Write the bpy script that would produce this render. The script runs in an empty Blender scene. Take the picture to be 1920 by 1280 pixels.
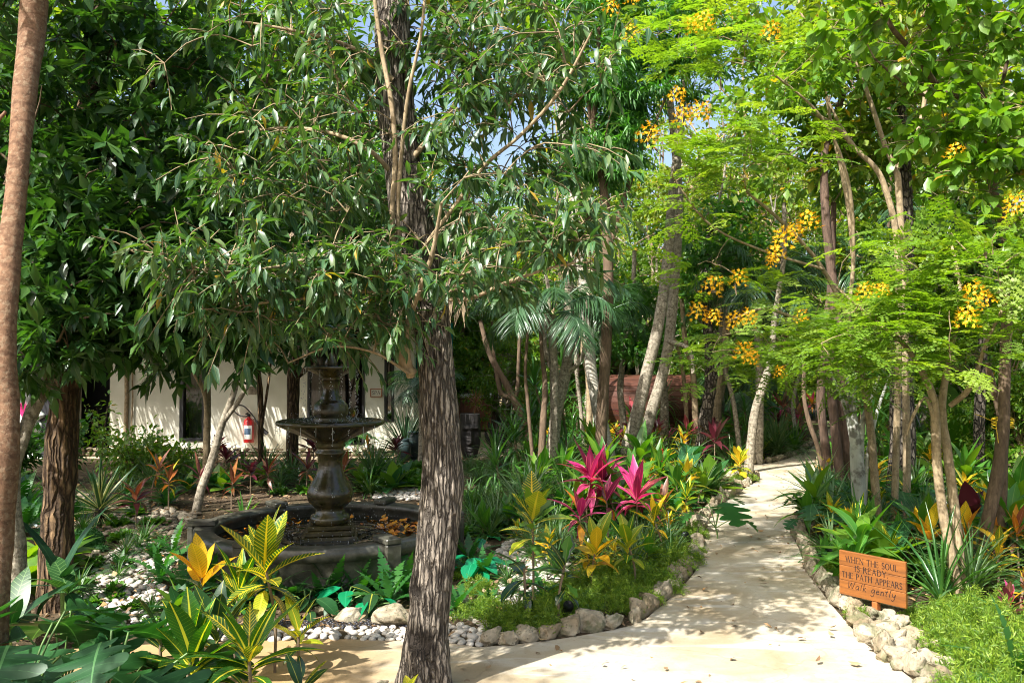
import bpy, math, random, re
import numpy as np
from mathutils import Matrix, Vector

# ---------------------------------------------------------------- camera, sky, sun, exposure
scene = bpy.context.scene
F = 1600.0                       # focal length in photograph pixels (1920 wide)
EYE = 1.6
PITCH = math.atan(40 / F)
cam_d = bpy.data.cameras.new("camera"); cam_d.sensor_width = 36; cam_d.lens = 30.0
cam_d.clip_start = 0.05; cam_d.clip_end = 800
cam = bpy.data.objects.new("camera", cam_d); scene.collection.objects.link(cam)
cam.location = (0, 0, EYE); cam.rotation_euler = (math.pi / 2 + PITCH, 0, 0)
scene.camera = cam

SUN_TO = Vector((-0.54, -0.60, 0.86)).normalized()
elev = math.asin(SUN_TO.z)
world = bpy.data.worlds.new("World"); scene.world = world; world.use_nodes = True
wn = world.node_tree.nodes; wl = world.node_tree.links; wn.clear()
sky = wn.new("ShaderNodeTexSky"); sky.sky_type = 'NISHITA'; sky.sun_disc = False
sky.sun_elevation = elev
sky.sun_rotation = math.atan2(SUN_TO.x, SUN_TO.y)
sky.dust_density = 5.0; sky.air_density = 1.0; sky.ozone_density = 1.0
bg = wn.new("ShaderNodeBackground"); bg.inputs[1].default_value = 0.13
wo = wn.new("ShaderNodeOutputWorld")
wl.new(sky.outputs[0], bg.inputs[0]); wl.new(bg.outputs[0], wo.inputs[0])
sd = bpy.data.lights.new("sun", 'SUN'); sd.energy = 4.8; sd.angle = math.radians(0.55); sd.color = (1.0, 0.97, 0.92)
so = bpy.data.objects.new("sun", sd); scene.collection.objects.link(so)
so.rotation_euler = SUN_TO.to_track_quat('Z', 'Y').to_euler()
vs = scene.view_settings
vs.view_transform = 'Standard'; vs.look = 'None'; vs.gamma = 1; vs.use_curve_mapping = False
vs.exposure = 1.3
cy = scene.cycles
cy.max_bounces = 7; cy.diffuse_bounces = 4; cy.glossy_bounces = 2; cy.transmission_bounces = 5
cy.transparent_max_bounces = 4; cy.caustics_reflective = False; cy.caustics_refractive = False
cy.sample_clamp_indirect = 6.0
cy.use_denoising = True; cy.denoising_prefilter = 'ACCURATE'; cy.filter_width = 1.05
cy.use_adaptive_sampling = True; cy.adaptive_threshold = 0.012

# ---------------------------------------------------------------- geometry helpers
rng = np.random.default_rng(7)
random.seed(7)
cp, sp_ = math.cos(PITCH), math.sin(PITCH)

def P(px, py, d):
    """the place at distance d (along y) seen at a pixel of the photograph"""
    x = (px - 960) / F; u = (640 - py) / F
    dy = cp - u * sp_; dz = sp_ + u * cp
    return np.array([x / dy * d, d, EYE + dz / dy * d])

def G(px, py, z=0.0):
    u = (640 - py) / F
    dy = cp - u * sp_; dz = sp_ + u * cp
    t = (z - EYE) / dz
    return np.array([(px - 960) / F * t, dy * t, z])

def topx(p):
    y = p[1]; z = p[2] - EYE
    dd = y * cp + z * sp_
    uu = -y * sp_ + z * cp
    return 960 + p[0] / dd * F, 640 - uu / dd * F

def unit(v):
    v = np.asarray(v, float)
    return v / np.maximum(np.linalg.norm(v, axis=-1, keepdims=True), 1e-9)

def hash3(i, j, k, s=0):
    n = (i * 374761393 + j * 668265263 + k * 2147483647 + s * 1274126177).astype(np.int64) & 0xffffffff
    n = ((n ^ (n >> 13)) * 1274126177) & 0xffffffff
    n = (n ^ (n >> 16)) & 0xffffffff
    return n / 4294967295.0

def vnoise(p, f=1.0, s=0):
    p = np.asarray(p, float) * f + 100.0
    i = np.floor(p).astype(np.int64); t = p - i; t = t * t * (3 - 2 * t)
    r = 0
    for a in (0, 1):
        for b in (0, 1):
            for c in (0, 1):
                w = (t[..., 0] if a else 1 - t[..., 0]) * (t[..., 1] if b else 1 - t[..., 1]) * (t[..., 2] if c else 1 - t[..., 2])
                r = r + w * hash3(i[..., 0] + a, i[..., 1] + b, i[..., 2] + c, s)
    return r * 2 - 1

def fbm(p, f=1.0, o=3, s=0):
    return sum(vnoise(p, f * 2 ** k, s + k) * 0.5 ** k for k in range(o))

class MB:
    """collects vertices and faces, then links them as one mesh object"""
    def __init__(self):
        self.V = []; self.A = []; self.F = {}; self.n = 0
    def add(self, v, faces, a=None, mat=0):
        v = np.asarray(v, float).reshape(-1, 3)
        if a is None: a = np.zeros((len(v), 3))
        a = np.asarray(a, float)
        if a.ndim == 1: a = np.tile(a, (len(v), 1))
        self.V.append(v); self.A.append(a)
        for f in faces if isinstance(faces, (list, tuple)) else [faces]:
            f = np.asarray(f, np.int64)
            if f.size: self.F.setdefault((f.shape[1], mat), []).append(f + self.n)
        self.n += len(v)
        return self
    def mesh(self, name, mats, smooth=True):
        me = bpy.data.meshes.new(name)
        if not self.V:
            return me
        V = np.concatenate(self.V); A = np.concatenate(self.A)
        me.vertices.add(len(V)); me.vertices.foreach_set("co", V.astype(np.float32).ravel())
        lv, ls, mi = [], [], []; o = 0
        for (k, m), fs in self.F.items():
            f = np.concatenate(fs)
            lv.append(f.ravel()); ls.append(o + np.arange(len(f)) * k); mi.append(np.full(len(f), m)); o += f.size
        lv = np.concatenate(lv); ls = np.concatenate(ls); mi = np.concatenate(mi)
        me.loops.add(len(lv)); me.loops.foreach_set("vertex_index", lv.astype(np.int32))
        me.polygons.add(len(ls)); me.polygons.foreach_set("loop_start", ls.astype(np.int32))
        me.polygons.foreach_set("material_index", mi.astype(np.int32))
        me.polygons.foreach_set("use_smooth", np.full(len(ls), smooth))
        at = me.attributes.new("uvw", 'FLOAT_VECTOR', 'POINT'); at.data.foreach_set("vector", A.astype(np.float32).ravel())
        me.update(calc_edges=True)
        for m in (mats if isinstance(mats, (list, tuple)) else [mats]): me.materials.append(m)
        return me
    def build(self, name, mats, parent=None, smooth=True):
        return mkobj(name, self.mesh(name, mats, smooth), parent)

COL = scene.collection
def mkobj(name, me, parent=None, M=None):
    o = bpy.data.objects.new(name, me); COL.objects.link(o)
    if parent is not None: o.parent = parent
    if M is not None: o.matrix_local = M
    return o

REG = []      # every thing waiting for a label that tells it apart
def empty(name, loc, rz=0.0):
    o = bpy.data.objects.new(name, None); COL.objects.link(o)
    o.empty_display_size = 0.05; o.location = loc; o.rotation_euler = (0, 0, rz)
    return o
def tag(o, label, cat, group=None, auto=False):
    o['label'] = label; o['category'] = cat
    if group: o['group'] = group
    if auto: REG.append(o)
    return o
def struct(o):
    o['kind'] = 'structure'; return o
def stuff(o):
    o['kind'] = 'stuff'; return o

def grid_faces(nu, nv, wrap=False):
    i = np.arange(nu - 1)[:, None] * nv
    j = np.arange(nv if wrap else nv - 1)[None, :]
    j2 = (j + 1) % nv
    return np.stack([i + j, i + j2, i + nv + j2, i + nv + j], -1).reshape(-1, 4)

def smooth_path(pts, n):
    """Catmull-Rom through rows of pts, n samples, even in row length"""
    pts = np.asarray(pts, float)
    if len(pts) < 3:
        t = np.linspace(0, 1, n)[:, None]; return pts[0] * (1 - t) + pts[-1] * t
    q = np.vstack([2 * pts[0] - pts[1], pts, 2 * pts[-1] - pts[-2]])
    seg = np.linalg.norm(np.diff(pts[:, :3], axis=0), axis=1); cum = np.concatenate([[0], np.cumsum(seg)])
    s = np.linspace(0, cum[-1], n); k = np.clip(np.searchsorted(cum, s, side='right') - 1, 0, len(seg) - 1)
    t = ((s - cum[k]) / np.maximum(seg[k], 1e-9))[:, None]
    p0, p1, p2, p3 = q[k], q[k + 1], q[k + 2], q[k + 3]
    return 0.5 * (2 * p1 + (p2 - p0) * t + (2 * p0 - 5 * p1 + 4 * p2 - p3) * t ** 2 + (3 * p1 - p0 - 3 * p2 + p3) * t ** 3)

def path_frames(p):
    T = unit(np.gradient(p, axis=0))
    ref = np.array([0.0, 1.0, 0.0]) if abs(T[0, 1]) < 0.8 else np.array([1.0, 0, 0])
    X = np.zeros_like(T); x = unit(ref - T[0] * (ref @ T[0]))
    for i in range(len(T)):
        x = x - T[i] * (x @ T[i]); x = x / max(np.linalg.norm(x), 1e-9); X[i] = x
    return T, X, np.cross(T, X)

def tube(mb, pts, rad, sides=8, bump=0.0, bf=6.0, mat=0, seed=0, cap=True):
    pts = np.asarray(pts, float); rad = np.broadcast_to(np.asarray(rad, float), (len(pts),))
    T, X, Y = path_frames(pts)
    a = np.linspace(0, 2 * math.pi, sides, endpoint=False)
    r = rad[:, None] * np.ones(sides)
    dirs = X[:, None] * np.cos(a)[None, :, None] + Y[:, None] * np.sin(a)[None, :, None]
    if bump:
        q = pts[:, None] + dirs * r[..., None]
        r = r * (1 + bump * fbm(q + seed * 3.7, bf, 3, seed))
    v = (pts[:, None] + dirs * r[..., None]).reshape(-1, 3)
    L = np.concatenate([[0], np.cumsum(np.linalg.norm(np.diff(pts, axis=0), axis=1))])
    A = np.zeros((len(pts), sides, 3)); A[..., 0] = a / (2 * math.pi); A[..., 1] = L[:, None]; A[..., 2] = seed % 7 / 7
    fs = [grid_faces(len(pts), sides, True)[:, ::-1]]
    if cap: fs.append(np.arange(sides)[::-1][None] + (len(pts) - 1) * sides); 
    if cap: fs[-1] = fs[-1][:, ::-1]
    mb.add(v, fs, A.reshape(-1, 3), mat)

def lathe(mb, prof, c=(0, 0, 0), seg=48, flute=None, mat=0, a0=0.0, a1=2 * math.pi):
    """prof rows (r, z); flute(angle, row) scales r"""
    prof = np.asarray(prof, float); full = abs(a1 - a0 - 2 * math.pi) < 1e-6
    a = np.linspace(a0, a1, seg, endpoint=not full)
    r = prof[:, 0][:, None] * np.ones(len(a))
    if flute is not None: r = r * flute(a[None, :], np.arange(len(prof))[:, None])
    v = np.stack([c[0] + r * np.cos(a), c[1] + r * np.sin(a), c[2] + prof[:, 1][:, None] + 0 * r], -1)
    A = np.zeros_like(v); A[..., 0] = a / 6.283; A[..., 1] = np.arange(len(prof))[:, None] / len(prof)
    mb.add(v.reshape(-1, 3), grid_faces(len(prof), len(a), full)[:, ::-1], A.reshape(-1, 3), mat)

def box(mb, lo, hi, mat=0, M=None, bev=0.0):
    x0, y0, z0 = lo; x1, y1, z1 = hi
    if bev <= 0:
        v = np.array([[x, y, z] for z in (z0, z1) for y in (y0, y1) for x in (x0, x1)], float)
        f = np.array([[0, 2, 3, 1], [4, 5, 7, 6], [0, 1, 5, 4], [2, 6, 7, 3], [0, 4, 6, 2], [1, 3, 7, 5]])
        fs = [f]
    else:
        vs_, idx = [], {}
        for sx in (0, 1):
            for sy in (0, 1):
                for sz in (0, 1):
                    for ax in range(3):
                        p = [[x0, x1][sx], [y0, y1][sy], [z0, z1][sz]]
                        s = [sx, sy, sz]
                        for k in range(3):
                            if k != ax: p[k] += bev * (1 if s[k] == 0 else -1)
                        idx[(sx, sy, sz, ax)] = len(vs_); vs_.append(p)
        v = np.array(vs_, float); cen = v.mean(0); q4, t3 = [], []
        for ax in range(3):
            o = [k for k in range(3) if k != ax]
            for s in (0, 1):
                ring = []
                for (a, b) in ((0, 0), (1, 0), (1, 1), (0, 1)):
                    key = [0, 0, 0]; key[ax] = s; key[o[0]] = a; key[o[1]] = b
                    ring.append(idx[(*key, ax)])
                q4.append(ring)
        for ax in range(3):     # edges along ax
            o = [k for k in range(3) if k != ax]
            for a in (0, 1):
                for b in (0, 1):
                    k0 = [0, 0, 0]; k1 = [0, 0, 0]; k0[o[0]] = k1[o[0]] = a; k0[o[1]] = k1[o[1]] = b; k1[ax] = 1
                    q4.append([idx[(*k0, o[0])], idx[(*k1, o[0])], idx[(*k1, o[1])], idx[(*k0, o[1])]])
        for s in [(a, b, c) for a in (0, 1) for b in (0, 1) for c in (0, 1)]:
            t3.append([idx[(*s, 0)], idx[(*s, 1)], idx[(*s, 2)]])
        def fix(fl):
            out = []
            for f in fl:
                p = v[f]; n = np.cross(p[1] - p[0], p[2] - p[0])
                out.append(f[::-1] if n @ (p.mean(0) - cen) < 0 else f)
            return np.array(out)
        fs = [fix(q4), fix(t3)]
    if M is not None:
        v = np.array([list(M @ Vector(p)) for p in v])
    A = np.zeros_like(v); A[:, 0] = (v[:, 0]); A[:, 1] = v[:, 2]
    mb.add(v, fs, A, mat)

# icosphere ------------------------------------------------------
def ico(sub):
    t = (1 + 5 ** .5) / 2
    v = [(-1, t, 0), (1, t, 0), (-1, -t, 0), (1, -t, 0), (0, -1, t), (0, 1, t), (0, -1, -t), (0, 1, -t), (t, 0, -1), (t, 0, 1), (-t, 0, -1), (-t, 0, 1)]
    f = [(0, 11, 5), (0, 5, 1), (0, 1, 7), (0, 7, 10), (0, 10, 11), (1, 5, 9), (5, 11, 4), (11, 10, 2), (10, 7, 6), (7, 1, 8), (3, 9, 4), (3, 4, 2), (3, 2, 6), (3, 6, 8), (3, 8, 9), (4, 9, 5), (2, 4, 11), (6, 2, 10), (8, 6, 7), (9, 8, 1)]
    v = [list(unit(np.array(x))) for x in v]
    for _ in range(sub):
        c = {}; nf = []
        def mid(a, b):
            k = (min(a, b), max(a, b))
            if k not in c:
                c[k] = len(v); v.append(list(unit(np.array(v[a]) + np.array(v[b]))))
            return c[k]
        for a, b, d in f:
            x, y, z = mid(a, b), mid(b, d), mid(d, a)
            nf += [(a, x, z), (b, y, x), (d, z, y), (x, y, z)]
        f = nf
    return np.array(v), np.array(f)
ICO = [ico(0), ico(1), ico(2), ico(3)]

def rock(sub, seed, sx=1, sy=1, sz=1, rough=.35, flat=0.0, facets=6):
    v, f = ICO[sub]; r = np.random.default_rng(seed)
    v = v * (1 + rough * fbm(v + seed * 5.1, 1.1, 3, seed))[:, None]
    for _ in range(facets):                       # chop flat faces
        n = unit(r.normal(size=3)); d = r.uniform(.55, .85)
        k = v @ n; v = v - np.where(k > d, k - d, 0)[:, None] * n
    v = v + (rough * .18) * fbm(v + seed, 4.0, 2, seed + 5)[:, None] * unit(v)
    v = v * np.array([sx, sy, sz])
    return v, f

# ---------------------------------------------------------------- leaf shapes
def leafT(rows, w, sweep=0.0, fold=.15, bend=.5, wave=0.0, twist=0.0, tip=True, blade=False):
    """unit-length leaf along +y; w(t) half width; returns verts, faces, (u, v, 0)"""
    t = np.linspace(0, 1, rows + 1)
    W = np.array([max(w(x), .003) for x in t])
    ang = bend * (t - 0.0); dt = 1 / rows
    y = np.concatenate([[0], np.cumsum(np.cos((ang[1:] + ang[:-1]) / 2) * dt)])
    z = np.concatenate([[0], -np.cumsum(np.sin((ang[1:] + ang[:-1]) / 2) * dt)])
    cols = (-1, 1) if blade else (-1, 0, 1)
    V = np.zeros((rows + 1, len(cols), 3)); A = np.zeros_like(V)
    for j, c in enumerate(cols):
        V[:, j, 0] = c * W
        V[:, j, 1] = y + (abs(c) * W * sweep * np.cos(ang))
        V[:, j, 2] = z + abs(c) * W * fold + (wave * W * np.sin(t * 19 + c * 1.3) if c else 0) - abs(c) * W * sweep * np.sin(ang)
        A[:, j, 0] = c * W / W.max(); A[:, j, 1] = t
    return V.reshape(-1, 3), [grid_faces(rows + 1, len(cols))], A.reshape(-1, 3)

def dia(wd=.22, pos=.45, fold=.25, bend=.25):
    v = np.array([[0, 0, 0], [wd, pos, fold * wd - bend * pos * .3], [-wd, pos, fold * wd - bend * pos * .3], [0, 1, -bend]])
    return v, [np.array([[0, 1, 3], [0, 3, 2]])], np.array([[0, 0, 0], [1, pos, 0], [-1, pos, 0], [0, 1, 0.]])

def ell(mx, p=.45):      # smooth oval profile
    return lambda t: mx * (math.sin(math.pi * t ** (math.log(.5) / math.log(p))) ** .8 if 0 < t < 1 else 0)
def lance(mx, p=.35):
    return lambda t: mx * (math.sin(math.pi * t ** (math.log(.5) / math.log(p))) ** 1.25 if 0 < t < 1 else 0)
def strap(mx):
    return lambda t: mx * (1 - t ** 3) * min(1, .55 + t * 3)
def swordw(mx):
    return lambda t: mx * (1 - t ** 2.2) * (.7 + .6 * math.sin(min(t * 2.6, 1.57)))
def lobed(mx, n, depth, base=ell(1, .4), pw=1.0):
    return lambda t: mx * base(t) * (1 - depth + depth * abs(math.sin(math.pi * n * t)) ** pw)

def scatter_leaves(mb, tmpl, pos, Y, N, size, wid=None, rnd=None, mat=0):
    """copy leaf templates onto points: one flat leaf per row"""
    n = len(pos)
    if n == 0: return
    Y = unit(Y); X = unit(np.cross(Y, N)); Z = np.cross(X, Y)
    size = np.broadcast_to(np.asarray(size, float), (n,)); wid = size if wid is None else np.broadcast_to(np.asarray(wid, float), (n,))
    rnd = rng.random(n) if rnd is None else rnd
    which = rng.integers(0, len(tmpl), n)
    for k, (tv, tf, ta) in enumerate(tmpl):
        m = which == k; c = int(m.sum())
        if not c: continue
        v = pos[m][:, None] + tv[None, :, 0, None] * (X[m] * wid[m][:, None])[:, None] + tv[None, :, 1, None] * (Y[m] * size[m][:, None])[:, None] + tv[None, :, 2, None] * (Z[m] * size[m][:, None])[:, None]
        A = np.tile(ta, (c, 1, 1)); A[..., 2] = rnd[m][:, None]
        fs = [(f[None] + (np.arange(c) * len(tv))[:, None, None]).reshape(-1, f.shape[1]) for f in tf]
        mb.add(v.reshape(-1, 3), fs, A.reshape(-1, 3), mat)
# ---------------------------------------------------------------- materials
def newmat(name):
    m = bpy.data.materials.new(name); m.use_nodes = True
    nt = m.node_tree; nt.nodes.clear()
    return m, nt
class NT:
    def __init__(self, nt): self.nt = nt
    def n(self, t, ins=None, **kw):
        x = self.nt.nodes.new(t)
        for k, v in kw.items(): setattr(x, k, v)
        for k, v in (ins or {}).items():
            if isinstance(v, bpy.types.NodeSocket): self.nt.links.new(v, x.inputs[k])
            else: x.inputs[k].default_value = v
        return x
    def m(self, op, a, b=0.0, c=None, clamp=False):
        ins = {0: a, 1: b}
        if c is not None: ins[2] = c
        x = self.n('ShaderNodeMath', ins, operation=op); x.use_clamp = clamp
        return x.outputs[0]
    def mix(self, f, a, b, mode='MIX'):
        x = self.n('ShaderNodeMix', data_type='RGBA', blend_type=mode)
        for i, v in ((0, f), (6, a), (7, b)):
            if isinstance(v, bpy.types.NodeSocket): self.nt.links.new(v, x.inputs[i])
            else: x.inputs[i].default_value = v
        return x.outputs[2]
    def ramp(self, f, cols, inter='LINEAR'):
        x = self.n('ShaderNodeValToRGB'); self.nt.links.new(f, x.inputs[0]); r = x.color_ramp; r.interpolation = inter
        while len(r.elements) > 1: r.elements.remove(r.elements[-1])
        for i, c in enumerate(cols):
            if len(c) == 2: p, c = c
            else: p = i / max(1, len(cols) - 1)
            e = r.elements[0] if i == 0 else r.elements.new(p)
            e.position = p; e.color = (*c, 1)
        return x.outputs[0]
    def noise(self, vec, scale, detail=3, rough=.55, dist=0.0):
        x = self.n('ShaderNodeTexNoise', {'Scale': scale, 'Detail': detail, 'Roughness': rough, 'Distortion': dist})
        if vec is not None: self.nt.links.new(vec, x.inputs['Vector'])
        return x.outputs[0]
    def uvw(self):
        a = self.n('ShaderNodeAttribute', attribute_name='uvw')
        s = self.n('ShaderNodeSeparateXYZ', {0: a.outputs['Vector']})
        return a.outputs['Vector'], s.outputs[0], s.outputs[1], s.outputs[2]
    def out(self, sh):
        o = self.n('ShaderNodeOutputMaterial'); self.nt.links.new(sh, o.inputs[0])
    def bump(self, h, strength=.5, dist=.01):
        return self.n('ShaderNodeBump', {'Height': h, 'Strength': strength, 'Distance': dist}).outputs[0]

def c4(c): return (*c, 1) if len(c) == 3 else c
def leafmat(name, cols, tcol=None, rough=.38, rib=None, vein=None, edge=None, stripe=None, tr=.38, spec=.5, dead=0.0):
    m, nt = newmat(name); k = NT(nt)
    _, u, v, r = k.uvw()
    oi = k.n('ShaderNodeObjectInfo')
    rr = k.m('FRACT', k.m('ADD', r, oi.outputs['Random']))
    col = k.ramp(rr, cols)
    g = k.n('ShaderNodeNewGeometry')
    nz = k.noise(g.outputs['Position'], 9, 2)
    col = k.mix(k.m('MULTIPLY', k.m('SUBTRACT', nz, .3, clamp=True), .55), col, c4(tuple(x * .45 for x in cols[0])))
    au = k.m('ABSOLUTE', u)
    if dead:
        col = k.mix(k.m('GREATER_THAN', k.m('FRACT', k.m('MULTIPLY', rr, 7.31)), 1 - dead), col, c4((.42, .27, .03)))
    if stripe:      # pale margins of a variegated blade
        col = k.mix(k.m('MULTIPLY', k.m('GREATER_THAN', au, stripe[1]), 1.0), col, c4(stripe[0]))
    if vein:
        vc, fr, wd, slope = vein
        s = k.m('FRACT', k.m('SUBTRACT', k.m('MULTIPLY', v, fr), k.m('MULTIPLY', au, slope)))
        s = k.m('ABSOLUTE', k.m('SUBTRACT', s, .5))
        wn_ = k.m('MULTIPLY', k.noise(g.outputs['Position'], 30, 1), wd * 2)
        col = k.mix(k.m('MULTIPLY', k.m('LESS_THAN', s, wn_), .9), col, c4(vc))
    if edge:
        col = k.mix(k.m('GREATER_THAN', k.m('ADD', au, k.m('MULTIPLY', nz, .3)), edge[1]), col, c4(edge[0]))
    if rib:
        lim = k.m('SUBTRACT', rib[1] * 1.3, k.m('MULTIPLY', v, rib[1]))
        col = k.mix(k.m('LESS_THAN', au, lim), col, c4(rib[0]))
    t = k.mix(1.0, col, c4(tcol or (1.5, 1.6, .5)), 'MULTIPLY')
    bs = k.n('ShaderNodeBsdfPrincipled', {'Base Color': col, 'Roughness': rough, 'Specular IOR Level': spec})
    tl = k.n('ShaderNodeBsdfTranslucent', {'Color': t})
    mx = k.n('ShaderNodeMixShader', {0: tr, 1: bs.outputs[0], 2: tl.outputs[0]})
    k.out(mx.outputs[0])
    return m

def barkmat(name, dark, light, sx=14, sz=2.0, lich=None, rough=.9, ridge=False, bs=.7, bd=.012, rings=0.0, crack=None):
    m, nt = newmat(name); k = NT(nt)
    g = k.n('ShaderNodeTexCoord')
    mp = k.n('ShaderNodeMapping', {0: g.outputs['Object'], 3: (sx, sx, sz)})
    n1 = k.noise(mp.outputs[0], 1.6, 5, .6, .4)
    n2 = k.noise(g.outputs['Object'], 3.0, 3)
    col = k.ramp(n1, [(.32, dark), (.62, light)])
    col = k.mix(k.m('MULTIPLY', k.m('SUBTRACT', n2, .4, clamp=True), 2.2, clamp=True), col, c4(tuple(x * .55 for x in light)))
    h = n1
    if lich:
        l = k.noise(g.outputs['Object'], lich[1], 4, .7)
        msk = k.ramp(l, [(.52, (0, 0, 0)), (.6, (1, 1, 1))])
        col = k.mix(k.m('MULTIPLY', msk, lich[2]), col, c4(lich[0]))
    if crack:
        ds = k.n('ShaderNodeTexNoise', {'Vector': g.outputs['Object'], 'Scale': crack[0] * .45, 'Detail': 3.0})
        mv = k.n('ShaderNodeVectorMath', {0: g.outputs['Object'], 1: k.n('ShaderNodeVectorMath', {0: ds.outputs[1], 1: (.9 / crack[0],) * 3}, operation='MULTIPLY').outputs[0]}, operation='ADD').outputs[0]
        mc = k.n('ShaderNodeMapping', {0: mv, 3: (crack[0], crack[0], crack[1])})
        vo = k.n('ShaderNodeTexVoronoi', {'Vector': mc.outputs[0], 'Scale': 1.0}, feature='DISTANCE_TO_EDGE')
        vc = k.n('ShaderNodeTexVoronoi', {'Vector': mc.outputs[0], 'Scale': 1.0})
        cm = k.ramp(vo.outputs[0], [(.02, (1, 1, 1)), (crack[2], (0, 0, 0))])
        hs = k.n('ShaderNodeSeparateXYZ', {0: vc.outputs['Color']}).outputs[0]
        col = k.n('ShaderNodeHueSaturation', {'Color': col, 'Value': k.m('ADD', .62, k.m('MULTIPLY', hs, .75))}).outputs[0]
        col = k.mix(k.m('MULTIPLY', cm, .85), col, c4(tuple(x * .4 for x in dark)))
        h = k.m('SUBTRACT', k.m('MULTIPLY', n1, .5), k.m('MULTIPLY', cm, 1.2))
    if rings:
        _, u, v, r = k.uvw()
        w = k.m('FRACT', k.m('ADD', k.m('MULTIPLY', v, rings), k.m('MULTIPLY', n2, 1.4)))
        rg = k.m('LESS_THAN', w, .12)
        col = k.mix(k.m('MULTIPLY', rg, .45), col, c4(dark))
    if ridge:
        _, u, v, r = k.uvw()
        col = k.mix(k.ramp(r, [(.04, (1, 1, 1)), (.34, (0, 0, 0))]), col, c4(tuple(x * .5 for x in dark)))
    b = k.n('ShaderNodeBsdfPrincipled', {'Base Color': col, 'Roughness': rough, 'Specular IOR Level': .25, 'Normal': k.bump(h, bs, bd)})
    k.out(b.outputs[0]); return m

def stonemat(name, a, b, scale=8, rough=.85, bs=.6, bd=.01, spec=.3, moss=None, dirt=None, objvar=0.0, pits=False):
    m, nt = newmat(name); k = NT(nt)
    g = k.n('ShaderNodeNewGeometry'); pos = g.outputs['Position']
    n1 = k.noise(pos, scale, 6, .65); n2 = k.noise(pos, scale * .3, 3)
    col = k.ramp(n1, [(.3, a), (.68, b)])
    h = n1
    if objvar:
        oi = k.n('ShaderNodeObjectInfo'); _, _, _, r = k.uvw()
        rr = k.m('FRACT', k.m('ADD', r, oi.outputs['Random']))
        hv = k.n('ShaderNodeHueSaturation', {'Color': col, 'Value': k.m('ADD', 1 - objvar, k.m('MULTIPLY', rr, objvar * 1.5))})
        col = hv.outputs[0]
    if pits:
        vo = k.n('ShaderNodeTexVoronoi', {'Vector': pos, 'Scale': scale * 5})
        pt = k.m('LESS_THAN', vo.outputs[0], .22)
        pt = k.m('MULTIPLY', pt, k.m('GREATER_THAN', n2, .48))
        col = k.mix(k.m('MULTIPLY', pt, .6), col, c4(tuple(x * .35 for x in a)))
        h = k.m('SUBTRACT', n1, k.m('MULTIPLY', pt, .3))
    if dirt:
        col = k.mix(k.m('MULTIPLY', k.ramp(n2, [(.45, (0, 0, 0)), (.62, (1, 1, 1))]), dirt[1]), col, c4(dirt[0]))
    if moss:
        mn = k.noise(pos, scale * .8, 4, .7)
        col = k.mix(k.m('MULTIPLY', k.ramp(mn, [(.5, (0, 0, 0)), (.6, (1, 1, 1))]), moss[1]), col, c4(moss[0]))
    b_ = k.n('ShaderNodeBsdfPrincipled', {'Base Color': col, 'Roughness': rough, 'Specular IOR Level': spec, 'Normal': k.bump(h, bs, bd)})
    k.out(b_.outputs[0]); return m

def plain(name, col, rough=.6, metal=0.0, spec=.5, var=.15, scale=6, bs=.1, coat=0.0):
    m, nt = newmat(name); k = NT(nt)
    g = k.n('ShaderNodeTexCoord'); n1 = k.noise(g.outputs['Object'], scale, 4)
    c = k.ramp(n1, [(.3, tuple(x * (1 - var) for x in col)), (.7, tuple(min(1, x * (1 + var)) for x in col))])
    b = k.n('ShaderNodeBsdfPrincipled', {'Base Color': c, 'Roughness': rough, 'Metallic': metal, 'Specular IOR Level': spec, 'Coat Weight': coat, 'Normal': k.bump(n1, bs, .005)})
    k.out(b.outputs[0]); return m

M = {}
# foliage (real-world albedos)
M['laurel'] = leafmat('laurel_leaf', [(.024, .07, .02), (.035, .10, .024), (.075, .16, .03), (.028, .085, .024)], (1.6, 2.0, .4), .36, rib=((.07, .13, .04), .05), tr=.25)
M['willow'] = leafmat('greygreen_leaf', [(.04, .10, .048), (.055, .135, .055), (.09, .17, .045), (.045, .115, .055), (.13, .19, .06)], (1.6, 1.9, .3), .38, rib=((.14, .2, .08), .08), tr=.33, spec=.5, dead=.012)
M['peacock'] = leafmat('bright_leaflet', [(.13, .25, .03), (.2, .33, .04), (.16, .29, .035), (.28, .38, .055), (.1, .2, .03)], (1.6, 1.6, .35), .5, tr=.5)
M['forest'] = leafmat('mid_leaf', [(.07, .17, .025), (.11, .24, .03), (.18, .30, .035), (.08, .19, .03), (.24, .32, .05)], (1.7, 1.7, .3), .4, tr=.42, dead=.01)
M['forest_yellow'] = leafmat('yellowish_leaf', [(.15, .27, .03), (.24, .34, .04), (.12, .23, .03), (.34, .36, .06)], (1.6, 1.5, .3), .42, tr=.45, dead=.03)
M['forest_dark'] = leafmat('dark_leaf', [(.05, .13, .03), (.07, .18, .035), (.1, .22, .04)], (1.5, 1.9, .4), .38, tr=.4)
M['feather'] = leafmat('feathery_leaf', [(.045, .15, .035), (.07, .2, .04), (.1, .24, .04)], (1.4, 1.8, .4), .45, tr=.35)
M['broad'] = leafmat('broad_bright_leaf', [(.10, .24, .025), (.17, .31, .03), (.08, .19, .025)], (1.7, 1.6, .25), .33, rib=((.16, .28, .06), .05), tr=.45, dead=.01)
M['palm'] = leafmat('palm_leaf', [(.05, .11, .05), (.07, .15, .06), (.04, .1, .045)], (1.3, 1.7, .5), .28, tr=.3, spec=.7)
M['drac'] = leafmat('strap_leaf', [(.035, .12, .03), (.06, .17, .03), (.09, .21, .035)], (1.6, 1.7, .3), .3, tr=.35, spec=.6)
M['grassy'] = leafmat('weeping_blade', [(.06, .14, .05), (.09, .18, .06), (.16, .23, .11)], (1.4, 1.5, .4), .4, tr=.35)
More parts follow.
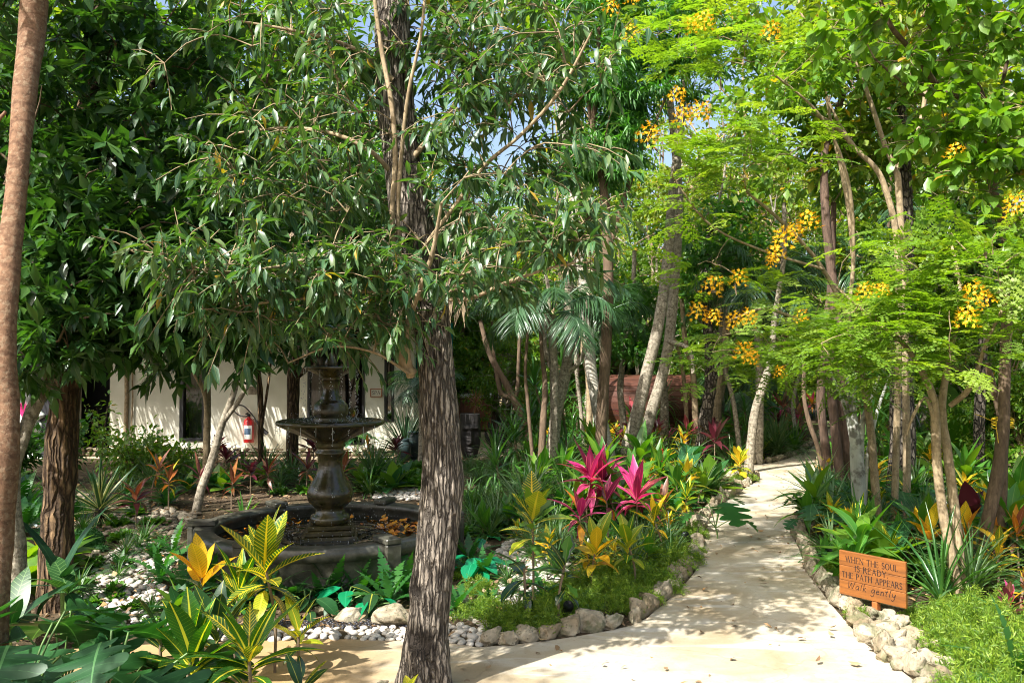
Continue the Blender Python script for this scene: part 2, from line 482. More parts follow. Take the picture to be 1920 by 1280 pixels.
M['ti'] = leafmat('ti_green_leaf', [(.05, .17, .025), (.09, .25, .03), (.06, .2, .03)], (1.7, 1.7, .25), .3, rib=((.17, .3, .06), .06), tr=.4, spec=.6)
M['pink'] = leafmat('pink_cordyline_leaf', [(.68, .04, .24), (.42, .015, .12), (.75, .1, .33), (.14, .015, .04), (.62, .06, .2), (.09, .018, .025), (.6, .14, .12)], (1.4, .8, 1.0), .3, rib=((.8, .15, .3), .05), edge=((.85, .25, .3), .97), tr=.42, spec=.6)
M['maroon'] = leafmat('maroon_leaf', [(.10, .018, .03), (.15, .025, .04), (.055, .02, .02), (.09, .035, .03)], (1.2, .8, .8), .33, tr=.35, spec=.5)
M['coppery'] = leafmat('coppery_leaf', [(.3, .09, .04), (.16, .09, .05), (.35, .17, .13), (.14, .13, .09), (.4, .16, .03)], (1.5, 1.0, .6), .35, rib=((.5, .2, .15), .06), tr=.4, spec=.5)
M['orange'] = leafmat('orange_leaf', [(.6, .2, .02), (.7, .32, .03), (.4, .1, .03)], (1.3, 1.0, .4), .35, rib=((.7, .4, .1), .06), tr=.4)
M['floating'] = leafmat('wet_orange_leaf', [(.75, .22, .01), (.85, .35, .02), (.5, .12, .01), (.8, .45, .05)], (1, 1, 1), .25, tr=.1)
M['croton'] = leafmat('croton_veined_leaf', [(.035, .10, .018), (.05, .13, .02), (.09, .17, .02)], (1.5, 1.6, .3), .27, rib=((.7, .5, .03), .12), vein=((.62, .48, .03), 15, .11, 2.4), tr=.35, spec=.6)
M['croton_rib'] = leafmat('croton_midrib_leaf', [(.03, .12, .018), (.055, .17, .02), (.045, .15, .02)], (1.5, 1.7, .3), .25, rib=((.75, .68, .06), .14), vein=((.2, .32, .03), 17, .03, 1.6), tr=.35, spec=.6)
M['croton_yellow'] = leafmat('croton_yellow_leaf', [(.8, .48, .02), (.75, .55, .03), (.85, .4, .02)], (1.2, 1.1, .5), .3, rib=((.85, .6, .05), .08), vein=((.25, .22, .02), 15, .06, 2.2), tr=.4, spec=.5)
M['croton_lime'] = leafmat('croton_lime_leaf', [(.3, .4, .03), (.5, .48, .03), (.15, .3, .03), (.62, .52, .04)], (1.3, 1.3, .35), .3, rib=((.75, .6, .06), .12), vein=((.1, .22, .02), 14, .08, 2.2), tr=.42, spec=.5)
M['croton_dark'] = leafmat('croton_dark_leaf', [(.015, .05, .018), (.025, .07, .02), (.02, .06, .025)], (1.3, 1.6, .4), .25, rib=((.3, .3, .04), .07), tr=.25, spec=.6)
M['yucca'] = leafmat('variegated_blade', [(.04, .12, .045), (.06, .15, .06)], (1.3, 1.3, .5), .38, stripe=((.55, .55, .25), .6), tr=.25)
M['selloum'] = leafmat('split_leaf', [(.018, .075, .022), (.025, .10, .028), (.036, .13, .03)], (1.4, 1.8, .4), .46, rib=((.08, .2, .07), .03), vein=((.05, .16, .05), 9, .02, 1.0), tr=.3, spec=.4)
M['elephant'] = leafmat('elephant_ear_leaf', [(.025, .11, .04), (.04, .15, .05)], (1.4, 1.8, .4), .33, rib=((.12, .27, .11), .04), vein=((.09, .22, .08), 7, .03, 1.5), tr=.35)
M['dieff'] = leafmat('patterned_leaf', [(.02, .085, .02), (.03, .1, .025)], (1.4, 1.8, .4), .45, rib=((.13, .25, .08), .05), vein=((.16, .27, .1), 13, .07, 1.8), tr=.3, spec=.6)
M['darkstrap'] = leafmat('dark_strap_leaf', [(.012, .05, .02), (.02, .065, .025)], (1.2, 1.7, .4), .45, rib=((.05, .12, .04), .05), tr=.2, spec=.35)
M['fern'] = leafmat('fern_frond', [(.02, .10, .02), (.035, .14, .025), (.05, .17, .03)], (1.5, 1.8, .3), .42, tr=.35)
M['teal'] = leafmat('emerald_leaf', [(.01, .24, .09), (.01, .3, .12), (.01, .16, .07)], (1.0, 1.6, 1.0), .2, rib=((.03, .35, .16), .05), tr=.35, spec=.7)
M['asparagus'] = leafmat('needle_sprig', [(.12, .24, .02), (.2, .33, .03), (.32, .42, .05), (.06, .14, .02), (.16, .28, .02)], (1.5, 1.5, .3), .5, tr=.45)
M['cover'] = leafmat('ground_cover_leaf', [(.07, .19, .02), (.11, .26, .025), (.05, .15, .02)], (1.5, 1.6, .3), .45, tr=.4)
M['banana'] = leafmat('banana_leaf', [(.06, .17, .025), (.09, .22, .03)], (1.6, 1.7, .3), .35, rib=((.22, .33, .09), .05), vein=((.1, .24, .04), 40, .12, 1.2), tr=.45)
M['flower'] = leafmat('orange_petal', [(.95, .56, .015), (.95, .68, .03), (.93, .44, .01), (.95, .62, .02)], (1.2, 1.1, .5), .5, tr=.35)
M['redflower'] = leafmat('red_bract', [(.6, .01, .03), (.7, .02, .05)], (1.2, .8, .8), .4, tr=.3)
M['litter'] = leafmat('dry_leaf', [(.22, .13, .06), (.3, .2, .1), (.15, .08, .04), (.35, .26, .15), (.42, .2, .05)], (1.2, 1, .6), .7, tr=.1)
M['topiary'] = leafmat('topiary_tuft', [(.015, .09, .012), (.03, .13, .02)], (1.4, 1.6, .3), .6, tr=.2)
# bark
M['bark_main'] = barkmat('furrowed_bark', (.075, .06, .047), (.38, .325, .26), 90, 14, ridge=True, bs=1.0, bd=.012, crack=(52, 6.5, .2))
M['bark_dark'] = barkmat('dark_bark', (.05, .03, .018), (.26, .17, .09), 40, 6.0, bs=1, bd=.02, lich=((.09, .06, .035), 9, .7), crack=(26, 4, .25))
M['bark_red'] = barkmat('reddish_bark', (.10, .052, .03), (.25, .145, .085), 22, 22, bs=.6, bd=.01, lich=((.30, .22, .14), 40, .55), rings=9)
M['bark_tan'] = barkmat('tan_bark', (.20, .145, .08), (.42, .325, .2), 30, 8, bs=.6, bd=.006, lich=((.17, .13, .08), 20, .65), rings=4)
M['bark_pale'] = barkmat('pale_spotted_bark', (.13, .105, .075), (.40, .355, .27), 26, 16, lich=((.10, .085, .055), 24, .8), bs=.8, bd=.012, rings=7)
M['bark_white'] = barkmat('whitish_bark', (.26, .23, .18), (.48, .45, .38), 24, 16, lich=((.14, .12, .08), 26, .7), bs=.4, bd=.006, rings=7)
M['bark_brown'] = barkmat('smooth_brown_bark', (.07, .048, .032), (.18, .125, .08), 34, 8, bs=.4, bd=.006)
M['bark_redbrown'] = barkmat('dark_reddish_bark', (.04, .027, .02), (.13, .085, .06), 26, 5, bs=.9, bd=.015)
M['bark_rough'] = barkmat('rough_grey_bark', (.06, .05, .04), (.2, .17, .13), 20, 8, bs=1, bd=.03, crack=(22, 9, .18))
M['bark_palm'] = barkmat('grey_palm_stem', (.3, .31, .27), (.58, .58, .5), 5, 1.5, lich=((.07, .05, .04), 4, .7), bs=.2, bd=.004)
M['twig'] = barkmat('twig', (.15, .11, .06), (.32, .25, .15), 8, 2, bs=.2, bd=.003)
M['twig_dark'] = barkmat('dark_twig', (.06, .04, .025), (.16, .11, .07), 8, 2, bs=.2, bd=.003)
M['stem_green'] = plain('green_stem', (.11, .2, .05), .5, scale=20)
M['stem_brown'] = plain('thin_brown_stem', (.18, .13, .08), .8, scale=20)
# hard things
M['limestone'] = stonemat('limestone', (.19, .16, .11), (.47, .41, .30), 9, bs=1.0, bd=.03, dirt=((.2, .14, .07), .6), moss=((.07, .09, .035), .6), objvar=.2, pits=True)
M['rubble'] = stonemat('rubble_stone', (.17, .14, .10), (.42, .37, .28), 9, bs=1.0, bd=.02, dirt=((.14, .1, .06), .6), objvar=.3, pits=True)
M['pebble'] = stonemat('white_pebble', (.44, .40, .34), (.66, .62, .55), 20, .7, bs=.15, bd=.003, objvar=.25, dirt=((.3, .23, .15), .25))
M['black_pebble'] = stonemat('black_pebble', (.012, .012, .018), (.04, .04, .05), 20, .35, bs=.1, objvar=.3, spec=.6)
M['wetstone'] = stonemat('wet_fountain_stone', (.018, .015, .006), (.11, .085, .032), 9, .22, bs=.5, bd=.01, spec=.7, moss=((.035, .035, .008), .6), dirt=((.012, .01, .006), .6))
M['poolstone'] = stonemat('pool_stone', (.022, .022, .018), (.12, .115, .088), 14, .34, bs=.5, bd=.01, spec=.6, moss=((.03, .03, .015), .55), dirt=((.025, .022, .016), .6))
M['plinth'] = stonemat('plinth_stone', (.1, .08, .05), (.32, .26, .18), 7, .9, bs=.9, bd=.02, objvar=.3, moss=((.05, .06, .02), .5))
M['plaster'] = stonemat('cream_plaster', (.66, .64, .52), (.76, .74, .62), 3, .9, bs=.15, bd=.005, spec=.2, dirt=((.42, .39, .28), .5))
M['white_wall'] = plain('white_wall', (.78, .78, .76), .8, var=.03)
M['terrace'] = stonemat('sandy_terrace', (.36, .28, .18), (.56, .46, .32), 5, .9, bs=.2)
M['black_frame'] = plain('black_frame', (.012, .012, .013), .4)
M['blackpaint'] = plain('black_mural_ground', (.012, .013, .017), .6)
M['basalt'] = stonemat('dark_carved_stone', (.012, .011, .011), (.04, .036, .033), 12, .6, bs=.5, bd=.01)
M['pot'] = plain('glazed_dark_pot', (.03, .05, .05), .3, var=.4)
M['redpaint'] = plain('red_enamel', (.45, .012, .015), .3, var=.05, coat=.4)
M['rubber'] = plain('black_rubber', (.015, .015, .015), .6)
M['steel'] = plain('brushed_steel', (.5, .5, .5), .35, metal=1.0)
M['paper'] = plain('printed_label', (.72, .72, .68), .6, var=.04)
M['labelblue'] = plain('label_print', (.05, .09, .15), .6)
M['tealcloth'] = plain('teal_cloth', (.01, .22, .2), .8)
M['curtain'] = plain('grey_curtain', (.42, .42, .4), .9, var=.1)
M['magenta'] = plain('magenta_paint', (.5, .02, .16), .7)
M['petal'] = plain('white_petal_paint', (.72, .74, .68), .7, var=.08, scale=3)
M['petal_outline'] = plain('grey_petal_line', (.36, .4, .36), .7)  # grey outline painted around each mural petal
M['tubwhite'] = plain('white_tub_rim', (.75, .76, .76), .3, var=.04)
M['blackwater'] = plain('tub_cover', (.02, .025, .03), .3)
M['letter'] = plain('burnt_letter', (.010, .005, .004), .9)
M['metalblack'] = plain('black_lamp_metal', (.02, .022, .026), .35, metal=.6)
M['hose'] = plain('pale_blue_hose', (.45, .55, .58), .5)
M['ribbon'] = plain('yellow_tape', (.75, .5, .02), .5)
M['soap'] = plain('dark_mulch', (.05, .035, .02), .9)

def woodmat(name, a, b, scale=(1, 14, 14), rough=.5, coat=0.0, objvar=.3):
    m, nt = newmat(name); k = NT(nt)
    g = k.n('ShaderNodeTexCoord'); mp = k.n('ShaderNodeMapping', {0: g.outputs['Object'], 3: scale})
    n1 = k.noise(mp.outputs[0], 2.2, 5, .6, .6); col = k.ramp(n1, [(.3, a), (.7, b)])
    oi = k.n('ShaderNodeObjectInfo')
    col = k.n('ShaderNodeHueSaturation', {'Color': col, 'Value': k.m('ADD', 1 - objvar / 2, k.m('MULTIPLY', oi.outputs['Random'], objvar))}).outputs[0]
    b_ = k.n('ShaderNodeBsdfPrincipled', {'Base Color': col, 'Roughness': rough, 'Coat Weight': coat, 'Coat Roughness': .25, 'Normal': k.bump(n1, .25, .003)})
    k.out(b_.outputs[0]); return m
M['signwood'] = woodmat('varnished_sign_wood', (.14, .05, .012), (.27, .095, .018), (2, 14, 20), .45, .15, 0)
M['postwood'] = woodmat('sign_post_wood', (.25, .07, .02), (.38, .12, .03), (14, 14, 2), .5)
M['cedar'] = woodmat('sauna_wood', (.045, .015, .009), (.115, .037, .02), (2, 16, 16), .5)
M['tubwood'] = woodmat('hot_tub_wood', (.14, .05, .03), (.25, .095, .055), (14, 14, 2), .5)
M['thatch'] = leafmat('thatch_straw', [(.16, .12, .07), (.24, .18, .1), (.1, .07, .045)], (1, 1, 1), .9, tr=.05)

# ground, path and water
def soil():
    m, nt = newmat('dark_soil_and_mulch'); k = NT(nt)
    g = k.n('ShaderNodeNewGeometry'); p = g.outputs['Position']
    n1 = k.noise(p, 14, 8, .75); n2 = k.noise(p, .8, 3)
    col = k.ramp(n1, [(.3, (.028, .02, .012)), (.5, (.10, .07, .042)), (.7, (.24, .18, .12))])
    col = k.mix(k.ramp(n2, [(.4, (0, 0, 0)), (.6, (.55, .55, .55))]), col, (.05, .045, .02, 1))
    b = k.n('ShaderNodeBsdfPrincipled', {'Base Color': col, 'Roughness': .95, 'Specular IOR Level': .15, 'Normal': k.bump(n1, 1, .03)})
    k.out(b.outputs[0]); return m
M['soil'] = soil()
def pathmat():
    m, nt = newmat('limewashed_path'); k = NT(nt)
    g = k.n('ShaderNodeNewGeometry'); p = g.outputs['Position']
    n1 = k.noise(p, 1.3, 5, .6, .5); n2 = k.noise(p, 16, 5, .65); n3 = k.noise(p, 70, 3, .6)
    col = k.ramp(n1, [(.3, (.30, .235, .145)), (.45, (.375, .32, .225)), (.6, (.43, .39, .31))])
    x = k.n('ShaderNodeSeparateXYZ', {0: p}).outputs[0]
    left = k.m('MULTIPLY', k.m('ADD', x, .1), -1.1, clamp=True)
    col = k.mix(left, col, (.36, .24, .11, 1))          # tan, unlimed stretch of the pavement
    mp = k.n('ShaderNodeMapping', {0: p, 3: (1.0, 3.2, 1)})
    n4 = k.noise(mp.outputs[0], 1.7, 4, .6, .8)
    col = k.mix(k.m('MULTIPLY', k.ramp(n4, [(.54, (0, 0, 0)), (.66, (1, 1, 1))]), k.m('SUBTRACT', .55, k.m('MULTIPLY', left, .5))), col, (.51, .49, .45, 1))
    col = k.mix(k.m('MULTIPLY', k.ramp(n2, [(.55, (0, 0, 0)), (.7, (1, 1, 1))]), .28), col, (.34, .27, .17, 1))
    col = k.mix(k.m('MULTIPLY', k.ramp(n3, [(.62, (0, 0, 0)), (.7, (1, 1, 1))]), .35), col, (.16, .12, .08, 1))
    wv = k.n('ShaderNodeTexNoise', {'Vector': p, 'Scale': 2.2, 'Detail': 5.0})
    pv = k.n('ShaderNodeVectorMath', {0: p, 1: k.n('ShaderNodeVectorMath', {0: wv.outputs[1], 1: (.55,) * 3}, operation='MULTIPLY').outputs[0]}, operation='ADD').outputs[0]
    vo = k.n('ShaderNodeTexVoronoi', {'Vector': pv, 'Scale': .55}, feature='DISTANCE_TO_EDGE')
    col = k.mix(k.m('MULTIPLY', k.m('LESS_THAN', vo.outputs[0], .004), .22), col, (.13, .1, .06, 1))
    n5 = k.noise(p, 5, 4, .7)
    col = k.mix(k.m('MULTIPLY', k.ramp(n5, [(.52, (0, 0, 0)), (.68, (1, 1, 1))]), .35), col, (.27, .19, .1, 1))
    h = k.m('ADD', k.m('MULTIPLY', n2, .7), k.m('MULTIPLY', n3, .25))
    b = k.n('ShaderNodeBsdfPrincipled', {'Base Color': col, 'Roughness': .85, 'Specular IOR Level': .25, 'Normal': k.bump(h, .5, .012)})
    k.out(b.outputs[0]); return m
M['path'] = pathmat()
def watermat():
    m, nt = newmat('pool_water'); k = NT(nt)
    g = k.n('ShaderNodeNewGeometry'); p = g.outputs['Position']
    n1 = k.noise(p, 11, 2, .5, .8)
    b = k.n('ShaderNodeBsdfPrincipled', {'Base Color': (.012, .014, .01, 1), 'Roughness': .04, 'Specular IOR Level': .9, 'Normal': k.bump(n1, .14, .02)})
    k.out(b.outputs[0]); return m
M['water'] = watermat()
def dropmat():
    m, nt = newmat('water_drops'); k = NT(nt)
    b = k.n('ShaderNodeBsdfPrincipled', {'Base Color': (.9, .93, .95, 1), 'Roughness': .08, 'Transmission Weight': .55, 'IOR': 1.33})
    k.out(b.outputs[0]); return m
M['drop'] = dropmat()
def glassmat():
    m, nt = newmat('dark_window_glass'); k = NT(nt)
    a = k.n('ShaderNodeBsdfTransparent', {0: (.55, .58, .57, 1)}); b = k.n('ShaderNodeBsdfGlossy', {0: (.9, .9, .9, 1), 1: .03})
    f = k.n('ShaderNodeFresnel', {0: 1.5})
    mx = k.n('ShaderNodeMixShader', {0: k.m('ADD', f.outputs[0], .06), 1: a.outputs[0], 2: b.outputs[0]}); k.out(mx.outputs[0]); return m
M['glass'] = glassmat()
# ---------------------------------------------------------------- ground, path, kerbs, pebbles
def poly_sheet(name, pts, z, mat, thick=0.0):
    import bmesh
    bm = bmesh.new(); vs_ = [bm.verts.new((p[0], p[1], z)) for p in pts]
    f = bm.faces.new(vs_)
    if f.normal.z < 0 or (bm.normal_update() or f.normal.z < 0): f.normal_flip()
    bmesh.ops.triangulate(bm, faces=[f]); me = bpy.data.meshes.new(name); bm.to_mesh(me); bm.free()
    me.materials.append(mat); return mkobj(name, me)

def inside(p, poly):
    x, y = p[0], p[1]; c = False; n = len(poly)
    for i in range(n):
        x0, y0 = poly[i][:2]; x1, y1 = poly[i - 1][:2]
        if (y0 > y) != (y1 > y) and x < (x1 - x0) * (y - y0) / (y1 - y0) + x0: c = not c
    return c

g = MB()
xs = np.linspace(-60, 60, 61); ys = np.linspace(-20, 110, 66)
gx, gy = np.meshgrid(xs, ys, indexing='ij')
g.add(np.stack([gx, gy, np.zeros_like(gx)], -1).reshape(-1, 3), grid_faces(61, 66))
struct(g.build('ground', M['soil']))

KL = [(905, 1214), (1000, 1206), (1060, 1197), (1130, 1186), (1200, 1168), (1235, 1140), (1262, 1118), (1296, 1082), (1315, 1050), (1317, 1012), (1324, 982), (1344, 956), (1380, 926), (1425, 899)]
KL2 = [(1412, 872), (1440, 869), (1470, 862), (1500, 850), (1525, 836), (1540, 822), (1552, 806), (1556, 795)]
KR = [(1585, 795), (1572, 803), (1560, 812), (1548, 828), (1538, 850), (1530, 880), (1524, 907), (1512, 940), (1494, 970), (1482, 989), (1486, 1005), (1498, 1030), (1507, 1055), (1520, 1083), (1536, 1104), (1557, 1133), (1582, 1161), (1614, 1199), (1645, 1227), (1679, 1249), (1724, 1285)]
wl_ = lambda L: smooth_path([G(*p) for p in L], len(L) * 3)
kl, kl2, kr = wl_(KL), wl_(KL2), wl_(KR)
band = [G(*p) for p in [(-260, 1236), (60, 1222), (300, 1208), (480, 1203), (640, 1199), (760, 1203), (850, 1207), (890, 1214)]]
path_poly = [np.array([-3.6, 4.2, 0])] + band + list(kl) + [G(1330, 890), G(1255, 884), G(1255, 869), G(1340, 872)] + list(kl2) + list(kr) + [np.array([2.3, 2.6, 0]), np.array([2.4, -2, 0]), np.array([-5, -2, 0]), np.array([-5, 3.4, 0])]
path = poly_sheet('path', path_poly, 0.006, M['path']); struct(path)
PATHP = [tuple(p[:2]) for p in path_poly]
terr = poly_sheet('terrace', [G(-400, 862), G(230, 860), G(560, 862), G(760, 858), G(900, 858), G(960, 852), G(1000, 835), G(1120, 812), G(1150, 793), G(560, 790), G(-300, 800)], 0.005, M['terrace']); struct(terr)

ROCKS = {}
def rockmesh(kind, i):
    k = (kind, i)
    if k not in ROCKS:
        mb = MB()
        if kind == 'kerb': v, f = rock(3, 100 + i, 1.0, .8, .95, .6, facets=16); mt = M['limestone']
        elif kind == 'rubble': v, f = rock(1, 300 + i, 1, .75, .5, .4, facets=6); mt = M['rubble']
        elif kind == 'big': v, f = rock(3, 500 + i, 1, .7, .7, .4, facets=8); mt = M['limestone']
        elif kind == 'pebble': v, f = rock(1, 700 + i, 1, .75, .5, .12, facets=0); mt = M['pebble']
        elif kind == 'black': v, f = rock(0, 800 + i, 1, .8, .5, .15, facets=0); mt = M['black_pebble']
        elif kind == 'plinth': v, f = rock(1, 900 + i, 1, .5, .8, .25, facets=6); mt = M['plinth']
        A = np.zeros_like(v); A[:, 2] = (i * .37) % 1
        mb.add(v, [f], A); ROCKS[k] = mb.mesh(kind + '_stone', mt)
    return ROCKS[k]
def TRS(loc, rz=0.0, s=1.0, rx=0.0, ry=0.0):
    if np.isscalar(s): s = (s, s, s)
    return Matrix.Translation(Vector([float(a) for a in loc])) @ Matrix.Rotation(rz, 4, 'Z') @ Matrix.Rotation(ry, 4, 'Y') @ Matrix.Rotation(rx, 4, 'X') @ Matrix.Diagonal((*[float(a) for a in s], 1))

def kerb(name, line, label, w0=.10, h0=.09, side=1):
    root = empty('stone_kerb', (0, 0, 0)); tag(root, label, 'kerb')
    L = np.concatenate([[0], np.cumsum(np.linalg.norm(np.diff(line, axis=0), axis=1))]); s = 0.05; k = 0
    while s < L[-1]:
        w = w0 * random.uniform(.75, 1.35); h = h0 * random.uniform(.75, 1.35)
        i = min(np.searchsorted(L, s), len(line) - 1); i = max(i, 1)
        t = (s - L[i - 1]) / max(L[i] - L[i - 1], 1e-6); p = line[i - 1] * (1 - t) + line[i] * t
        d = line[i] - line[i - 1]; a = math.atan2(d[1], d[0]); n = np.array([-math.sin(a), math.cos(a), 0]) * side
        p = p + n * (w * .55 + random.uniform(-.02, .02))
        mkobj('stone', rockmesh('kerb', random.randrange(14)), root, TRS((p[0], p[1], h * .42), a + random.uniform(-.3, .3) + random.choice([0, math.pi]), (w, w * random.uniform(.7, .95), h), random.uniform(-.2, .2), random.uniform(-.2, .2)))
        s += w * random.uniform(1.3, 1.6); k += 1
    return root
kerb('kl', kl, 'kerb of rough limestone blocks along the left side of the path in front', .088, .088)
kerb('kl2', kl2, 'kerb of small pale stones along the far left side of the path', .10, .07)
kerb('kr', kr, 'kerb of rough limestone blocks along the right side of the path by the wooden sign', .088, .09, 1)
# second row, the jumble of pale rocks right of the near path
root = empty('rock_border', (0, 0, 0)); tag(root, 'jumbled pale limestone rocks below the wooden sign at the bottom right', 'rocks')
for (px, py, s) in [(1600, 1150, .1), (1635, 1160, .09), (1668, 1168, .085), (1615, 1178, .09), (1650, 1195, .12), (1690, 1185, .1), (1672, 1215, .1), (1700, 1228, .11), (1720, 1205, .09), (1700, 1252, .12), (1745, 1235, .1), (1735, 1262, .13), (1775, 1262, .1), (1760, 1290, .13), (1800, 1285, .1), (1660, 1240, .07), (1560, 1122, .07), (1590, 1143, .07), (1810, 1308, .12), (1740, 1300, .11)]:
    p = G(px, py); mkobj('stone', rockmesh('kerb', random.randrange(14)), root, TRS((p[0], p[1], s * .35), random.uniform(0, 6), (s, s * .85, s * .8), random.uniform(-.3, .3), random.uniform(-.3, .3)))

# single boulders
for (px, py, s, lab) in [(660, 1163, .13, 'rounded pale boulder left of the pointed one, in front of the fountain'), (735, 1170, .17, 'pointed pale boulder in front of the fountain, beside the black pebbles'), (905, 1035, .09, 'small grey boulder right of the central trunk behind the emerald leaves'), (930, 1050, .08, 'small dark boulder among the pale pebbles behind the emerald leaves'), (985, 1160, .07, 'small white rock standing in the fern at the near kerb'), (985 - 95, 1110, .1, 'yellowish boulder just right of the central trunk'), (870, 1135, .09, 'mossy stone at the foot of the emerald leaves'), (918, 1198, .08, 'upright pale block at the left end of the near kerb'), (790, 1160, .08, 'low brownish rock touching the left of the central trunk'), (268, 1010, .12, 'rounded tan boulder beside the green topiary'), (180, 1045, .1, 'tan boulder at the foot of the dark tree on the left'), (235, 1020, .09, 'pale boulder between the topiary and the fountain'), (830, 1030, .09, 'dark boulder behind the central trunk'), (770, 905, .12, 'pale rock behind the fountain beside the spa wall planting'), (742, 895, .1, 'grey rock behind the fountain at the white gravel'), (600, 1150, .08, 'small boulder hidden behind the yellow veined croton'), (715, 1290, .06, 'small dark stone on the pavement left of the central trunk')]:
    s *= .7; p = G(px, py); o = mkobj('boulder', rockmesh('big', random.randrange(8)), None, TRS((p[0], p[1], s * .35), random.uniform(0, 6), s)); tag(o, lab, 'rock', 'loose boulders in the garden')

# pebble beds
FC = np.array([-1.43, 6.74, 0.0]); FR = 1.0
BEDS = []
def bed(name, poly, n, smin, smax, kind, nobj, labelname, height=0.0, keep=None):
    P_ = [tuple(G(*q)[:2]) for q in poly]; xs_ = [q[0] for q in P_]; ys_ = [q[1] for q in P_]; BEDS.append(P_)
    pts = []; tries = 0; cell = {}
    while len(pts) < n and tries < n * 30:
        tries += 1
        p = (random.uniform(min(xs_), max(xs_)), random.uniform(min(ys_), max(ys_)))
        if not inside(p, P_) or inside(p, PATHP): continue
        if (p[0] - FC[0]) ** 2 + (p[1] - FC[1]) ** 2 < (FR + .05) ** 2: continue
        s = random.uniform(smin, smax); c = (int(p[0] / smax / 2), int(p[1] / smax / 2)); ok = True
        for a in (-1, 0, 1):
            for b in (-1, 0, 1):
                for q in cell.get((c[0] + a, c[1] + b), []):
                    if (q[0] - p[0]) ** 2 + (q[1] - p[1]) ** 2 < ((q[2] + s) * .78) ** 2: ok = False
        if ok: cell.setdefault(c, []).append((*p, s)); pts.append((*p, s))
    pts.sort(key=lambda q: q[1])
    sheet = poly_sheet(name, [G(*q) for q in poly], .004 + height, M['soil']); struct(sheet)
    rest = MB()
    for i, (x, y, s) in enumerate(pts):
        T = TRS((x, y, s * .32 + height), random.uniform(0, 6.3), (s, s, s * random.uniform(.75, 1.1)), random.uniform(-.25, .25), random.uniform(-.25, .25))
        j = random.randrange(10)
        if i < nobj: mkobj(kind, rockmesh(labelname, j), sheet, T)
        else:
            if labelname == 'pebble': v, f = rock(1, 700 + j, 1, .75, .5, .12, facets=0)
            elif labelname == 'black': v, f = rock(0, 800 + j, 1, .8, .5, .15, facets=0)
            else: v, f = rock(1, 300 + j, 1, .75, .5, .4, facets=6)
            v = np.array(v) @ np.array(T.to_3x3()).T + np.array(T.translation)
            rest.add(v, [f], np.array([0, 0, random.random()]))
    if rest.V:
        mt = {'pebble': M['pebble'], 'black': M['black_pebble'], 'rubble': M['rubble']}[labelname]
        stuff(rest.build(kind + 's', mt, sheet))
    return sheet
bed('pebble_bed', [(330, 1200), (500, 1205), (640, 1201), (760, 1205), (900, 1212), (905, 1190), (860, 1172), (770, 1178), (640, 1180), (520, 1182), (400, 1178)], 520, .024, .04, 'pebble', 300, 'pebble')
bed('pebble_bed', [(130, 1170), (330, 1195), (345, 1140), (300, 1095), (335, 1050), (300, 1015), (240, 1022), (170, 1060), (140, 1100)], 900, .026, .046, 'pebble', 290, 'pebble')
bed('pebble_bed', [(905, 1188), (985, 1165), (1020, 1120), (1060, 1080), (1075, 1030), (1040, 1005), (960, 1005), (930, 1040), (940, 1080), (930, 1120), (880, 1160)], 700, .026, .044, 'pebble', 250, 'pebble')
bed('pebble_bed', [(700, 935), (790, 940), (800, 905), (745, 905), (715, 915)], 260, .035, .055, 'pebble', 60, 'pebble')
bed('black_pebble_bed', [(430, 1170), (560, 1180), (760, 1176), (800, 1160), (760, 1158), (600, 1162), (500, 1160)], 520, .011, .019, 'black_pebble', 0, 'black')
bed('black_pebble_bed', [(845, 1160), (880, 1160), (935, 1120), (925, 1105), (880, 1130), (845, 1145)], 260, .011, .019, 'black_pebble', 0, 'black')
bed('rubble_bed', [(60, 1000), (150, 1005), (215, 1010), (240, 1022), (300, 1015), (350, 990), (372, 965), (310, 955), (240, 925), (130, 925), (50, 935), (-40, 960)], 700, .03, .075, 'stone', 300, 'rubble')

# dry leaves scattered on soil and path
lt = [leafT(3, ell(.22), fold=.3, bend=.5), leafT(3, ell(.3), fold=-.2, bend=-.5), leafT(3, lance(.16), fold=.3, bend=.8)]
mb = MB(); n = 16000
x = rng.uniform(-6, 6, n); y = 3.6 + rng.random(n) ** 1.4 * 15
inp = np.array([inside((a, b), PATHP) for a, b in zip(x, y)]); keep = (~inp | (rng.random(n) < .10)) & ((x - FC[0]) ** 2 + (y - FC[1]) ** 2 > 1.15)
x, y = x[keep], y[keep]; n = len(x); a = rng.uniform(0, 6.28, n); hi = np.where(np.array([any(inside((p_, q_), B_) for B_ in BEDS) for p_, q_ in zip(x, y)]), .045, .0)
scatter_leaves(mb, lt, np.stack([x, y, rng.uniform(.008, .03, n) + hi], -1), np.stack([np.cos(a), np.sin(a), rng.normal(0, .15, n)], -1), np.stack([rng.normal(0, .3, n), rng.normal(0, .3, n), np.ones(n)], -1), rng.uniform(.02, .07, n))
stuff(mb.build('leaf_litter', M['litter']))['label'] = 'dry brown fallen leaves scattered over the soil and path edges'
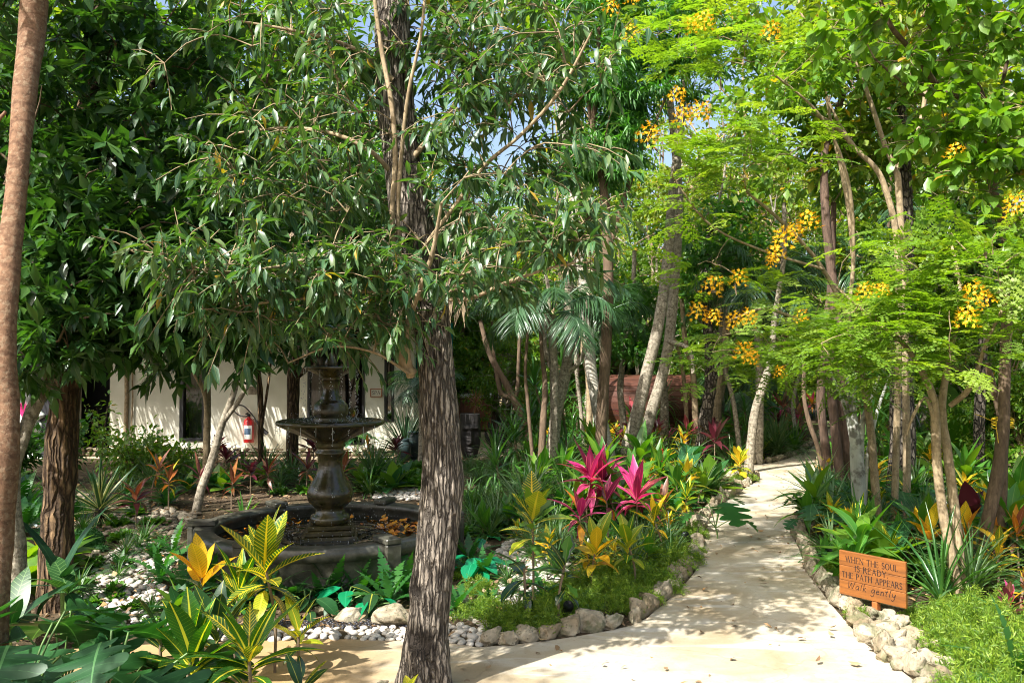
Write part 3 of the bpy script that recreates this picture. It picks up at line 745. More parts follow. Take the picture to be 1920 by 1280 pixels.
# ---------------------------------------------------------------- lettering built from pen strokes
def serif(x, y, w=.09, t=.05): return [((x - w, y), (x + w, y), t)]
GL = {
 'W': (1.15, [((.0, 1), (.3, 0), .13), ((.3, 0), (.55, 1), .06), ((.55, 1), (.82, 0), .13), ((.82, 0), (1.1, 1), .06)] + serif(0, 1) + serif(.55, 1) + serif(1.1, 1)),
 'H': (.85, [((.08, 0), (.08, 1), .13), ((.77, 0), (.77, 1), .13), ((.08, .52), (.77, .52), .06)] + serif(.08, 0) + serif(.08, 1) + serif(.77, 0) + serif(.77, 1)),
 'E': (.66, [((.08, 0), (.08, 1), .13), ((.08, .98), (.58, .98), .06), ((.08, .52), (.48, .52), .06), ((.08, .02), (.6, .02), .06), ((.58, .98), (.58, .84), .05), ((.6, .02), (.63, .18), .05), ((.48, .44), (.48, .6), .05)]),
 'N': (.88, [((.08, 0), (.08, 1), .06), ((.06, 1), (.78, 0), .13), ((.78, 0), (.78, 1), .06)] + serif(.08, 0) + serif(.03, 1) + serif(.78, 1)),
 'T': (.76, [((.38, 0), (.38, 1), .13), ((.02, .98), (.74, .98), .06), ((.02, .98), (.0, .82), .05), ((.74, .98), (.76, .82), .05)] + serif(.38, 0)),
 'S': (.56, 'arcS'), 'O': (.92, 'arcO'), 'D': (.84, 'arcD'), 'P': (.64, 'arcP'), 'R': (.76, 'arcR'),
 'U': (.84, 'arcU'), 'L': (.62, [((.08, 0), (.08, 1), .13), ((.08, .02), (.56, .02), .06), ((.56, .02), (.6, .2), .05)] + serif(.08, 1)),
 'I': (.24, [((.1, 0), (.1, 1), .13)] + serif(.1, 0) + serif(.1, 1)),
 'A': (.86, [((.08, 0), (.42, 1), .06), ((.42, 1), (.78, 0), .13), ((.2, .36), (.64, .36), .06)] + serif(.08, 0) + serif(.78, 0)),
 'Y': (.78, [((.04, 1), (.38, .48), .13), ((.38, .48), (.7, 1), .06), ((.38, 0), (.38, .48), .13)] + serif(.04, 1) + serif(.7, 1) + serif(.38, 0)),
 '.': (.22, [((.06, .04), (.14, .04), .12)]), ' ': (.42, []),
}
def arcs(cx, cy, rx, ry, a0, a1, n=10): return [(cx + rx * math.cos(math.radians(a0 + (a1 - a0) * i / n)), cy + ry * math.sin(math.radians(a0 + (a1 - a0) * i / n))) for i in range(n + 1)]
def poly2(pts, thin=.06, thick=.13):
    out = []
    for a, b in zip(pts[:-1], pts[1:]):
        d = abs(b[1] - a[1]) / max(1e-6, math.hypot(b[0] - a[0], b[1] - a[1])); out.append((a, b, thin + (thick - thin) * d))
    return out
ARC = {'arcO': poly2(arcs(.45, .5, .4, .5, 0, 360, 20)),
       'arcS': poly2(arcs(.28, .75, .21, .25, 30, 250, 9) + arcs(.27, .26, .24, .26, 80, -150, 10)),
       'arcD': [((.08, 0), (.08, 1), .13)] + poly2([(.05, .98)] + arcs(.3, .5, .46, .48, 90, -90, 12) + [(.05, .02)]),
       'arcP': [((.08, 0), (.08, 1), .13)] + poly2([(.05, .98)] + arcs(.3, .74, .27, .24, 90, -90, 9) + [(.08, .5)]) + serif(.08, 0),
       'arcR': [((.08, 0), (.08, 1), .13), ((.3, .5), (.74, 0), .13)] + poly2([(.05, .98)] + arcs(.3, .75, .26, .23, 90, -90, 9) + [(.08, .52)]) + serif(.08, 0),
       'arcU': poly2([(.08, 1)] + arcs(.42, .34, .34, .33, 180, 360, 10) + [(.76, 1)]) + serif(.08, 1) + serif(.76, 1)}
for k_, (w_, s_) in list(GL.items()):
    if isinstance(s_, str): GL[k_] = (w_, ARC[s_])
HAND = {'W': (1.0, [(.05, 1), (.2, .05), (.5, .85), (.68, .05), (.98, 1)]), 'a': (.6, [(.5, .5), (.3, .58), (.08, .3), (.2, .04), (.42, .15), (.52, .5), (.5, .1), (.6, .05)]),
        'l': (.28, [(.2, 1), (.12, .4), (.14, .04)]), 'k': (.55, [(.12, 1), (.08, .02), (.1, .28), (.42, .55), (.14, .3), (.5, .02)]),
        'g': (.6, [(.46, .5), (.26, .58), (.08, .34), (.2, .1), (.42, .2), (.5, .52), (.46, -.25), (.24, -.42), (.06, -.28)]),
        'e': (.5, [(.08, .3), (.38, .36), (.34, .54), (.14, .5), (.06, .24), (.2, .03), (.44, .12)]), 'n': (.56, [(.08, .52), (.1, .02), (.12, .36), (.34, .54), (.44, .34), (.46, .02)]),
        't': (.4, [(.22, .85), (.14, .1), (.28, .02)]), 'y': (.6, [(.08, .54), (.14, .2), (.34, .12), (.5, .52), (.42, -.2), (.2, -.42), (.04, -.3)]), ' ': (.4, [])}
def stroke(mb, a, b, w, h, fn, z=0.0):
    a = np.array(a, float); b = np.array(b, float); d = b - a; L = np.linalg.norm(d); d = d / max(L, 1e-9); n = np.array([-d[1], d[0]]) * w / 2
    q = [a - n - d * w * .3, b - n + d * w * .3, b + n + d * w * .3, a + n - d * w * .3]
    lo = [fn(p[0], p[1], z) for p in q]; hi = [fn(p[0], p[1], z + h) for p in q]
    v = np.array(lo + hi)
    mb.add(v, [np.array([[4, 5, 6, 7], [0, 1, 5, 4], [1, 2, 6, 5], [2, 3, 7, 6], [3, 0, 4, 7]])])
ZC = [0]
def text(par, s, cx, base, size, fn, gap=.16, maxw=None):
    w = sum(GL[c][0] + gap for c in s) - gap; sx = size
    if maxw and w * size > maxw: sx = maxw / w
    x = cx - w * sx / 2
    for c in s:
        mb = MB()
        for (a, b, t) in GL[c][1]:
            ZC[0] += 1
            stroke(mb, (x + a[0] * sx, base + a[1] * size), (x + b[0] * sx, base + b[1] * size), t * size, .0006 + (ZC[0] % 17) * .00004, fn)
        if mb.V: mb.build('letter', M['letter'], par, False)
        x += (GL[c][0] + gap) * sx
def handtext(par, s, cx, base, size, fn, slant=.18):
    w = sum(HAND[c][0] + .12 for c in s); x = cx - w * size / 2
    for c in s:
        pts = HAND[c][1]; mb = MB()
        if pts:
            q = smooth_path(np.array([(p[0], p[1], 0) for p in pts]), len(pts) * 4)
            q = [(x + (p[0] + p[1] * slant) * size, base + p[1] * size) for p in q]
            for a, b in zip(q[:-1], q[1:]):
                ZC[0] += 1; stroke(mb, a, b, .075 * size, .0006 + (ZC[0] % 17) * .00004, fn)
        if c == 't': stroke(mb, (x + .06 * size, base + .6 * size), (x + .46 * size, base + .64 * size), .07 * size, .0008, fn)
        if mb.V: mb.build('letter', M['letter'], par, False)
        x += (HAND[c][0] + .12) * size

# ---------------------------------------------------------------- wooden sign
sp0 = G(1640, 1152); sg = empty('wooden_sign', sp0); tag(sg, 'varnished orange wooden sign with burnt lettering standing beside the path', 'sign')
A0 = P(1575, 1070, 5.55); B0 = P(1700, 1090, 5.2)    # ends of the board, turned towards the walker
mid = (A0 + B0) / 2; dirb = B0 - A0; dirb[2] = 0; wb = np.linalg.norm(dirb) ; dirb /= wb
zt = (P(1575, 1032, 5.55)[2] + P(1700, 1050, 5.2)[2]) / 2; zb = (P(1575, 1112, 5.55)[2] + P(1700, 1140, 5.2)[2]) / 2
rot = math.atan2(dirb[1], dirb[0]); sg.rotation_euler = (0, 0, rot); sg.location = (mid[0], mid[1], 0)
hb = wb / 2; mb = MB(); hgt = zt - zb; d3 = hgt / 3
for i in range(3):
    m_ = MB(); box(m_, (-hb + (.0012 if i == 1 else 0), -.011, zb + i * d3 + .0008), (hb - (.001 if i == 1 else 0), .011, zb + (i + 1) * d3 - .0008), bev=.0025); m_.build('board', M['signwood'], sg, False)
m_ = MB(); box(m_, (.0, .013, -.1), (.035, .035, zb + hgt * .7), bev=.003); m_.build('post', M['postwood'], sg, False)
m_ = MB(); box(m_, (.0, -.012, -.1), (.036, .0125, zb - .002), bev=.003); m_.build('post', M['postwood'], sg, False)
fn = lambda x, y, z: (x, -.0113 - z, zb + y)
sz = hgt * .13
for (s, yy, mw) in (('WHEN THE SOUL', .76, wb * .78), ('IS READY.', .58, wb * .5), ('THE PATH APPEARS', .4, wb * .9)):
    text(sg, s, 0, hgt * yy, sz, fn, maxw=mw)
handtext(sg, 'Walk gently', 0, hgt * .17, sz * 1.25, fn)

# ---------------------------------------------------------------- fountain
fo = empty('fountain', (FC[0], FC[1], 0)); tag(fo, 'two tiered wet stone fountain in a round basin dripping water', 'fountain')
mb = MB()
prof = [(1.045, -.05), (1.045, .05), (1.035, .06), (1.035, .25), (1.045, .262), (1.06, .268), (1.066, .30), (1.06, .342), (1.045, .352), (.925, .352), (.905, .342), (.90, .31), (.93, .295), (.935, .06), (0, .06)]
lathe(mb, prof, seg=120); fb = mb.build('basin', M['poolstone'], fo); fb.scale = (.955, .955, 1)
for k in range(6):
    a = math.radians(-54 - 58.5 * k)
    m_ = MB(); T = Matrix.Rotation(a, 4, 'Z')
    box(m_, (.89, -.062, .353), (1.112, .062, .395), M=T, bev=.008); box(m_, (1.069, -.060, -.03), (1.11, .060, .352), M=T, bev=.006); m_.build('rim_block', M['poolstone'], fo, False).scale = (.955, .955, 1)
def sq(h, z0, z1, mb): box(mb, (-h, -h, z0), (h, h, z1), bev=.008)
m_ = MB(); sq(.215, .062, .27, m_); sq(.19, .271, .31, m_); sq(.165, .311, .345, m_)
o = m_.build('plinth', M['wetstone'], fo, False); o.rotation_euler = (0, 0, .18)
m_ = MB()
lathe(m_, [(.13, .346), (.15, .36), (.155, .385), (.145, .41), (.11, .425), (.115, .44), (.10, .452), (.13, .48), (.165, .515), (.18, .56), (.178, .60), (.155, .65), (.12, .70), (.098, .76), (.092, .82), (.098, .87), (.115, .885), (.118, .905), (.10, .915), (.105, .935)], seg=64); m_.build('vase_column', M['wetstone'], fo)
def bowl(z0, r0, R, h, nfl, name):
    m_ = MB(); pr = [(r0, z0), (r0 * 1.15, z0 + h * .06), (r0 * 1.05, z0 + h * .14), (r0 * 1.4, z0 + h * .3), (R * .62, z0 + h * .52), (R * .84, z0 + h * .72), (R * .93, z0 + h * .8), (R * .985, z0 + h * .86), (R, z0 + h * .93), (R * .985, z0 + h), (R * .95, z0 + h * 1.02), (R * .9, z0 + h * .97), (R * .6, z0 + h * .85), (0, z0 + h * .8)]
    am = np.array([0, 0, 0, .5, 1, .8, .3, .5, .55, .5, .3, 0, 0, 0]) * .035
    lathe(m_, pr, seg=nfl * 6, flute=lambda a, r: 1 + am[r] * (np.abs(np.sin(a * nfl / 2)) - .5)); return m_.build(name, M['wetstone'], fo)
bowl(.936, .105, .42, .21, 22, 'lower_bowl')
m_ = MB(); lathe(m_, [(.12, 1.115), (.135, 1.13), (.138, 1.15), (.128, 1.165), (.134, 1.18), (.14, 1.22), (.132, 1.27), (.105, 1.30), (.08, 1.315), (.085, 1.33), (.068, 1.345), (.062, 1.40), (.072, 1.45), (.08, 1.46)], seg=48); m_.build('upper_column', M['wetstone'], fo)
bowl(1.46, .06, .205, .11, 16, 'upper_bowl')
m_ = MB(); lathe(m_, [(.03, 1.545), (.035, 1.56), (.05, 1.60), (.03, 1.64), (.012, 1.67), (.0, 1.69)], seg=24); m_.build('finial', M['wetstone'], fo)
def disc(r, z, mt, name, rings=24, seg=64, amp=.003, rr0=0):
    m_ = MB(); rr = np.linspace(rr0, r, rings); a = np.linspace(0, 6.2832, seg, endpoint=False)
    X = rr[:, None] * np.cos(a); Y = rr[:, None] * np.sin(a); Z = z + amp * vnoise(np.stack([X, Y, 0 * X], -1), 18, 3) + amp * .7 * np.sin(rr[:, None] * 60) * np.exp(-((rr[:, None] - .42) ** 2) * 18) * np.ones_like(X)
    m_.add(np.stack([X, Y, Z], -1).reshape(-1, 3), grid_faces(rings, seg, True)); return m_.build(name, mt, fo)
disc(.893, .245, M['water'], 'basin_water', 60, 120); disc(.385, 1.128, M['water'], 'bowl_water', 20, 64, .004); disc(.188, 1.562, M['water'], 'bowl_water', 8, 40, .002)
# orange leaves floating right of the column, and at the left
m_ = MB(); n = 210; a = np.concatenate([rng.normal(.55, .3, 160), rng.normal(2.5, .4, 50)]); r_ = np.concatenate([rng.uniform(.45, .86, 160), rng.uniform(.6, .86, 50)])
pos = np.stack([r_ * np.cos(a), r_ * np.sin(a), .249 + rng.uniform(0, .004, n)], -1); b = rng.uniform(0, 6.28, n)
scatter_leaves(m_, lt, pos, np.stack([np.cos(b), np.sin(b), 0 * b], -1), np.stack([rng.normal(0, .1, n), rng.normal(0, .1, n), np.ones(n)], -1), rng.uniform(.04, .1, n), rng.uniform(.04, .1, n))
stuff(m_.build('floating_leaves', M['floating'], fo))
# droplets and thin threads of water
m_ = MB(); iv, if_ = ICO[0]
def drops(n, fr, fz, s0, s1):
    for _ in range(n):
        a = random.uniform(0, 6.283); r = fr(); z = fz(); s = random.uniform(s0, s1)
        m_.add(np.array([r * math.cos(a), r * math.sin(a), z]) + iv * np.array([s * .75, s * .75, s * random.uniform(1, 1.9)]), [if_])
for k in range(16):
    a = k / 16 * 6.283 + .2
    if random.random() < .85:
        for _ in range(random.randint(8, 34)):
            z = random.uniform(1.14, 1.53); s = random.uniform(.0018, .0035); r = .212 + random.uniform(-.004, .004)
            m_.add(np.array([r * math.cos(a) + random.gauss(0, .006), r * math.sin(a) + random.gauss(0, .006), z]) + iv * np.array([s, s, s * 1.8]), [if_])
for k in range(22):
    a = k / 22 * 6.283 + .1
    if random.random() < .7:
        for _ in range(random.randint(6, 22)):
            z = 1.10 - random.random() ** 1.5 * .84; s = random.uniform(.0018, .0034); r = .428 + (1.1 - z) * .02
            m_.add(np.array([r * math.cos(a) + random.gauss(0, .008), r * math.sin(a) + random.gauss(0, .008), z]) + iv * np.array([s, s, s * 2]), [if_])
drops(260, lambda: random.uniform(.15, .36), lambda: 1.13 + random.random() ** 2 * .07, .0015, .003)
drops(380, lambda: abs(random.gauss(.46, .12)), lambda: .25 + random.random() ** 2.4 * .2, .0015, .0035)
stuff(m_.build('water_drops', M['drop'], fo))
m_ = MB()
for k in range(22):
    a = k / 22 * 6.283 + .1
    if random.random() < .6:
        L = random.uniform(.04, .13); r = .424; tube(m_, [(r * math.cos(a), r * math.sin(a), 1.12 - t) for t in (0, L * .5, L)], [.0022, .0018, .0008], 5)
for k in range(16):
    a = k / 16 * 6.283 + .2
    if random.random() < .6:
        L = random.uniform(.03, .1); tube(m_, [(.21 * math.cos(a), .21 * math.sin(a), 1.55 - t) for t in (0, L * .5, L)], [.0018, .0015, .0008], 5)
stuff(m_.build('water_threads', M['drop'], fo))

# ---------------------------------------------------------------- spa building
YW = 14.6
def wx(px): return (px - 960) / F * YW / 1.0
def wz(py): return P(960, py, YW)[2]
bd = empty('spa_building', (wx(460), YW, 0)); tag(bd, 'cream plastered spa building with thatched roof behind the fountain', 'building')
def wb_(mb, x0, x1, z0, z1, y0=0.0, y1=.25, mat=0, bev=0): box(mb, (wx(x0) - wx(460) if x0 is not None else 0, y0, z0), (wx(x1) - wx(460), y1, z1), mat, bev=bev)
ZB, ZT = wz(846), 2.9
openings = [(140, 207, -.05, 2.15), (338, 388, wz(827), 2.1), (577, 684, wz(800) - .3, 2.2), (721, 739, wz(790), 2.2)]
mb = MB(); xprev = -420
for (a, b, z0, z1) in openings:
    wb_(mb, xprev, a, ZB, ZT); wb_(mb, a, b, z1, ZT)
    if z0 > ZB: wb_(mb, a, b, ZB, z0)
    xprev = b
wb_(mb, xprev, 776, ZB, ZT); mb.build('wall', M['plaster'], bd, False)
mb = MB(); x1 = wx(776) - wx(460); box(mb, (x1 - .25, .251, ZB), (x1, 6.0, ZT)); mb.build('wall', M['plaster'], bd, False)
mb = MB(); box(mb, (wx(-420) - wx(460), .9, 0), (x1 - .3, 1.0, 2.8)); mb.build('dark_backing', M['black_frame'], bd, False)  # near-black sheet behind the openings, its colour standing in for the unlit inside
for (a, b) in ((338, 388), (577, 684), (721, 739)):
    z0, z1 = [(o[2], o[3]) for o in openings if o[0] == a][0]
    fr = MB(); t = .045 if a != 338 else .07
    X0, X1 = wx(a) - wx(460), wx(b) - wx(460)
    for q in ((X0, X0 + t, z0, z1), (X1 - t, X1, z0, z1), (X0 + t, X1 - t, z0, z0 + t * .7), (X0 + t, X1 - t, z1 - t, z1)):
        box(fr, (q[0], -.02, q[2]), (q[1], .1, q[3]), bev=.004)
    if a == 577: box(fr, ((X0 + X1) / 2 - .02, -.01, z0 + .05), ((X0 + X1) / 2 + .02, .09, z1 - .06))
    win = fr.build('window_frame', M['black_frame'], bd, False)
    pn = MB(); box(pn, (X0 + t, .04, z0 + t * .7), (X1 - t, .047, z1 - t)); pn.build('pane', M['glass'], win, False)
    if a == 338 or a == 577:
        cu = MB(); n = 60; xx = np.linspace(X0 + .1, (X1 - .02) if a == 338 else X0 + .5, n); yy = .17 + .025 * np.sin(xx * 75) + .012 * np.sin(xx * 31)
        V = np.stack([np.stack([xx, yy, np.full(n, z)], -1) for z in (z0 + .02, z1)], 0); cu.add(V.reshape(-1, 3), grid_faces(2, n)); cu.build('curtain', M['curtain'], win)
# stone plinth, the stones one by one
pl = MB(); wb_(pl, -420, 774, -.05, ZB - .006, .03, .24); pz = pl.build('plinth', M['soil'], bd, False)
x = wx(-40); k = 0
while x < wx(776):
    w = random.uniform(.09, .2)
    for row in (0, 1):
        mkobj('plinth_stone', rockmesh('plinth', random.randrange(8)), bd, TRS((x + w / 2 - wx(460), .02, .045 + row * .075), random.uniform(-.1, .1), (w * .56, .10, .055)))
    x += w
# thatched roof: slope and fringe
th = MB(); ez = 2.42; V = np.array([[wx(-450) - wx(460), -1.1, ez], [x1 + .9, -1.1, ez], [x1 + .9, 3.5, 4.6], [wx(-450) - wx(460), 3.5, 4.6], [wx(-450) - wx(460), -1.1, ez + .22], [x1 + .9, -1.1, ez + .22], [x1 + .9, 3.5, 4.85], [wx(-450) - wx(460), 3.5, 4.85]])
th.add(V, [np.array([[3, 2, 1, 0], [4, 5, 6, 7], [0, 1, 5, 4], [1, 2, 6, 5], [0, 4, 7, 3]])]); rf = th.build('roof', M['thatch'], bd, False)
th = MB(); n = 9000; X = rng.uniform(wx(-450) - wx(460), x1 + .9, n); v = rng.random(n) ** 1.5
pos = np.stack([X, -1.15 + v * 4.4, ez + .12 + v * 2.2 + rng.uniform(-.08, .12, n)], -1)
scatter_leaves(th, [leafT(2, strap(.035), blade=True, bend=.3)], pos, np.stack([rng.normal(0, .15, n), -np.ones(n) * .8, -rng.uniform(.3, 1.4, n)], -1), np.tile([0, -.5, 1.0], (n, 1)) + rng.normal(0, .2, (n, 3)), rng.uniform(.25, .55, n))
stuff(th.build('thatch_fringe', M['thatch'], rf))
# door opening post strips beside the dark doorway
for (px, w) in ((238, 7), (249, 3)):
    m_ = MB(); X = wx(px) - wx(460); tube(m_, [(X, -.03, ZB), (X + .02, -.035, 1.0), (X - .01, -.03, 2.3)], w / 2 * YW / F, 7, .1, 8); m_.build('wall_vine_stem', M['bark_tan'], bd)
# mural: black panel, white petals, magenta stamens
mu = empty('painted_mural', (wx(70), YW - .3, 0)); tag(mu, 'mural of a big white blossom with magenta threads on black', 'mural')
m_ = MB(); box(m_, (wx(-150) - wx(70), 0, -.02), (wx(138) - wx(70), .06, 2.6)); m_.build('panel', M['blackpaint'], mu, False)
def petal(cx, cz, R, sd, y, mt, sq_=.8, ph=0.0):
    a = np.linspace(0, 6.283, 56, endpoint=False); rr = R * (1 + .16 * np.sin(3 * a + sd) + .1 * np.sin(7 * a + sd * 2) + .05 * np.sin(13 * a + sd))
    ring = np.stack([cx + rr * np.cos(a), np.full(56, y), cz + rr * np.sin(a) * sq_], -1)
    m = MB(); m.add(np.vstack([ring, [[cx, y - .004, cz]], ring + [0, -y - .001, 0]]), [np.array([[i, (i + 1) % 56, 56] for i in range(56)]), np.array([[i, i + 57, (i + 1) % 56 + 57, (i + 1) % 56] for i in range(56)])])
    return m.build('petal', mt, mu)
def mw(px, py): return (px - 70) / F * YW, P(960, py, YW)[2]
for i, (px, py, R, sd) in enumerate([(60, 715, 26, 1), (52, 790, 40, 2), (30, 740, 46, 3.2), (48, 848, 30, 4), (75, 870, 26, 5.5), (72, 780, 26, 0.4), (20, 850, 30, 2.6), (-30, 800, 60, 1.5)]):
    X, Z = mw(px, py); r = R * YW / F
    petal(X, Z, r * 1.03, sd, -.010 - i * .006, M['petal_outline'], .95); petal(X, Z, r, sd, -.013 - i * .006, M['petal'], .95)
m_ = MB()
for k in range(120):
    t = k / 119; px = 28 + 34 * t + (6 if t > .6 else 0); py = 742 + 40 * t ** 1.6; a = -1.4 + 1.9 * t + random.gauss(0, .12); L = random.uniform(6, 17)
    X, Z = mw(px, py); X2, Z2 = mw(px + L * math.cos(a + .2), py - L * math.sin(-a + .2) * 1.0 if False else py - L * math.cos(a) * .9)
    tube(m_, [(X, -.066, Z), (X2, -.067, Z2)], [.006 + .01 * (1 - abs(t - .5)), .0015], 4)
m_.build('stamens', M['magenta'], mu)
# SPA name plate
sx = wx(706); zc = wz(736); pa = empty('name_plate', (sx, YW - .001, zc)); tag(pa, 'small framed plate lettered spa on the cream wall', 'sign')
W2, H2 = 9.5 * YW / F, 6.5 * YW / F
m_ = MB(); box(m_, (-W2, -.018, -H2), (W2, -.002, H2), bev=.002); m_.build('plate', M['plaster'], pa, False)
m_ = MB()
for q in ((-W2 - .012, W2 + .012, H2, H2 + .014), (-W2 - .012, W2 + .012, -H2 - .014, -H2), (-W2 - .014, -W2, -H2, H2), (W2, W2 + .014, -H2, H2)): box(m_, (q[0], -.03, q[2]), (q[1], -.001, q[3]))
m_.build('frame', M['postwood'], pa, False)
text(pa, 'SPA', 0, -.028, .058, lambda x, y, z: (x, -.0185 - z, y), gap=.12)
m_ = MB(); a_, b_ = 474, 732; X, Z = wx(a_), wz(b_); box(m_, (-.07, -.015, -.07), (.07, -.002, .07), bev=.004); o = m_.build('wall_plaque', M['rubble'], None, False); o.location = (X, YW, Z); tag(o, 'small square stone plaque on the cream wall above the extinguisher', 'plaque')
# fire extinguisher
ex = empty('fire_extinguisher', (wx(471), YW - .1, wz(828))); tag(ex, 'red fire extinguisher with black hose and horn on the cream wall', 'extinguisher')
m_ = MB(); lathe(m_, [(0, 0), (.082, .0), (.088, .012), (.088, .33), (.075, .375), (.045, .405), (.026, .418), (.026, .44), (0, .44)], seg=32); m_.build('cylinder', M['redpaint'], ex)
m_ = MB(); lathe(m_, [(.0885, .06), (.0895, .062), (.0895, .29), (.0885, .292)], seg=16, a0=-2.4, a1=-.7); m_.build('label_sheet', M['paper'], ex)
m_ = MB(); lathe(m_, [(.0900, .14), (.0905, .142), (.0905, .24), (.0900, .242)], seg=12, a0=-2.2, a1=-.95); m_.build('label_print', M['labelblue'], ex)
m_ = MB(); lathe(m_, [(.03, .44), (.03, .475), (.0, .48)], seg=12); box(m_, (-.01, -.12, .475), (.01, .04, .49)); box(m_, (-.01, -.10, .50), (.01, .04, .512), M=Matrix.Rotation(.15, 4, 'X')); m_.build('valve', M['metalblack'], ex)
m_ = MB(); hp = smooth_path([(.02, 0, .46), (-.05, -.02, .44), (-.15, -.03, .46), (-.24, -.02, .53), (-.22, -.01, .62), (-.1, -.01, .62), (0, -.02, .54), (.09, -.04, .44), (.14, -.05, .37)], 40); tube(m_, hp, .011, 8); m_.build('hose', M['rubber'], ex)
m_ = MB(); tube(m_, [(.13, -.05, .38), (.2, -.05, .29), (.27, -.05, .2), (.33, -.05, .15)], [.016, .022, .032, .036], 12); m_.build('horn', M['rubber'], ex)
# teal cloth panel beside the wall corner
m_ = MB(); n = 40; xx = np.linspace(0, .75, n); zz = np.linspace(.9, 2.3, 6); X, Z = np.meshgrid(xx, zz, indexing='ij'); Y = .05 * np.sin(X * 28) + .02 * np.sin(X * 11 + Z * 2)
m_.add(np.stack([X, Y, Z], -1).reshape(-1, 3), grid_faces(n, 6)); m_.add(np.stack([X, Y + .006, Z], -1).reshape(-1, 3), grid_faces(n, 6)[:, ::-1]); o = m_.build('teal_curtain', M['tealcloth']); o.location = (wx(764), YW + .35, 0); tag(o, 'deep teal cloth curtain hanging right of the spa wall', 'curtain')
# glazed pots
for (px, py, s, lab) in [(778, 862, 1.0, 'tall dark glazed pot nearest the central trunk by the spa wall'), (757, 866, .8, 'shorter dark glazed pot left of the tall one by the spa wall')]:
    p = G(px, py); e = empty('glazed_pot', p); tag(e, lab, 'pot', 'dark glazed pots by the spa wall')
    m_ = MB(); lathe(m_, [(0, 0), (.085 * s, 0), (.11 * s, .08 * s), (.145 * s, .22 * s), (.15 * s, .33 * s), (.12 * s, .42 * s), (.11 * s, .44 * s), (.135 * s, .46 * s), (.125 * s, .465 * s), (.1 * s, .43 * s), (0, .42 * s)], seg=32); m_.build('vessel', M['pot'], e)
# ---------------------------------------------------------------- carved head
hd = empty('carved_statue', G(881, 857)); tag(hd, 'tall dark carved stone head with long nose beside the central trunk', 'statue')
yy_, zz_ = 44, 56; m_ = MB()
th_ = np.linspace(-math.pi, math.pi, 64, endpoint=False); zz = np.linspace(0, .74, 60)
TH, Z = np.meshgrid(th_, zz, indexing='ij'); t = Z / .74
w = .115 + .05 * np.clip(t / .3, 0, 1) + .012 * np.sin(t * 3.1) ; dp = .13 + .04 * np.clip(t / .35, 0, 1)
c, s = np.sin(TH), -np.cos(TH)     # s = -1 faces the viewer
sup = (np.abs(c) ** 3.2 + np.abs(s) ** 3.2) ** (-1 / 3.2)
X = c * sup * w; Y = s * sup * dp; X2 = X / w; fr = np.clip(-s * sup, 0, 1) ** 4 * (np.abs(X2) < .98)
g_ = lambda v, m, q: np.exp(-((v - m) / q) ** 2)
nose = g_(X2, 0, .17) * np.clip((t - .28) / .07, 0, 1) * np.clip((.68 - t) / .1, 0, 1) * (.075 - .05 * (t - .28) / .4)
brow = g_(t, .68, .045) * (.035 - .012 * np.abs(X2)) * (np.abs(X2) < .85)
eyes = -(g_(np.abs(X2), .45, .24) * g_(t, .58, .07)) * .035 + g_(np.abs(X2), .45, .14) * g_(t, .575, .03) * .018
lips = g_(X2, 0, .36) * (g_(t, .215, .022) + g_(t, .165, .022)) * .028; chin = g_(X2, 0, .4) * g_(t, .07, .06) * .03; cheek = -g_(np.abs(X2), .62, .2) * g_(t, .33, .14) * .02
Y = Y - fr * (nose + brow + eyes + lips + chin + cheek)
m_.add(np.stack([X, Y, Z], -1).transpose(1, 0, 2).reshape(-1, 3), [grid_faces(60, 64, True), (np.arange(64) + 59 * 64)[None]]); m_.build('head', M['basalt'], hd)
for sgn in (-1, 1):
    m_ = MB(); box(m_, (sgn * .168 - .014, -.05, .3), (sgn * .168 + .014, .03, .54), bev=.01); m_.build('ear', M['basalt'], hd, False)
hd.rotation_euler = (0, 0, .12)
# carved hand with five fingers
ch = empty('carved_hand', G(935, 850)); tag(ch, 'black carved hand sculpture with raised fingers right of the stone head', 'statue')
m_ = MB(); tube(m_, smooth_path([(0, 0, 0), (0, 0, .06), (0, .01, .18), (-.01, 0, .34), (-.01, 0, .40)], 14), [.13, .13, .14, .15, .16, .18, .2, .21, .22, .215, .21, .20, .18, .13], 24); m_.build('palm', M['basalt'], ch)
for (x0, L, a) in ((-.13, .24, -.12), (-.03, .3, -.03), (.07, .28, .05), (.15, .22, .14)):
    m_ = MB(); tube(m_, smooth_path([(x0, 0, .3), (x0 + a * .4, -.02, .3 + L * .55), (x0 + a, -.05, .36 + L)], 10), [.05, .05, .049, .047, .046, .045, .043, .04, .033, .015], 14); m_.build('finger', M['basalt'], ch)
m_ = MB(); tube(m_, smooth_path([(-.15, 0, .14), (-.27, -.02, .27), (-.33, -.04, .42)], 10), [.06, .06, .057, .055, .053, .05, .047, .043, .035, .015], 14); m_.build('thumb', M['basalt'], ch)
ch.scale = (.72, .72, .92)
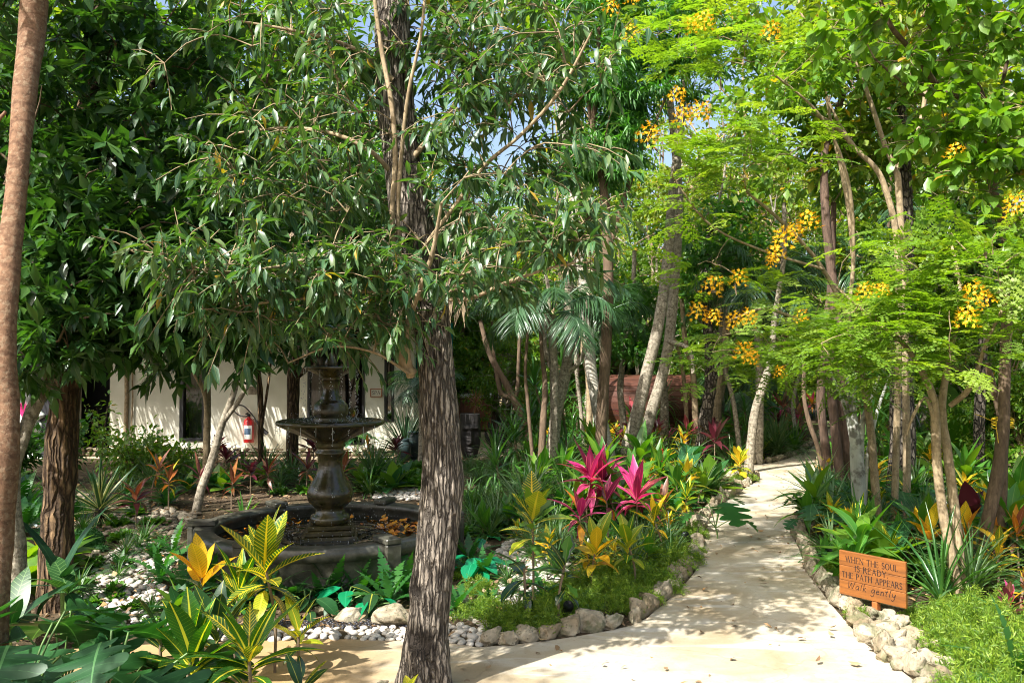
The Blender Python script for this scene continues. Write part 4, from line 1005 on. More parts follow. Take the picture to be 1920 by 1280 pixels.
# ---------------------------------------------------------------- hot tubs
def hottub(px, d, w, label, rz=0.0):
    p = P(px, 700, d); e = empty('hot_tub', (p[0], p[1], 0)); tag(e, label, 'hot tub', 'hot tubs on the terrace'); H = P(0, 742, d)[2]; h = w / 2
    x = -h
    n = 22; sw = w / n
    for i in range(n):
        m_ = MB(); box(m_, (-h + i * sw + .003, -h, .05), (-h + (i + 1) * sw - .003, -h + .03, H - .02), bev=.003); m_.build('plank', M['tubwood'], e, False)
    m_ = MB()
    box(m_, (-h, -h + .031, .04), (h, h, H - .03)); m_.build('shell', M['cedar'], e, False)
    m_ = MB(); box(m_, (-h - .04, -h - .04, H - .019), (h + .04, h + .04, H + .07), bev=.03); m_.build('rim', M['tubwhite'], e, False)
    m_ = MB(); box(m_, (-h + .15, -h + .15, H + .071), (h - .15, h - .15, H + .10), bev=.01); m_.build('cover', M['blackwater'], e, False)
    m_ = MB(); box(m_, (-.1, -h - .45, .0), (.5, -h - .05, .2), bev=.01); box(m_, (-.1, -h - .25, .201), (.5, -h - .05, .4), bev=.01); m_.build('step', M['tubwood'], e, False)
    e.rotation_euler = (0, 0, rz)
hottub(862, 20.5, 1.55, 'brown panelled hot tub with white rim directly right of the central trunk')
hottub(1058, 21.5, 1.5, 'white rimmed hot tub half hidden behind the pale stems in the middle')
# ---------------------------------------------------------------- barrel sauna: staves one by one
bs = empty('barrel_sauna', (P(1210, 700, 17.4)[0], 17.4, 0)); tag(bs, 'reddish wooden barrel sauna lying behind the two leaning trunks', 'sauna')
R_, L_ = .66, 1.78; n = 34; zc = .70
for i in range(n):
    a = i / n * 2 * math.pi; m_ = MB()
    box(m_, (-L_ / 2, -.059, R_ - .03), (L_ / 2, .059, R_ + random.uniform(-.002, .003)), bev=.006); o = m_.build('stave', M['cedar'], bs, False)
    o.matrix_local = Matrix.Translation((0, 0, zc)) @ Matrix.Rotation(a, 4, 'X')
m_ = MB(); aa = np.linspace(0, 6.283, 40, endpoint=False)
for X in (-L_ / 2 + .06, L_ / 2 - .06):
    m_.add(np.vstack([[[X, (R_ - .032) * math.cos(q), zc + (R_ - .032) * math.sin(q)] for q in aa], [[X, 0, zc]]]), [np.array([[i, (i + 1) % 40, 40] for i in range(40)])])
m_.build('end_wall', M['cedar'], bs, False)
m_ = MB()
for X in (-.6, .6): box(m_, (X - .06, -.5, 0), (X + .06, .5, .12), bev=.01)
m_.build('cradle', M['cedar'], bs, False)
# white walls far behind the trees
for (x0, x1_, d, z0, z1, lab) in [(1335, 1362, 24, .8, 3.2, 'narrow white wall glimpsed behind the trunks right of the sauna'), (1395, 1440, 25, .8, 2.6, 'pale wall glimpsed through leaves behind the leaning speckled trunk')]:
    a, b = P(x0, 700, d), P(x1_, 700, d); m_ = MB(); box(m_, (a[0], d, 0), (b[0], d + .3, z1 - 1.0), bev=.01); o = m_.build('garden_wall', M['white_wall'], None, False); tag(o, lab, 'wall')
a, b = P(1870, 700, 13), P(2060, 700, 13); m_ = MB(); box(m_, (a[0], 13, 0), (b[0], 13.3, 1.3), bev=.01); o = m_.build('garden_wall', M['white_wall'], None, False); tag(o, 'white wall behind the banana leaves at the right edge', 'wall')
# garden spotlights
for (px, py, rz, lab) in [(305, 948, .6, 'slim black spotlight on the soil right of the variegated yucca'), (1062, 1172, .2, 'black spotlight with glass front behind the near kerb'), (1291, 1030, -.8, 'small steel spotlight beside the kerb at the path bend'), (1546, 1058, .3, 'dark spotlight low in the plants left of the wooden sign'), (777, 880, .3, 'black spotlight in the ground cover behind the fountain')]:
    e = empty('garden_spotlight', G(px, py), rz); tag(e, lab, 'spotlight', 'low garden spotlights')
    m_ = MB(); tube(m_, [(0, 0, -.03), (0, 0, .07)], .008, 8); m_.build('spike', M['metalblack'], e)
    m_ = MB(); tube(m_, [(0, .03, .055), (0, 0, .085), (0, -.05, .135), (0, -.055, .14)], [.022, .03, .034, .03], 14); m_.build('lamp_head', M['metalblack'], e)
    m_ = MB(); tube(m_, [(0, -.052, .137), (0, -.058, .143)], [.029, .029], 14); m_.build('lens', M['metalblack'], e)
# pale hose at the far left, yellow tape on the right tree is added with that tree
m_ = MB(); tube(m_, smooth_path([G(30, 975), G(60, 985) + [0, 0, .03], G(75, 1000) + [0, 0, .02], G(60, 1012)], 16), .012, 8); tag(m_.build('garden_hose', M['hose']), 'pale blue hose lying on the rubble between the left trunks', 'hose')
# ---------------------------------------------------------------- trees
def stem_world(rows, n=None):
    """rows (px, py, distance, width px) -> centre line and radii"""
    q = np.array([[*P(a, b, d), w * d / F / 2] for a, b, d, w in rows])
    if q[0][2] < .6: q[0][2] = min(q[0][2], 0) - .05
    n = n or max(8, len(rows) * 6)
    s = smooth_path(q, n); return s[:, :3], np.maximum(s[:, 3], .001)

LT = {
 'lau': [leafT(2, ell(.19, .58), fold=.25, bend=b) for b in (.2, .6, -.1)],
 'wil': [leafT(3, lance(.135, .42), fold=.28, bend=b) for b in (.25, .7, 1.0)],
 'dia': [dia(.24, .5, .3, .2), dia(.3, .45, .2, .1), dia(.2, .5, .4, .35)],
 'thin': [dia(.08, .4, .1, .3), dia(.1, .4, .1, .15)],
 'big': [leafT(3, ell(.3, .45), fold=.2, bend=b, wave=.05) for b in (.3, .8)],
}
def bipinnate(npair, nl, seed):
    r = np.random.default_rng(seed); V, T, A = [], [], []; n = 0
    def quad(p, d, nrm, L, W):
        nonlocal n
        d = unit(d); x = unit(np.cross(d, nrm)); q = [p, p + d * L * .55 + x * W, p + d * L, p + d * L * .55 - x * W]
        V.extend(q); A.extend([[0, 0, 0], [1, .5, 0], [0, 1, 0], [-1, .5, 0]]); T.append([n, n + 1, n + 2, n + 3]); n += 4
    for i in range(npair + 1):
        t = .22 + .72 * i / npair; base = np.array([0, t, -.18 * t * t])
        for s in ((-1, 1) if i < npair else (0,)):
            d = unit(np.array([s * .9, .75 - .35 * (1 - t) + .0, -.06])) if s else np.array([0, 1, -.25]); L = (.30 - .12 * abs(t - .5)) * r.uniform(.85, 1.1)
            for j in range(nl):
                u = (j + .7) / nl; p = base + d * L * u + np.array([0, 0, -.05 * u * u])
                side = unit(np.cross(d, [0, 0, 1]))
                for q in (-1, 1):
                    ld = side * q * .9 + d * .35 + np.array([0, 0, -.04]); quad(p, ld, np.array([0, 0, 1.0]) + r.normal(0, .25, 3), .125 * r.uniform(.85, 1.1) * (1.05 - .3 * abs(u - .5)), .042)
    # rachis
    k = 6; ys_ = np.linspace(0, .95, k)
    for a, b in zip(ys_[:-1], ys_[1:]):
        V.extend([[-.004, a, -.18 * a * a], [.004, a, -.18 * a * a], [.004, b, -.18 * b * b], [-.004, b, -.18 * b * b]]); A.extend([[0, 0, 0]] * 4); T.append([n, n + 1, n + 2, n + 3]); n += 4
    return np.array(V), [np.array(T)], np.array(A)
LT['bip'] = [bipinnate(3, 4, 1), bipinnate(3, 5, 2), bipinnate(4, 4, 3)]

def crown_skeleton(mb, nodes, blobs, rs, tw=.012, sides=5, avoid=None):
    """join cluster centres to the nearest wood; returns centres and outward directions"""
    C_ = []
    for (px, py, d, rx, ry, rz, n) in blobs:
        c = P(px, py, d); k = 0
        while k < n:
            u = rs.normal(size=3); u = u / np.linalg.norm(u) * rs.random() ** (1 / 2.2)
            q = c + u * np.array([rx, ry, rz]); k += 1
            if avoid is not None and avoid(q) and rs.random() < .6: continue
            C_.append(q)
    C_ = np.array(C_); nodes = [np.asarray(x) for x in nodes]; N_ = np.array(nodes)
    order = np.argsort([np.min(np.linalg.norm(N_ - c, axis=1)) for c in C_]); outd = np.zeros_like(C_)
    for i in order:
        c = C_[i]; dd = np.linalg.norm(N_ - c, axis=1) + np.maximum(0, N_[:, 2] - c[2]) * .8; j = int(np.argmin(dd)); a = N_[j]
        L = np.linalg.norm(c - a)
        m = a * .5 + c * .5 + np.array([0, 0, .12 * L]) + rs.normal(0, .06 * L, 3)
        p = smooth_path([a, m, c], 5 if L < .5 else 8); r0 = min(tw * (.35 + L * .9), tw * 2.2)
        tube(mb, p, np.linspace(r0, .0025, len(p)), sides, cap=False)
        outd[i] = unit(c - a + np.array([0, 0, .1 * L])); N_ = np.vstack([N_, p[len(p) // 2:]])
    return C_, outd

def leaf_cloud(mb, C_, outd, rs, tmpl, shoots=6, per=7, sl=.3, size=.1, wid=None, droop=.3, spread=1.0, whorl=False, twigs=None, hang=0.0, up=.0, gray=1, flat=False):
    S = np.repeat(np.arange(len(C_)), shoots); n = len(S)
    d = unit(outd[S] * .8 + rs.normal(0, .75 * spread, (n, 3)) * np.array([1, 1, .6]) + [0, 0, up]); L = sl * rs.uniform(.5, 1.25, n)
    if twigs is not None:
        for i in range(n):
            a = C_[S[i]]; e = a + d[i] * L[i] - np.array([0, 0, hang * L[i] * .5]); tube(twigs, smooth_path([a, (a + e) / 2 + [0, 0, .03], e], 4), np.array([.0035, .003, .0025, .0015]) * gray, 3, cap=False)
    k = np.arange(per); t = ((k + .6) / per) if not whorl else .55 + .45 * (k / per) ** .5
    t = np.tile(t, n); idx = np.repeat(np.arange(n), per)
    D = d[idx]; pos = C_[S][idx] + D * (L[idx] * t)[:, None] - np.array([0, 0, 1.0]) * (hang * L[idx] * t * t * .5)[:, None]
    ph = np.tile(k * 2.4, n) + np.repeat(rs.uniform(0, 6.28, n), per); ref = np.tile([0, 0, 1.0], (len(D), 1))
    X = unit(np.cross(D, ref) + 1e-4); Z = np.cross(X, D); R_ = X * np.cos(ph)[:, None] + Z * np.sin(ph)[:, None]
    Yd = unit(D * .55 + R_ * .8 + np.array([0, 0, -1.0]) * (droop * rs.uniform(.4, 1.5, len(D)))[:, None] + rs.normal(0, .12, D.shape))
    Nn = unit(np.array([0, 0, 1.0]) + R_ * .35 * (1 + droop) + rs.normal(0, .28, D.shape))
    if flat: Yd = unit(Yd * np.array([1, 1, .3])); Nn = unit(np.array([0, 0, 1.0]) + rs.normal(0, .14, D.shape))
    sz = size * rs.uniform(.6, 1.25, len(D))
    scatter_leaves(mb, tmpl, pos, Yd, Nn, sz, None if wid is None else sz * wid, rs.random(len(D)))
    return pos, Yd, Nn, sz

def tree(name, label, stems, bark, blobs=(), leaf=None, group=None, cat='tree', seed=1, lp=None, tw=.012, twig='twig', sides=10, bump=.06, stemname='trunk', nleafparts=0, auto=False, avoid=None):
    rs = np.random.default_rng(seed); lp = dict(lp or {})
    b = stem_world(stems[0])[0][0].copy(); b[2] = 0
    root = empty(name, b); tag(root, label, cat, group, auto)
    nodes = []
    for i, st in enumerate(stems):
        p, r = stem_world(st); m_ = MB(); tube(m_, p - b, r, sides if r.max() > .02 else 7, bump, 7 if r.max() > .05 else 18, seed=seed + i)
        m_.build(stemname if i == 0 or st[0][1] > 780 else 'branch', M[bark], root); nodes += list(p[len(p) // 2:] - b) if i == 0 and len(stems) > 1 else list(p[len(p) // 3:] - b)
    if blobs:
        wood = MB(); C_, od = crown_skeleton(wood, [n + b for n in nodes], blobs, rs, tw, avoid=avoid)
        tm = LT[lp.pop('t', 'dia')]; tg = wood if lp.pop('twigs', False) else None
        cr = MB(); pos, Yd, Nn, sz = leaf_cloud(cr, C_, od, rs, tm, twigs=tg, **lp)
        wood.V = [v - b for v in wood.V]; cr.V = [v - b for v in cr.V]
        if wood.V: stuff(wood.build('branches', M[twig], root))
        if nleafparts:      # the leaves nearest the viewer, one by one
            nl = len(pos); dist = np.linalg.norm(pos - np.array([0, 0, EYE]), axis=1); px = [topx(q) for q in pos]
            okk = np.array([0 < a < 1920 and 0 < c < 1280 for a, c in px]); o_ = np.argsort(np.where(okk, dist, 99))[:nleafparts]
            me = []
            for k, (tv, tf, ta) in enumerate(tm):
                q = MB(); q.add(tv, tf, ta); me.append(q.mesh('leaf', M[leaf]))
            for i in o_:      # grow one more leaf next to each, as its own object
                Y = unit(Yd[i] + rs.normal(0, .35, 3)); X = unit(np.cross(Y, Nn[i])); Z = np.cross(X, Y); s = sz[i]
                T = Matrix(((X[0] * s, Y[0] * s, Z[0] * s, pos[i][0] - b[0]), (X[1] * s, Y[1] * s, Z[1] * s, pos[i][1] - b[1]), (X[2] * s, Y[2] * s, Z[2] * s, pos[i][2] - b[2]), (0, 0, 0, 1)))
                mkobj('leaf', random.choice(me), root, T)
        stuff(cr.build('crown', M[leaf], root))
    return root, b

# -- the big furrowed trunk in front, its shoots and hanging grey-green leaves
rows = [(794, 1345, 4.2, 86), (799, 1260, 4.2, 82), (806, 1150, 4.2, 76), (815, 1050, 4.2, 74), (826, 950, 4.2, 76), (829, 860, 4.2, 74), (822, 740, 4.2, 73), (812, 640, 4.22, 70), (803, 560, 4.25, 72), (786, 480, 4.3, 76), (768, 400, 4.3, 74), (752, 300, 4.35, 72), (742, 200, 4.4, 70), (736, 60, 4.4, 66), (730, -120, 4.5, 60), (722, -420, 4.6, 52), (716, -800, 4.6, 36)]
root, tb = tree('central_tree', 'large tree with grey furrowed trunk and hanging narrow leaves in the middle foreground', [
    [(770, 705, 4.16, 16), (762, 660, 4.08, 15), (762, 620, 4.05, 13), (775, 575, 4.02, 11), (795, 520, 3.95, 10), (812, 470, 3.9, 9), (828, 380, 3.8, 6)],
    [(744, 520, 4.2, 11), (737, 450, 4.15, 10), (736, 380, 4.12, 10), (741, 300, 4.12, 10), (735, 200, 4.1, 10), (715, 90, 4.1, 9), (700, -30, 4.1, 8), (690, -200, 4.1, 8)],
    [(752, 500, 4.18, 9), (746, 400, 4.14, 9), (752, 300, 4.1, 8), (765, 180, 4.05, 7), (790, 60, 4, 6), (800, -60, 4, 5)],
    [(752, 640, 4.1, 20), (758, 680, 4.12, 22), (775, 700, 4.15, 18)],
    [(790, 560, 4.1, 9), (740, 545, 4.0, 8), (660, 548, 3.9, 7), (560, 560, 3.8, 6), (470, 570, 3.7, 4)],
    [(745, 520, 4.1, 8), (690, 500, 4.0, 7), (610, 480, 3.9, 7), (520, 500, 3.8, 6), (430, 510, 3.7, 5), (330, 505, 3.6, 3)],
    [(825, 560, 4.1, 10), (880, 560, 4.0, 8), (950, 530, 3.9, 7), (1040, 500, 3.85, 5), (1110, 490, 3.8, 3)],
    [(790, 470, 4.2, 9), (850, 390, 4.1, 8), (910, 310, 4.1, 8), (980, 250, 4.0, 7), (1050, 170, 3.9, 7), (1110, 60, 3.8, 4)],
    [(770, 300, 4.3, 12), (830, 230, 4.3, 10), (880, 150, 4.3, 8), (930, 60, 4.3, 6), (970, -60, 4.3, 5)],
    [(740, 330, 4.3, 10), (690, 280, 4.2, 9), (620, 250, 4.2, 8), (540, 240, 4.2, 6), (440, 250, 4.2, 4)],
    [(738, 150, 4.3, 10), (660, 90, 4.3, 8), (560, 60, 4.3, 6), (450, 40, 4.3, 4)],
    [(768, 700, 4.1, 6), (700, 660, 4.0, 5), (620, 650, 3.95, 4), (540, 680, 3.9, 2.5)]],
    'bark_tan', [
    (700, 520, 3.9, .40, .3, .13, 20), (520, 520, 3.8, .35, .25, .12, 22), (380, 515, 3.65, .26, .18, .10, 15), (470, 590, 3.75, .16, .12, .08, 6),
    (600, 640, 4.0, .30, .22, .06, 9), (710, 630, 3.95, .16, .15, .07, 7), (880, 540, 3.95, .25, .2, .08, 8), (1000, 450, 3.9, .30, .2, .16, 13), (1090, 420, 3.85, .1, .1, .2, 4),
    (880, 400, 4.1, .32, .3, .3, 18), (980, 260, 4.1, .4, .3, .3, 18), (860, 200, 4.3, .42, .4, .4, 26), (1050, 110, 4.0, .26, .25, .3, 12), (900, 40, 4.3, .6, .4, .4, 24),
    (640, 230, 4.2, .45, .4, .35, 24), (520, 270, 4.2, .35, .3, .35, 10), (640, 60, 4.3, .6, .4, .35, 22), (420, 80, 4.4, .4, .3, .3, 4), (600, 370, 4.1, .4, .25, .14, 11), (700, 400, 4.5, .3, .3, .15, 6), (440, 330, 4.2, .3, .25, .2, 3),
    (760, -200, 4.5, 1.2, 1.0, .5, 46), (950, -250, 4.6, .9, .9, .4, 24), (320, -880, 4.0, 1.2, 1.3, .6, 34), (520, -620, 5.6, 1.0, 1.0, .5, 26), (760, -800, 4.4, .9, .9, .5, 20)],  # out of view overhead; the highest clusters are added to shade the path
    'willow', lp=dict(t='wil', shoots=4, per=9, sl=.25, size=.096, droop=.6, twigs=True, hang=.2), tw=.008, twig='twig', seed=11, stemname='branch', nleafparts=300, sides=10, avoid=lambda q: (q[1] < 4.4 and 690 < topx(q)[0] < 850 and 20 < topx(q)[1] < 500) or (545 < topx(q)[0] < 700 and topx(q)[1] > 600))
p, r = stem_world(rows, 420); sidesN = 150
T, X, Y = path_frames(p); a = np.linspace(0, 2 * math.pi, sidesN, endpoint=False)
dirs = X[:, None] * np.cos(a)[None, :, None] + Y[:, None] * np.sin(a)[None, :, None]
q = (p[:, None] + dirs * r[:, None, None]); w = q * np.array([1, 1, .11]) + .03 * np.stack([fbm(q, 5, 2, 4), fbm(q, 5, 2, 9), 0 * q[..., 0]], -1)
rid = 1 - np.abs(vnoise(w, 62, 3)) * 1.9; rid2 = 1 - np.abs(vnoise(w * [1, 1, 2.2], 30, 8)) * 1.4
h = np.clip(rid * .6 + rid2 * .4, 0, 1); big = fbm(q, 3.0, 3, 2)
depth = .006 * h + .012 * big
for (pz, pa, s, dpt) in ((1.05 - .9, -1.75, .07, -.02), (1.6, 2.4, .06, .015)): pass
kn = lambda px, py, rad, amp: amp * np.exp(-(((q[..., 0] - P(px, py, 4.12)[0]) ** 2 + (q[..., 2] - P(px, py, 4.12)[2]) ** 2) / rad ** 2)) * (dirs[..., 1] < .1)
depth = depth + kn(790, 1205, .055, -.022) + kn(775, 1215, .09, .014) + kn(785, 1110, .05, .012) + kn(782, 1108, .02, -.02) + kn(790, 600, .05, .012)
flare = np.clip((.35 - q[..., 2]) / .35, 0, 1) ** 2 * .03 * (1 + np.sin(a * 5)[None])
v = p[:, None] + dirs * (r[:, None] - .004 + depth + flare)[..., None] - tb
A = np.zeros_like(v); A[..., 0] = a / 6.28; A[..., 1] = np.linspace(0, 5, len(p))[:, None]; A[..., 2] = np.clip(h + kn(790, 1205, .06, -1.6) + kn(782, 1108, .03, -1.4) + kn(800, 905, .02, -1.0), 0, 1)
m_ = MB(); m_.add(v.reshape(-1, 3), grid_faces(len(p), sidesN, True)[:, ::-1], A.reshape(-1, 3)); m_.build('trunk', M['bark_main'], root)

# -- bare reddish trunk at the left edge
tree('leaning_tree', 'bare smooth reddish trunk leaning along the left edge of the view', [[(-18, 1400, 3.9, 60), (-14, 1150, 3.95, 56), (-4, 1000, 4.0, 54), (6, 860, 4.0, 54), (8, 760, 4.05, 50), (6, 640, 4.1, 45), (18, 480, 4.2, 40), (34, 320, 4.3, 37), (46, 180, 4.4, 42), (60, 60, 4.5, 46), (66, -60, 4.5, 48), (72, -400, 4.7, 40)], [(58, 20, 4.5, 34), (100, -100, 4.5, 30), (150, -300, 4.5, 24)], [(-30, 360, 4.3, 8), (-8, 240, 4.3, 7), (10, 210, 4.35, 6)]],
     'bark_red', [(60, -350, 4.6, 1.5, 1.2, .5, 16), (-200, -200, 4.4, .7, 1.0, .6, 8)], 'laurel', seed=21, lp=dict(t='lau', shoots=5, per=8, sl=.26, size=.13, droop=.2, whorl=True), sides=22, bump=.05)
# -- dark evergreen mass
LB = dict(t='lau', shoots=6, per=9, sl=.24, size=.135, droop=.25, whorl=True)
tree('laurel_tree', 'dark evergreen tree with ridged brown trunk on the left, dense canopy over the garden', [[(100, 1165, 5.6, 70), (104, 1080, 5.6, 62), (108, 980, 5.6, 56), (114, 860, 5.6, 57), (124, 740, 5.6, 54), (132, 640, 5.6, 50), (136, 500, 5.7, 50), (150, 360, 5.8, 44), (170, 150, 6, 36), (190, -100, 6.2, 26)],
     [(134, 560, 5.65, 24), (230, 480, 6.0, 20), (340, 420, 6.3, 15), (460, 400, 6.6, 10)], [(140, 480, 5.7, 20), (60, 380, 5.3, 16), (10, 330, 5.0, 10)], [(160, 300, 5.9, 18), (260, 180, 6.2, 14), (380, 100, 6.4, 9)]],
     'bark_dark', [(110, 560, 5.0, .75, .5, .4, 52), (300, 600, 5.4, .7, .5, .25, 44), (220, 420, 5.4, .95, .7, .5, 66), (430, 540, 6.0, .7, .6, .4, 46), (90, 300, 5.6, .9, .9, .6, 44), (320, 240, 6.2, 1.0, .9, .7, 50), (60, 100, 5.6, .8, .9, .6, 32), (300, 30, 6.2, 1.2, 1.0, .6, 44), (40, 460, 5.0, .35, .3, .2, 14), (100, -250, 5.8, 1.6, 1.4, .8, 26)],
     'laurel', seed=31, lp=LB, tw=.014, twig='twig_dark', sides=26, bump=.13, nleafparts=300)
tree('laurel_tree', 'second dark evergreen whose canopy hangs behind the fountain, before the spa wall', [[(548, 862, 12.0, 24), (549, 780, 12, 23), (551, 700, 12, 24), (560, 600, 12, 22), (570, 480, 12, 18), (560, 200, 12, 12)], [(551, 710, 12, 12), (575, 690, 11.9, 11), (600, 655, 11.8, 10)]],
     'bark_dark', [(480, 570, 10.5, 1.5, 1.0, .6, 56), (330, 600, 10.0, 1.2, .9, .45, 38), (620, 560, 10.8, 1.1, .9, .6, 44), (520, 460, 11, 1.9, 1.2, 1.0, 60), (680, 420, 11, 1.2, 1.0, 1.0, 40), (350, 350, 10.5, 1.7, 1.2, 1.2, 46)],
     'laurel', seed=32, lp=dict(LB, size=.16, sl=.35, shoots=6), tw=.016, twig='twig_dark', sides=12)
tree('laurel_tree', 'sunlit upper evergreen at the top left behind the dark canopy', [[(112, 990, 8.6, 26), (120, 700, 8.6, 24), (180, 500, 8.7, 20), (280, 200, 9, 14)]],
     'bark_brown', [(280, 200, 8.6, 1.4, 1.0, 1.0, 60), (520, 150, 9, 1.2, .9, .9, 46), (120, 120, 8.5, 1.2, .9, .9, 36), (400, -20, 9, 1.8, 1.1, .8, 40), (330, 420, 8.6, 1.0, .8, .6, 34)],
     'forest', seed=33, lp=dict(LB, size=.15, sl=.32), tw=.014, twig='twig_dark')
tree('dark_trunk_tree', 'dark rough trunk just behind the leaning reddish trunk on the left', [[(28, 1150, 5.0, 56), (26, 1040, 5.0, 44), (20, 960, 5.0, 36), (22, 880, 5.05, 30), (34, 840, 5.1, 26), (62, 770, 5.2, 24), (88, 715, 5.3, 22), (110, 660, 5.5, 18)], [(22, 880, 5.05, 20), (24, 740, 5.1, 15), (20, 640, 5.1, 12)]], 'bark_pale', [(90, 620, 5.4, .35, .3, .2, 12)], 'laurel', seed=34, lp=LB, sides=18, bump=.12)
# -- slender trees in front of the spa wall
def slim(label, rows, bark, blobs=(), leaf='laurel', lp=None, seed=1, name='slender_tree', group=None, extra=()):
    return tree(name, label, [rows, *extra], bark, blobs, leaf, seed=seed, lp=lp or dict(t='lau', shoots=5, per=8, sl=.28, size=.14, droop=.25, whorl=True), tw=.01, twig='twig_dark', sides=12, bump=.07, group=group)
slim('slender pale tree with two close stems standing left of the extinguisher', [(385, 900, 11.2, 14), (388, 820, 11.2, 13), (389, 740, 11.2, 13), (388, 690, 11.2, 11), (380, 640, 11.2, 9)], 'bark_tan', seed=41, extra=[[(389, 800, 11.15, 10), (384, 740, 11.1, 9), (365, 700, 11, 9), (345, 670, 11, 8)]])
slim('spotted leaning tree forking towards the extinguisher on the wall', [(366, 958, 9.2, 17), (378, 915, 9.2, 16), (398, 860, 9.3, 15), (418, 790, 9.3, 13), (440, 730, 9.3, 11), (452, 660, 9.3, 9), (455, 590, 9.3, 7)], 'bark_pale', seed=42, extra=[[(420, 790, 9.3, 9), (448, 750, 9.25, 9), (462, 720, 9.2, 8), (466, 660, 9.2, 6)]])
slim('dark slim trunk with a thin side stem left of the fountain column', [(489, 885, 11.6, 11), (489, 820, 11.6, 11), (488, 740, 11.6, 11), (484, 690, 11.6, 9), (480, 600, 11.6, 8)], 'bark_dark', seed=43, extra=[[(491, 800, 11.6, 5), (500, 740, 11.5, 5), (508, 680, 11.5, 4)]])
slim('dark slim trunk behind the glazed pots at the teal curtain', [(793, 860, 13.8, 12), (794, 760, 13.8, 11), (796, 650, 13.8, 9)], 'bark_brown', seed=44)

# -- trees right of the central trunk
WB = dict(t='dia', shoots=7, per=9, sl=.5, size=.17, droop=.2)
tree('white_stem_tree', 'whitish curved trunk rising left of the brown trunk in the centre', [[(1150, 885, 11.6, 27), (1136, 830, 11.7, 26), (1120, 760, 11.8, 23), (1108, 690, 12, 21), (1102, 600, 12, 20), (1093, 520, 12, 20), (1082, 420, 12, 20), (1070, 320, 12, 19), (1056, 235, 12, 17), (1045, 120, 12, 15), (1040, -60, 12, 12)], [(1070, 330, 12, 6), (1140, 250, 11.8, 5), (1190, 240, 11.7, 4)]],
     'bark_white', [(1040, 60, 12, 1.4, 1.0, .9, 26), (980, -60, 12, 1.6, 1.2, .8, 24)], 'forest', seed=51, lp=WB, sides=16)
tree('brown_forked_tree', 'smooth brown trunk forking high up with feathery dark leaves, right of centre', [[(1124, 905, 11.0, 24), (1126, 840, 11, 23), (1131, 740, 11, 21), (1138, 620, 11, 20), (1141, 520, 11, 19), (1137, 430, 11, 19), (1132, 350, 11, 17), (1118, 280, 11, 14), (1112, 230, 11, 12), (1122, 150, 11, 10), (1122, 40, 11, 8)],
     [(1138, 360, 11, 8), (1142, 300, 11, 7), (1120, 265, 11, 5)], [(1114, 262, 11, 8), (1104, 200, 11, 7), (1090, 120, 11, 6)], [(1140, 470, 11, 10), (1165, 390, 11, 11), (1184, 330, 11, 10), (1188, 296, 11, 9), (1172, 230, 11, 8), (1150, 180, 11, 7), (1112, 130, 11, 5)], [(1188, 300, 11, 6), (1215, 260, 11, 5), (1250, 180, 11, 4)]],
     'bark_brown', [(1150, 170, 11, .75, .6, .6, 28), (1250, 110, 11, .7, .6, .6, 22), (1110, 300, 11, .35, .3, .45, 14), (1200, 20, 11, 1.0, .8, .5, 22), (1170, 270, 11, .35, .35, .3, 12), (1050, 120, 11, .4, .4, .4, 12)], 'feather', seed=52, lp=dict(t='thin', shoots=9, per=16, sl=.34, size=.15, wid=1.1, droop=.6, hang=.4, twigs=False), tw=.01, twig='twig_dark', sides=14)
tree('twin_trunk_tree', 'left one of the two tall pale leaning trunks before the barrel sauna', [[(1165, 885, 12.2, 29), (1178, 835, 12.2, 26), (1196, 770, 12.2, 24), (1215, 690, 12.2, 22), (1234, 610, 12.2, 21), (1248, 520, 12.3, 20), (1256, 440, 12.3, 20), (1262, 360, 12.3, 18), (1275, 240, 12.3, 15), (1290, 60, 12.3, 12)]], 'bark_pale', [(1290, 40, 12.3, 1.1, .9, .7, 20)], 'forest_yellow', seed=53, lp=WB, sides=18)
tree('twin_trunk_tree', 'right one of the two tall pale leaning trunks before the barrel sauna', [[(1190, 880, 12.7, 26), (1205, 830, 12.7, 23), (1222, 770, 12.7, 21), (1245, 690, 12.7, 20), (1258, 610, 12.7, 19), (1264, 520, 12.7, 20), (1270, 440, 12.7, 19), (1272, 360, 12.7, 17), (1262, 240, 12.7, 14), (1240, 60, 12.7, 11)], [(1255, 640, 12.6, 9), (1292, 655, 12.4, 8), (1300, 700, 12.3, 7)]], 'bark_pale', [(1200, 0, 12.6, 1.0, .8, .7, 18)], 'forest', seed=54, lp=WB, sides=18)
def stick(label, rows, bark='bark_pale', seed=1, extra=(), name='slender_tree', blobs=(), leaf='forest', lp=None, sides=12):
    return tree(name, label, [rows, *extra], bark, blobs, leaf, seed=seed, lp=lp or dict(t='dia', shoots=6, per=9, sl=.45, size=.15, droop=.2), tw=.009, twig='twig', sides=sides, bump=.08)
stick('crooked pale tree with mottled stem behind the green strap leaves in the centre', [(1030, 885, 11.0, 24), (1040, 800, 11, 22), (1052, 730, 11, 24), (1062, 690, 11, 20), (1068, 640, 11, 20), (1066, 560, 11, 18), (1075, 470, 11, 12)], seed=61, extra=[[(1052, 740, 11, 14), (1035, 690, 11, 11), (1020, 640, 11, 10), (1030, 560, 11, 8), (1020, 500, 11, 6)], [(1062, 700, 11, 9), (1085, 680, 10.9, 9), (1100, 640, 10.9, 8), (1098, 590, 11, 7), (1110, 520, 11, 6)]])
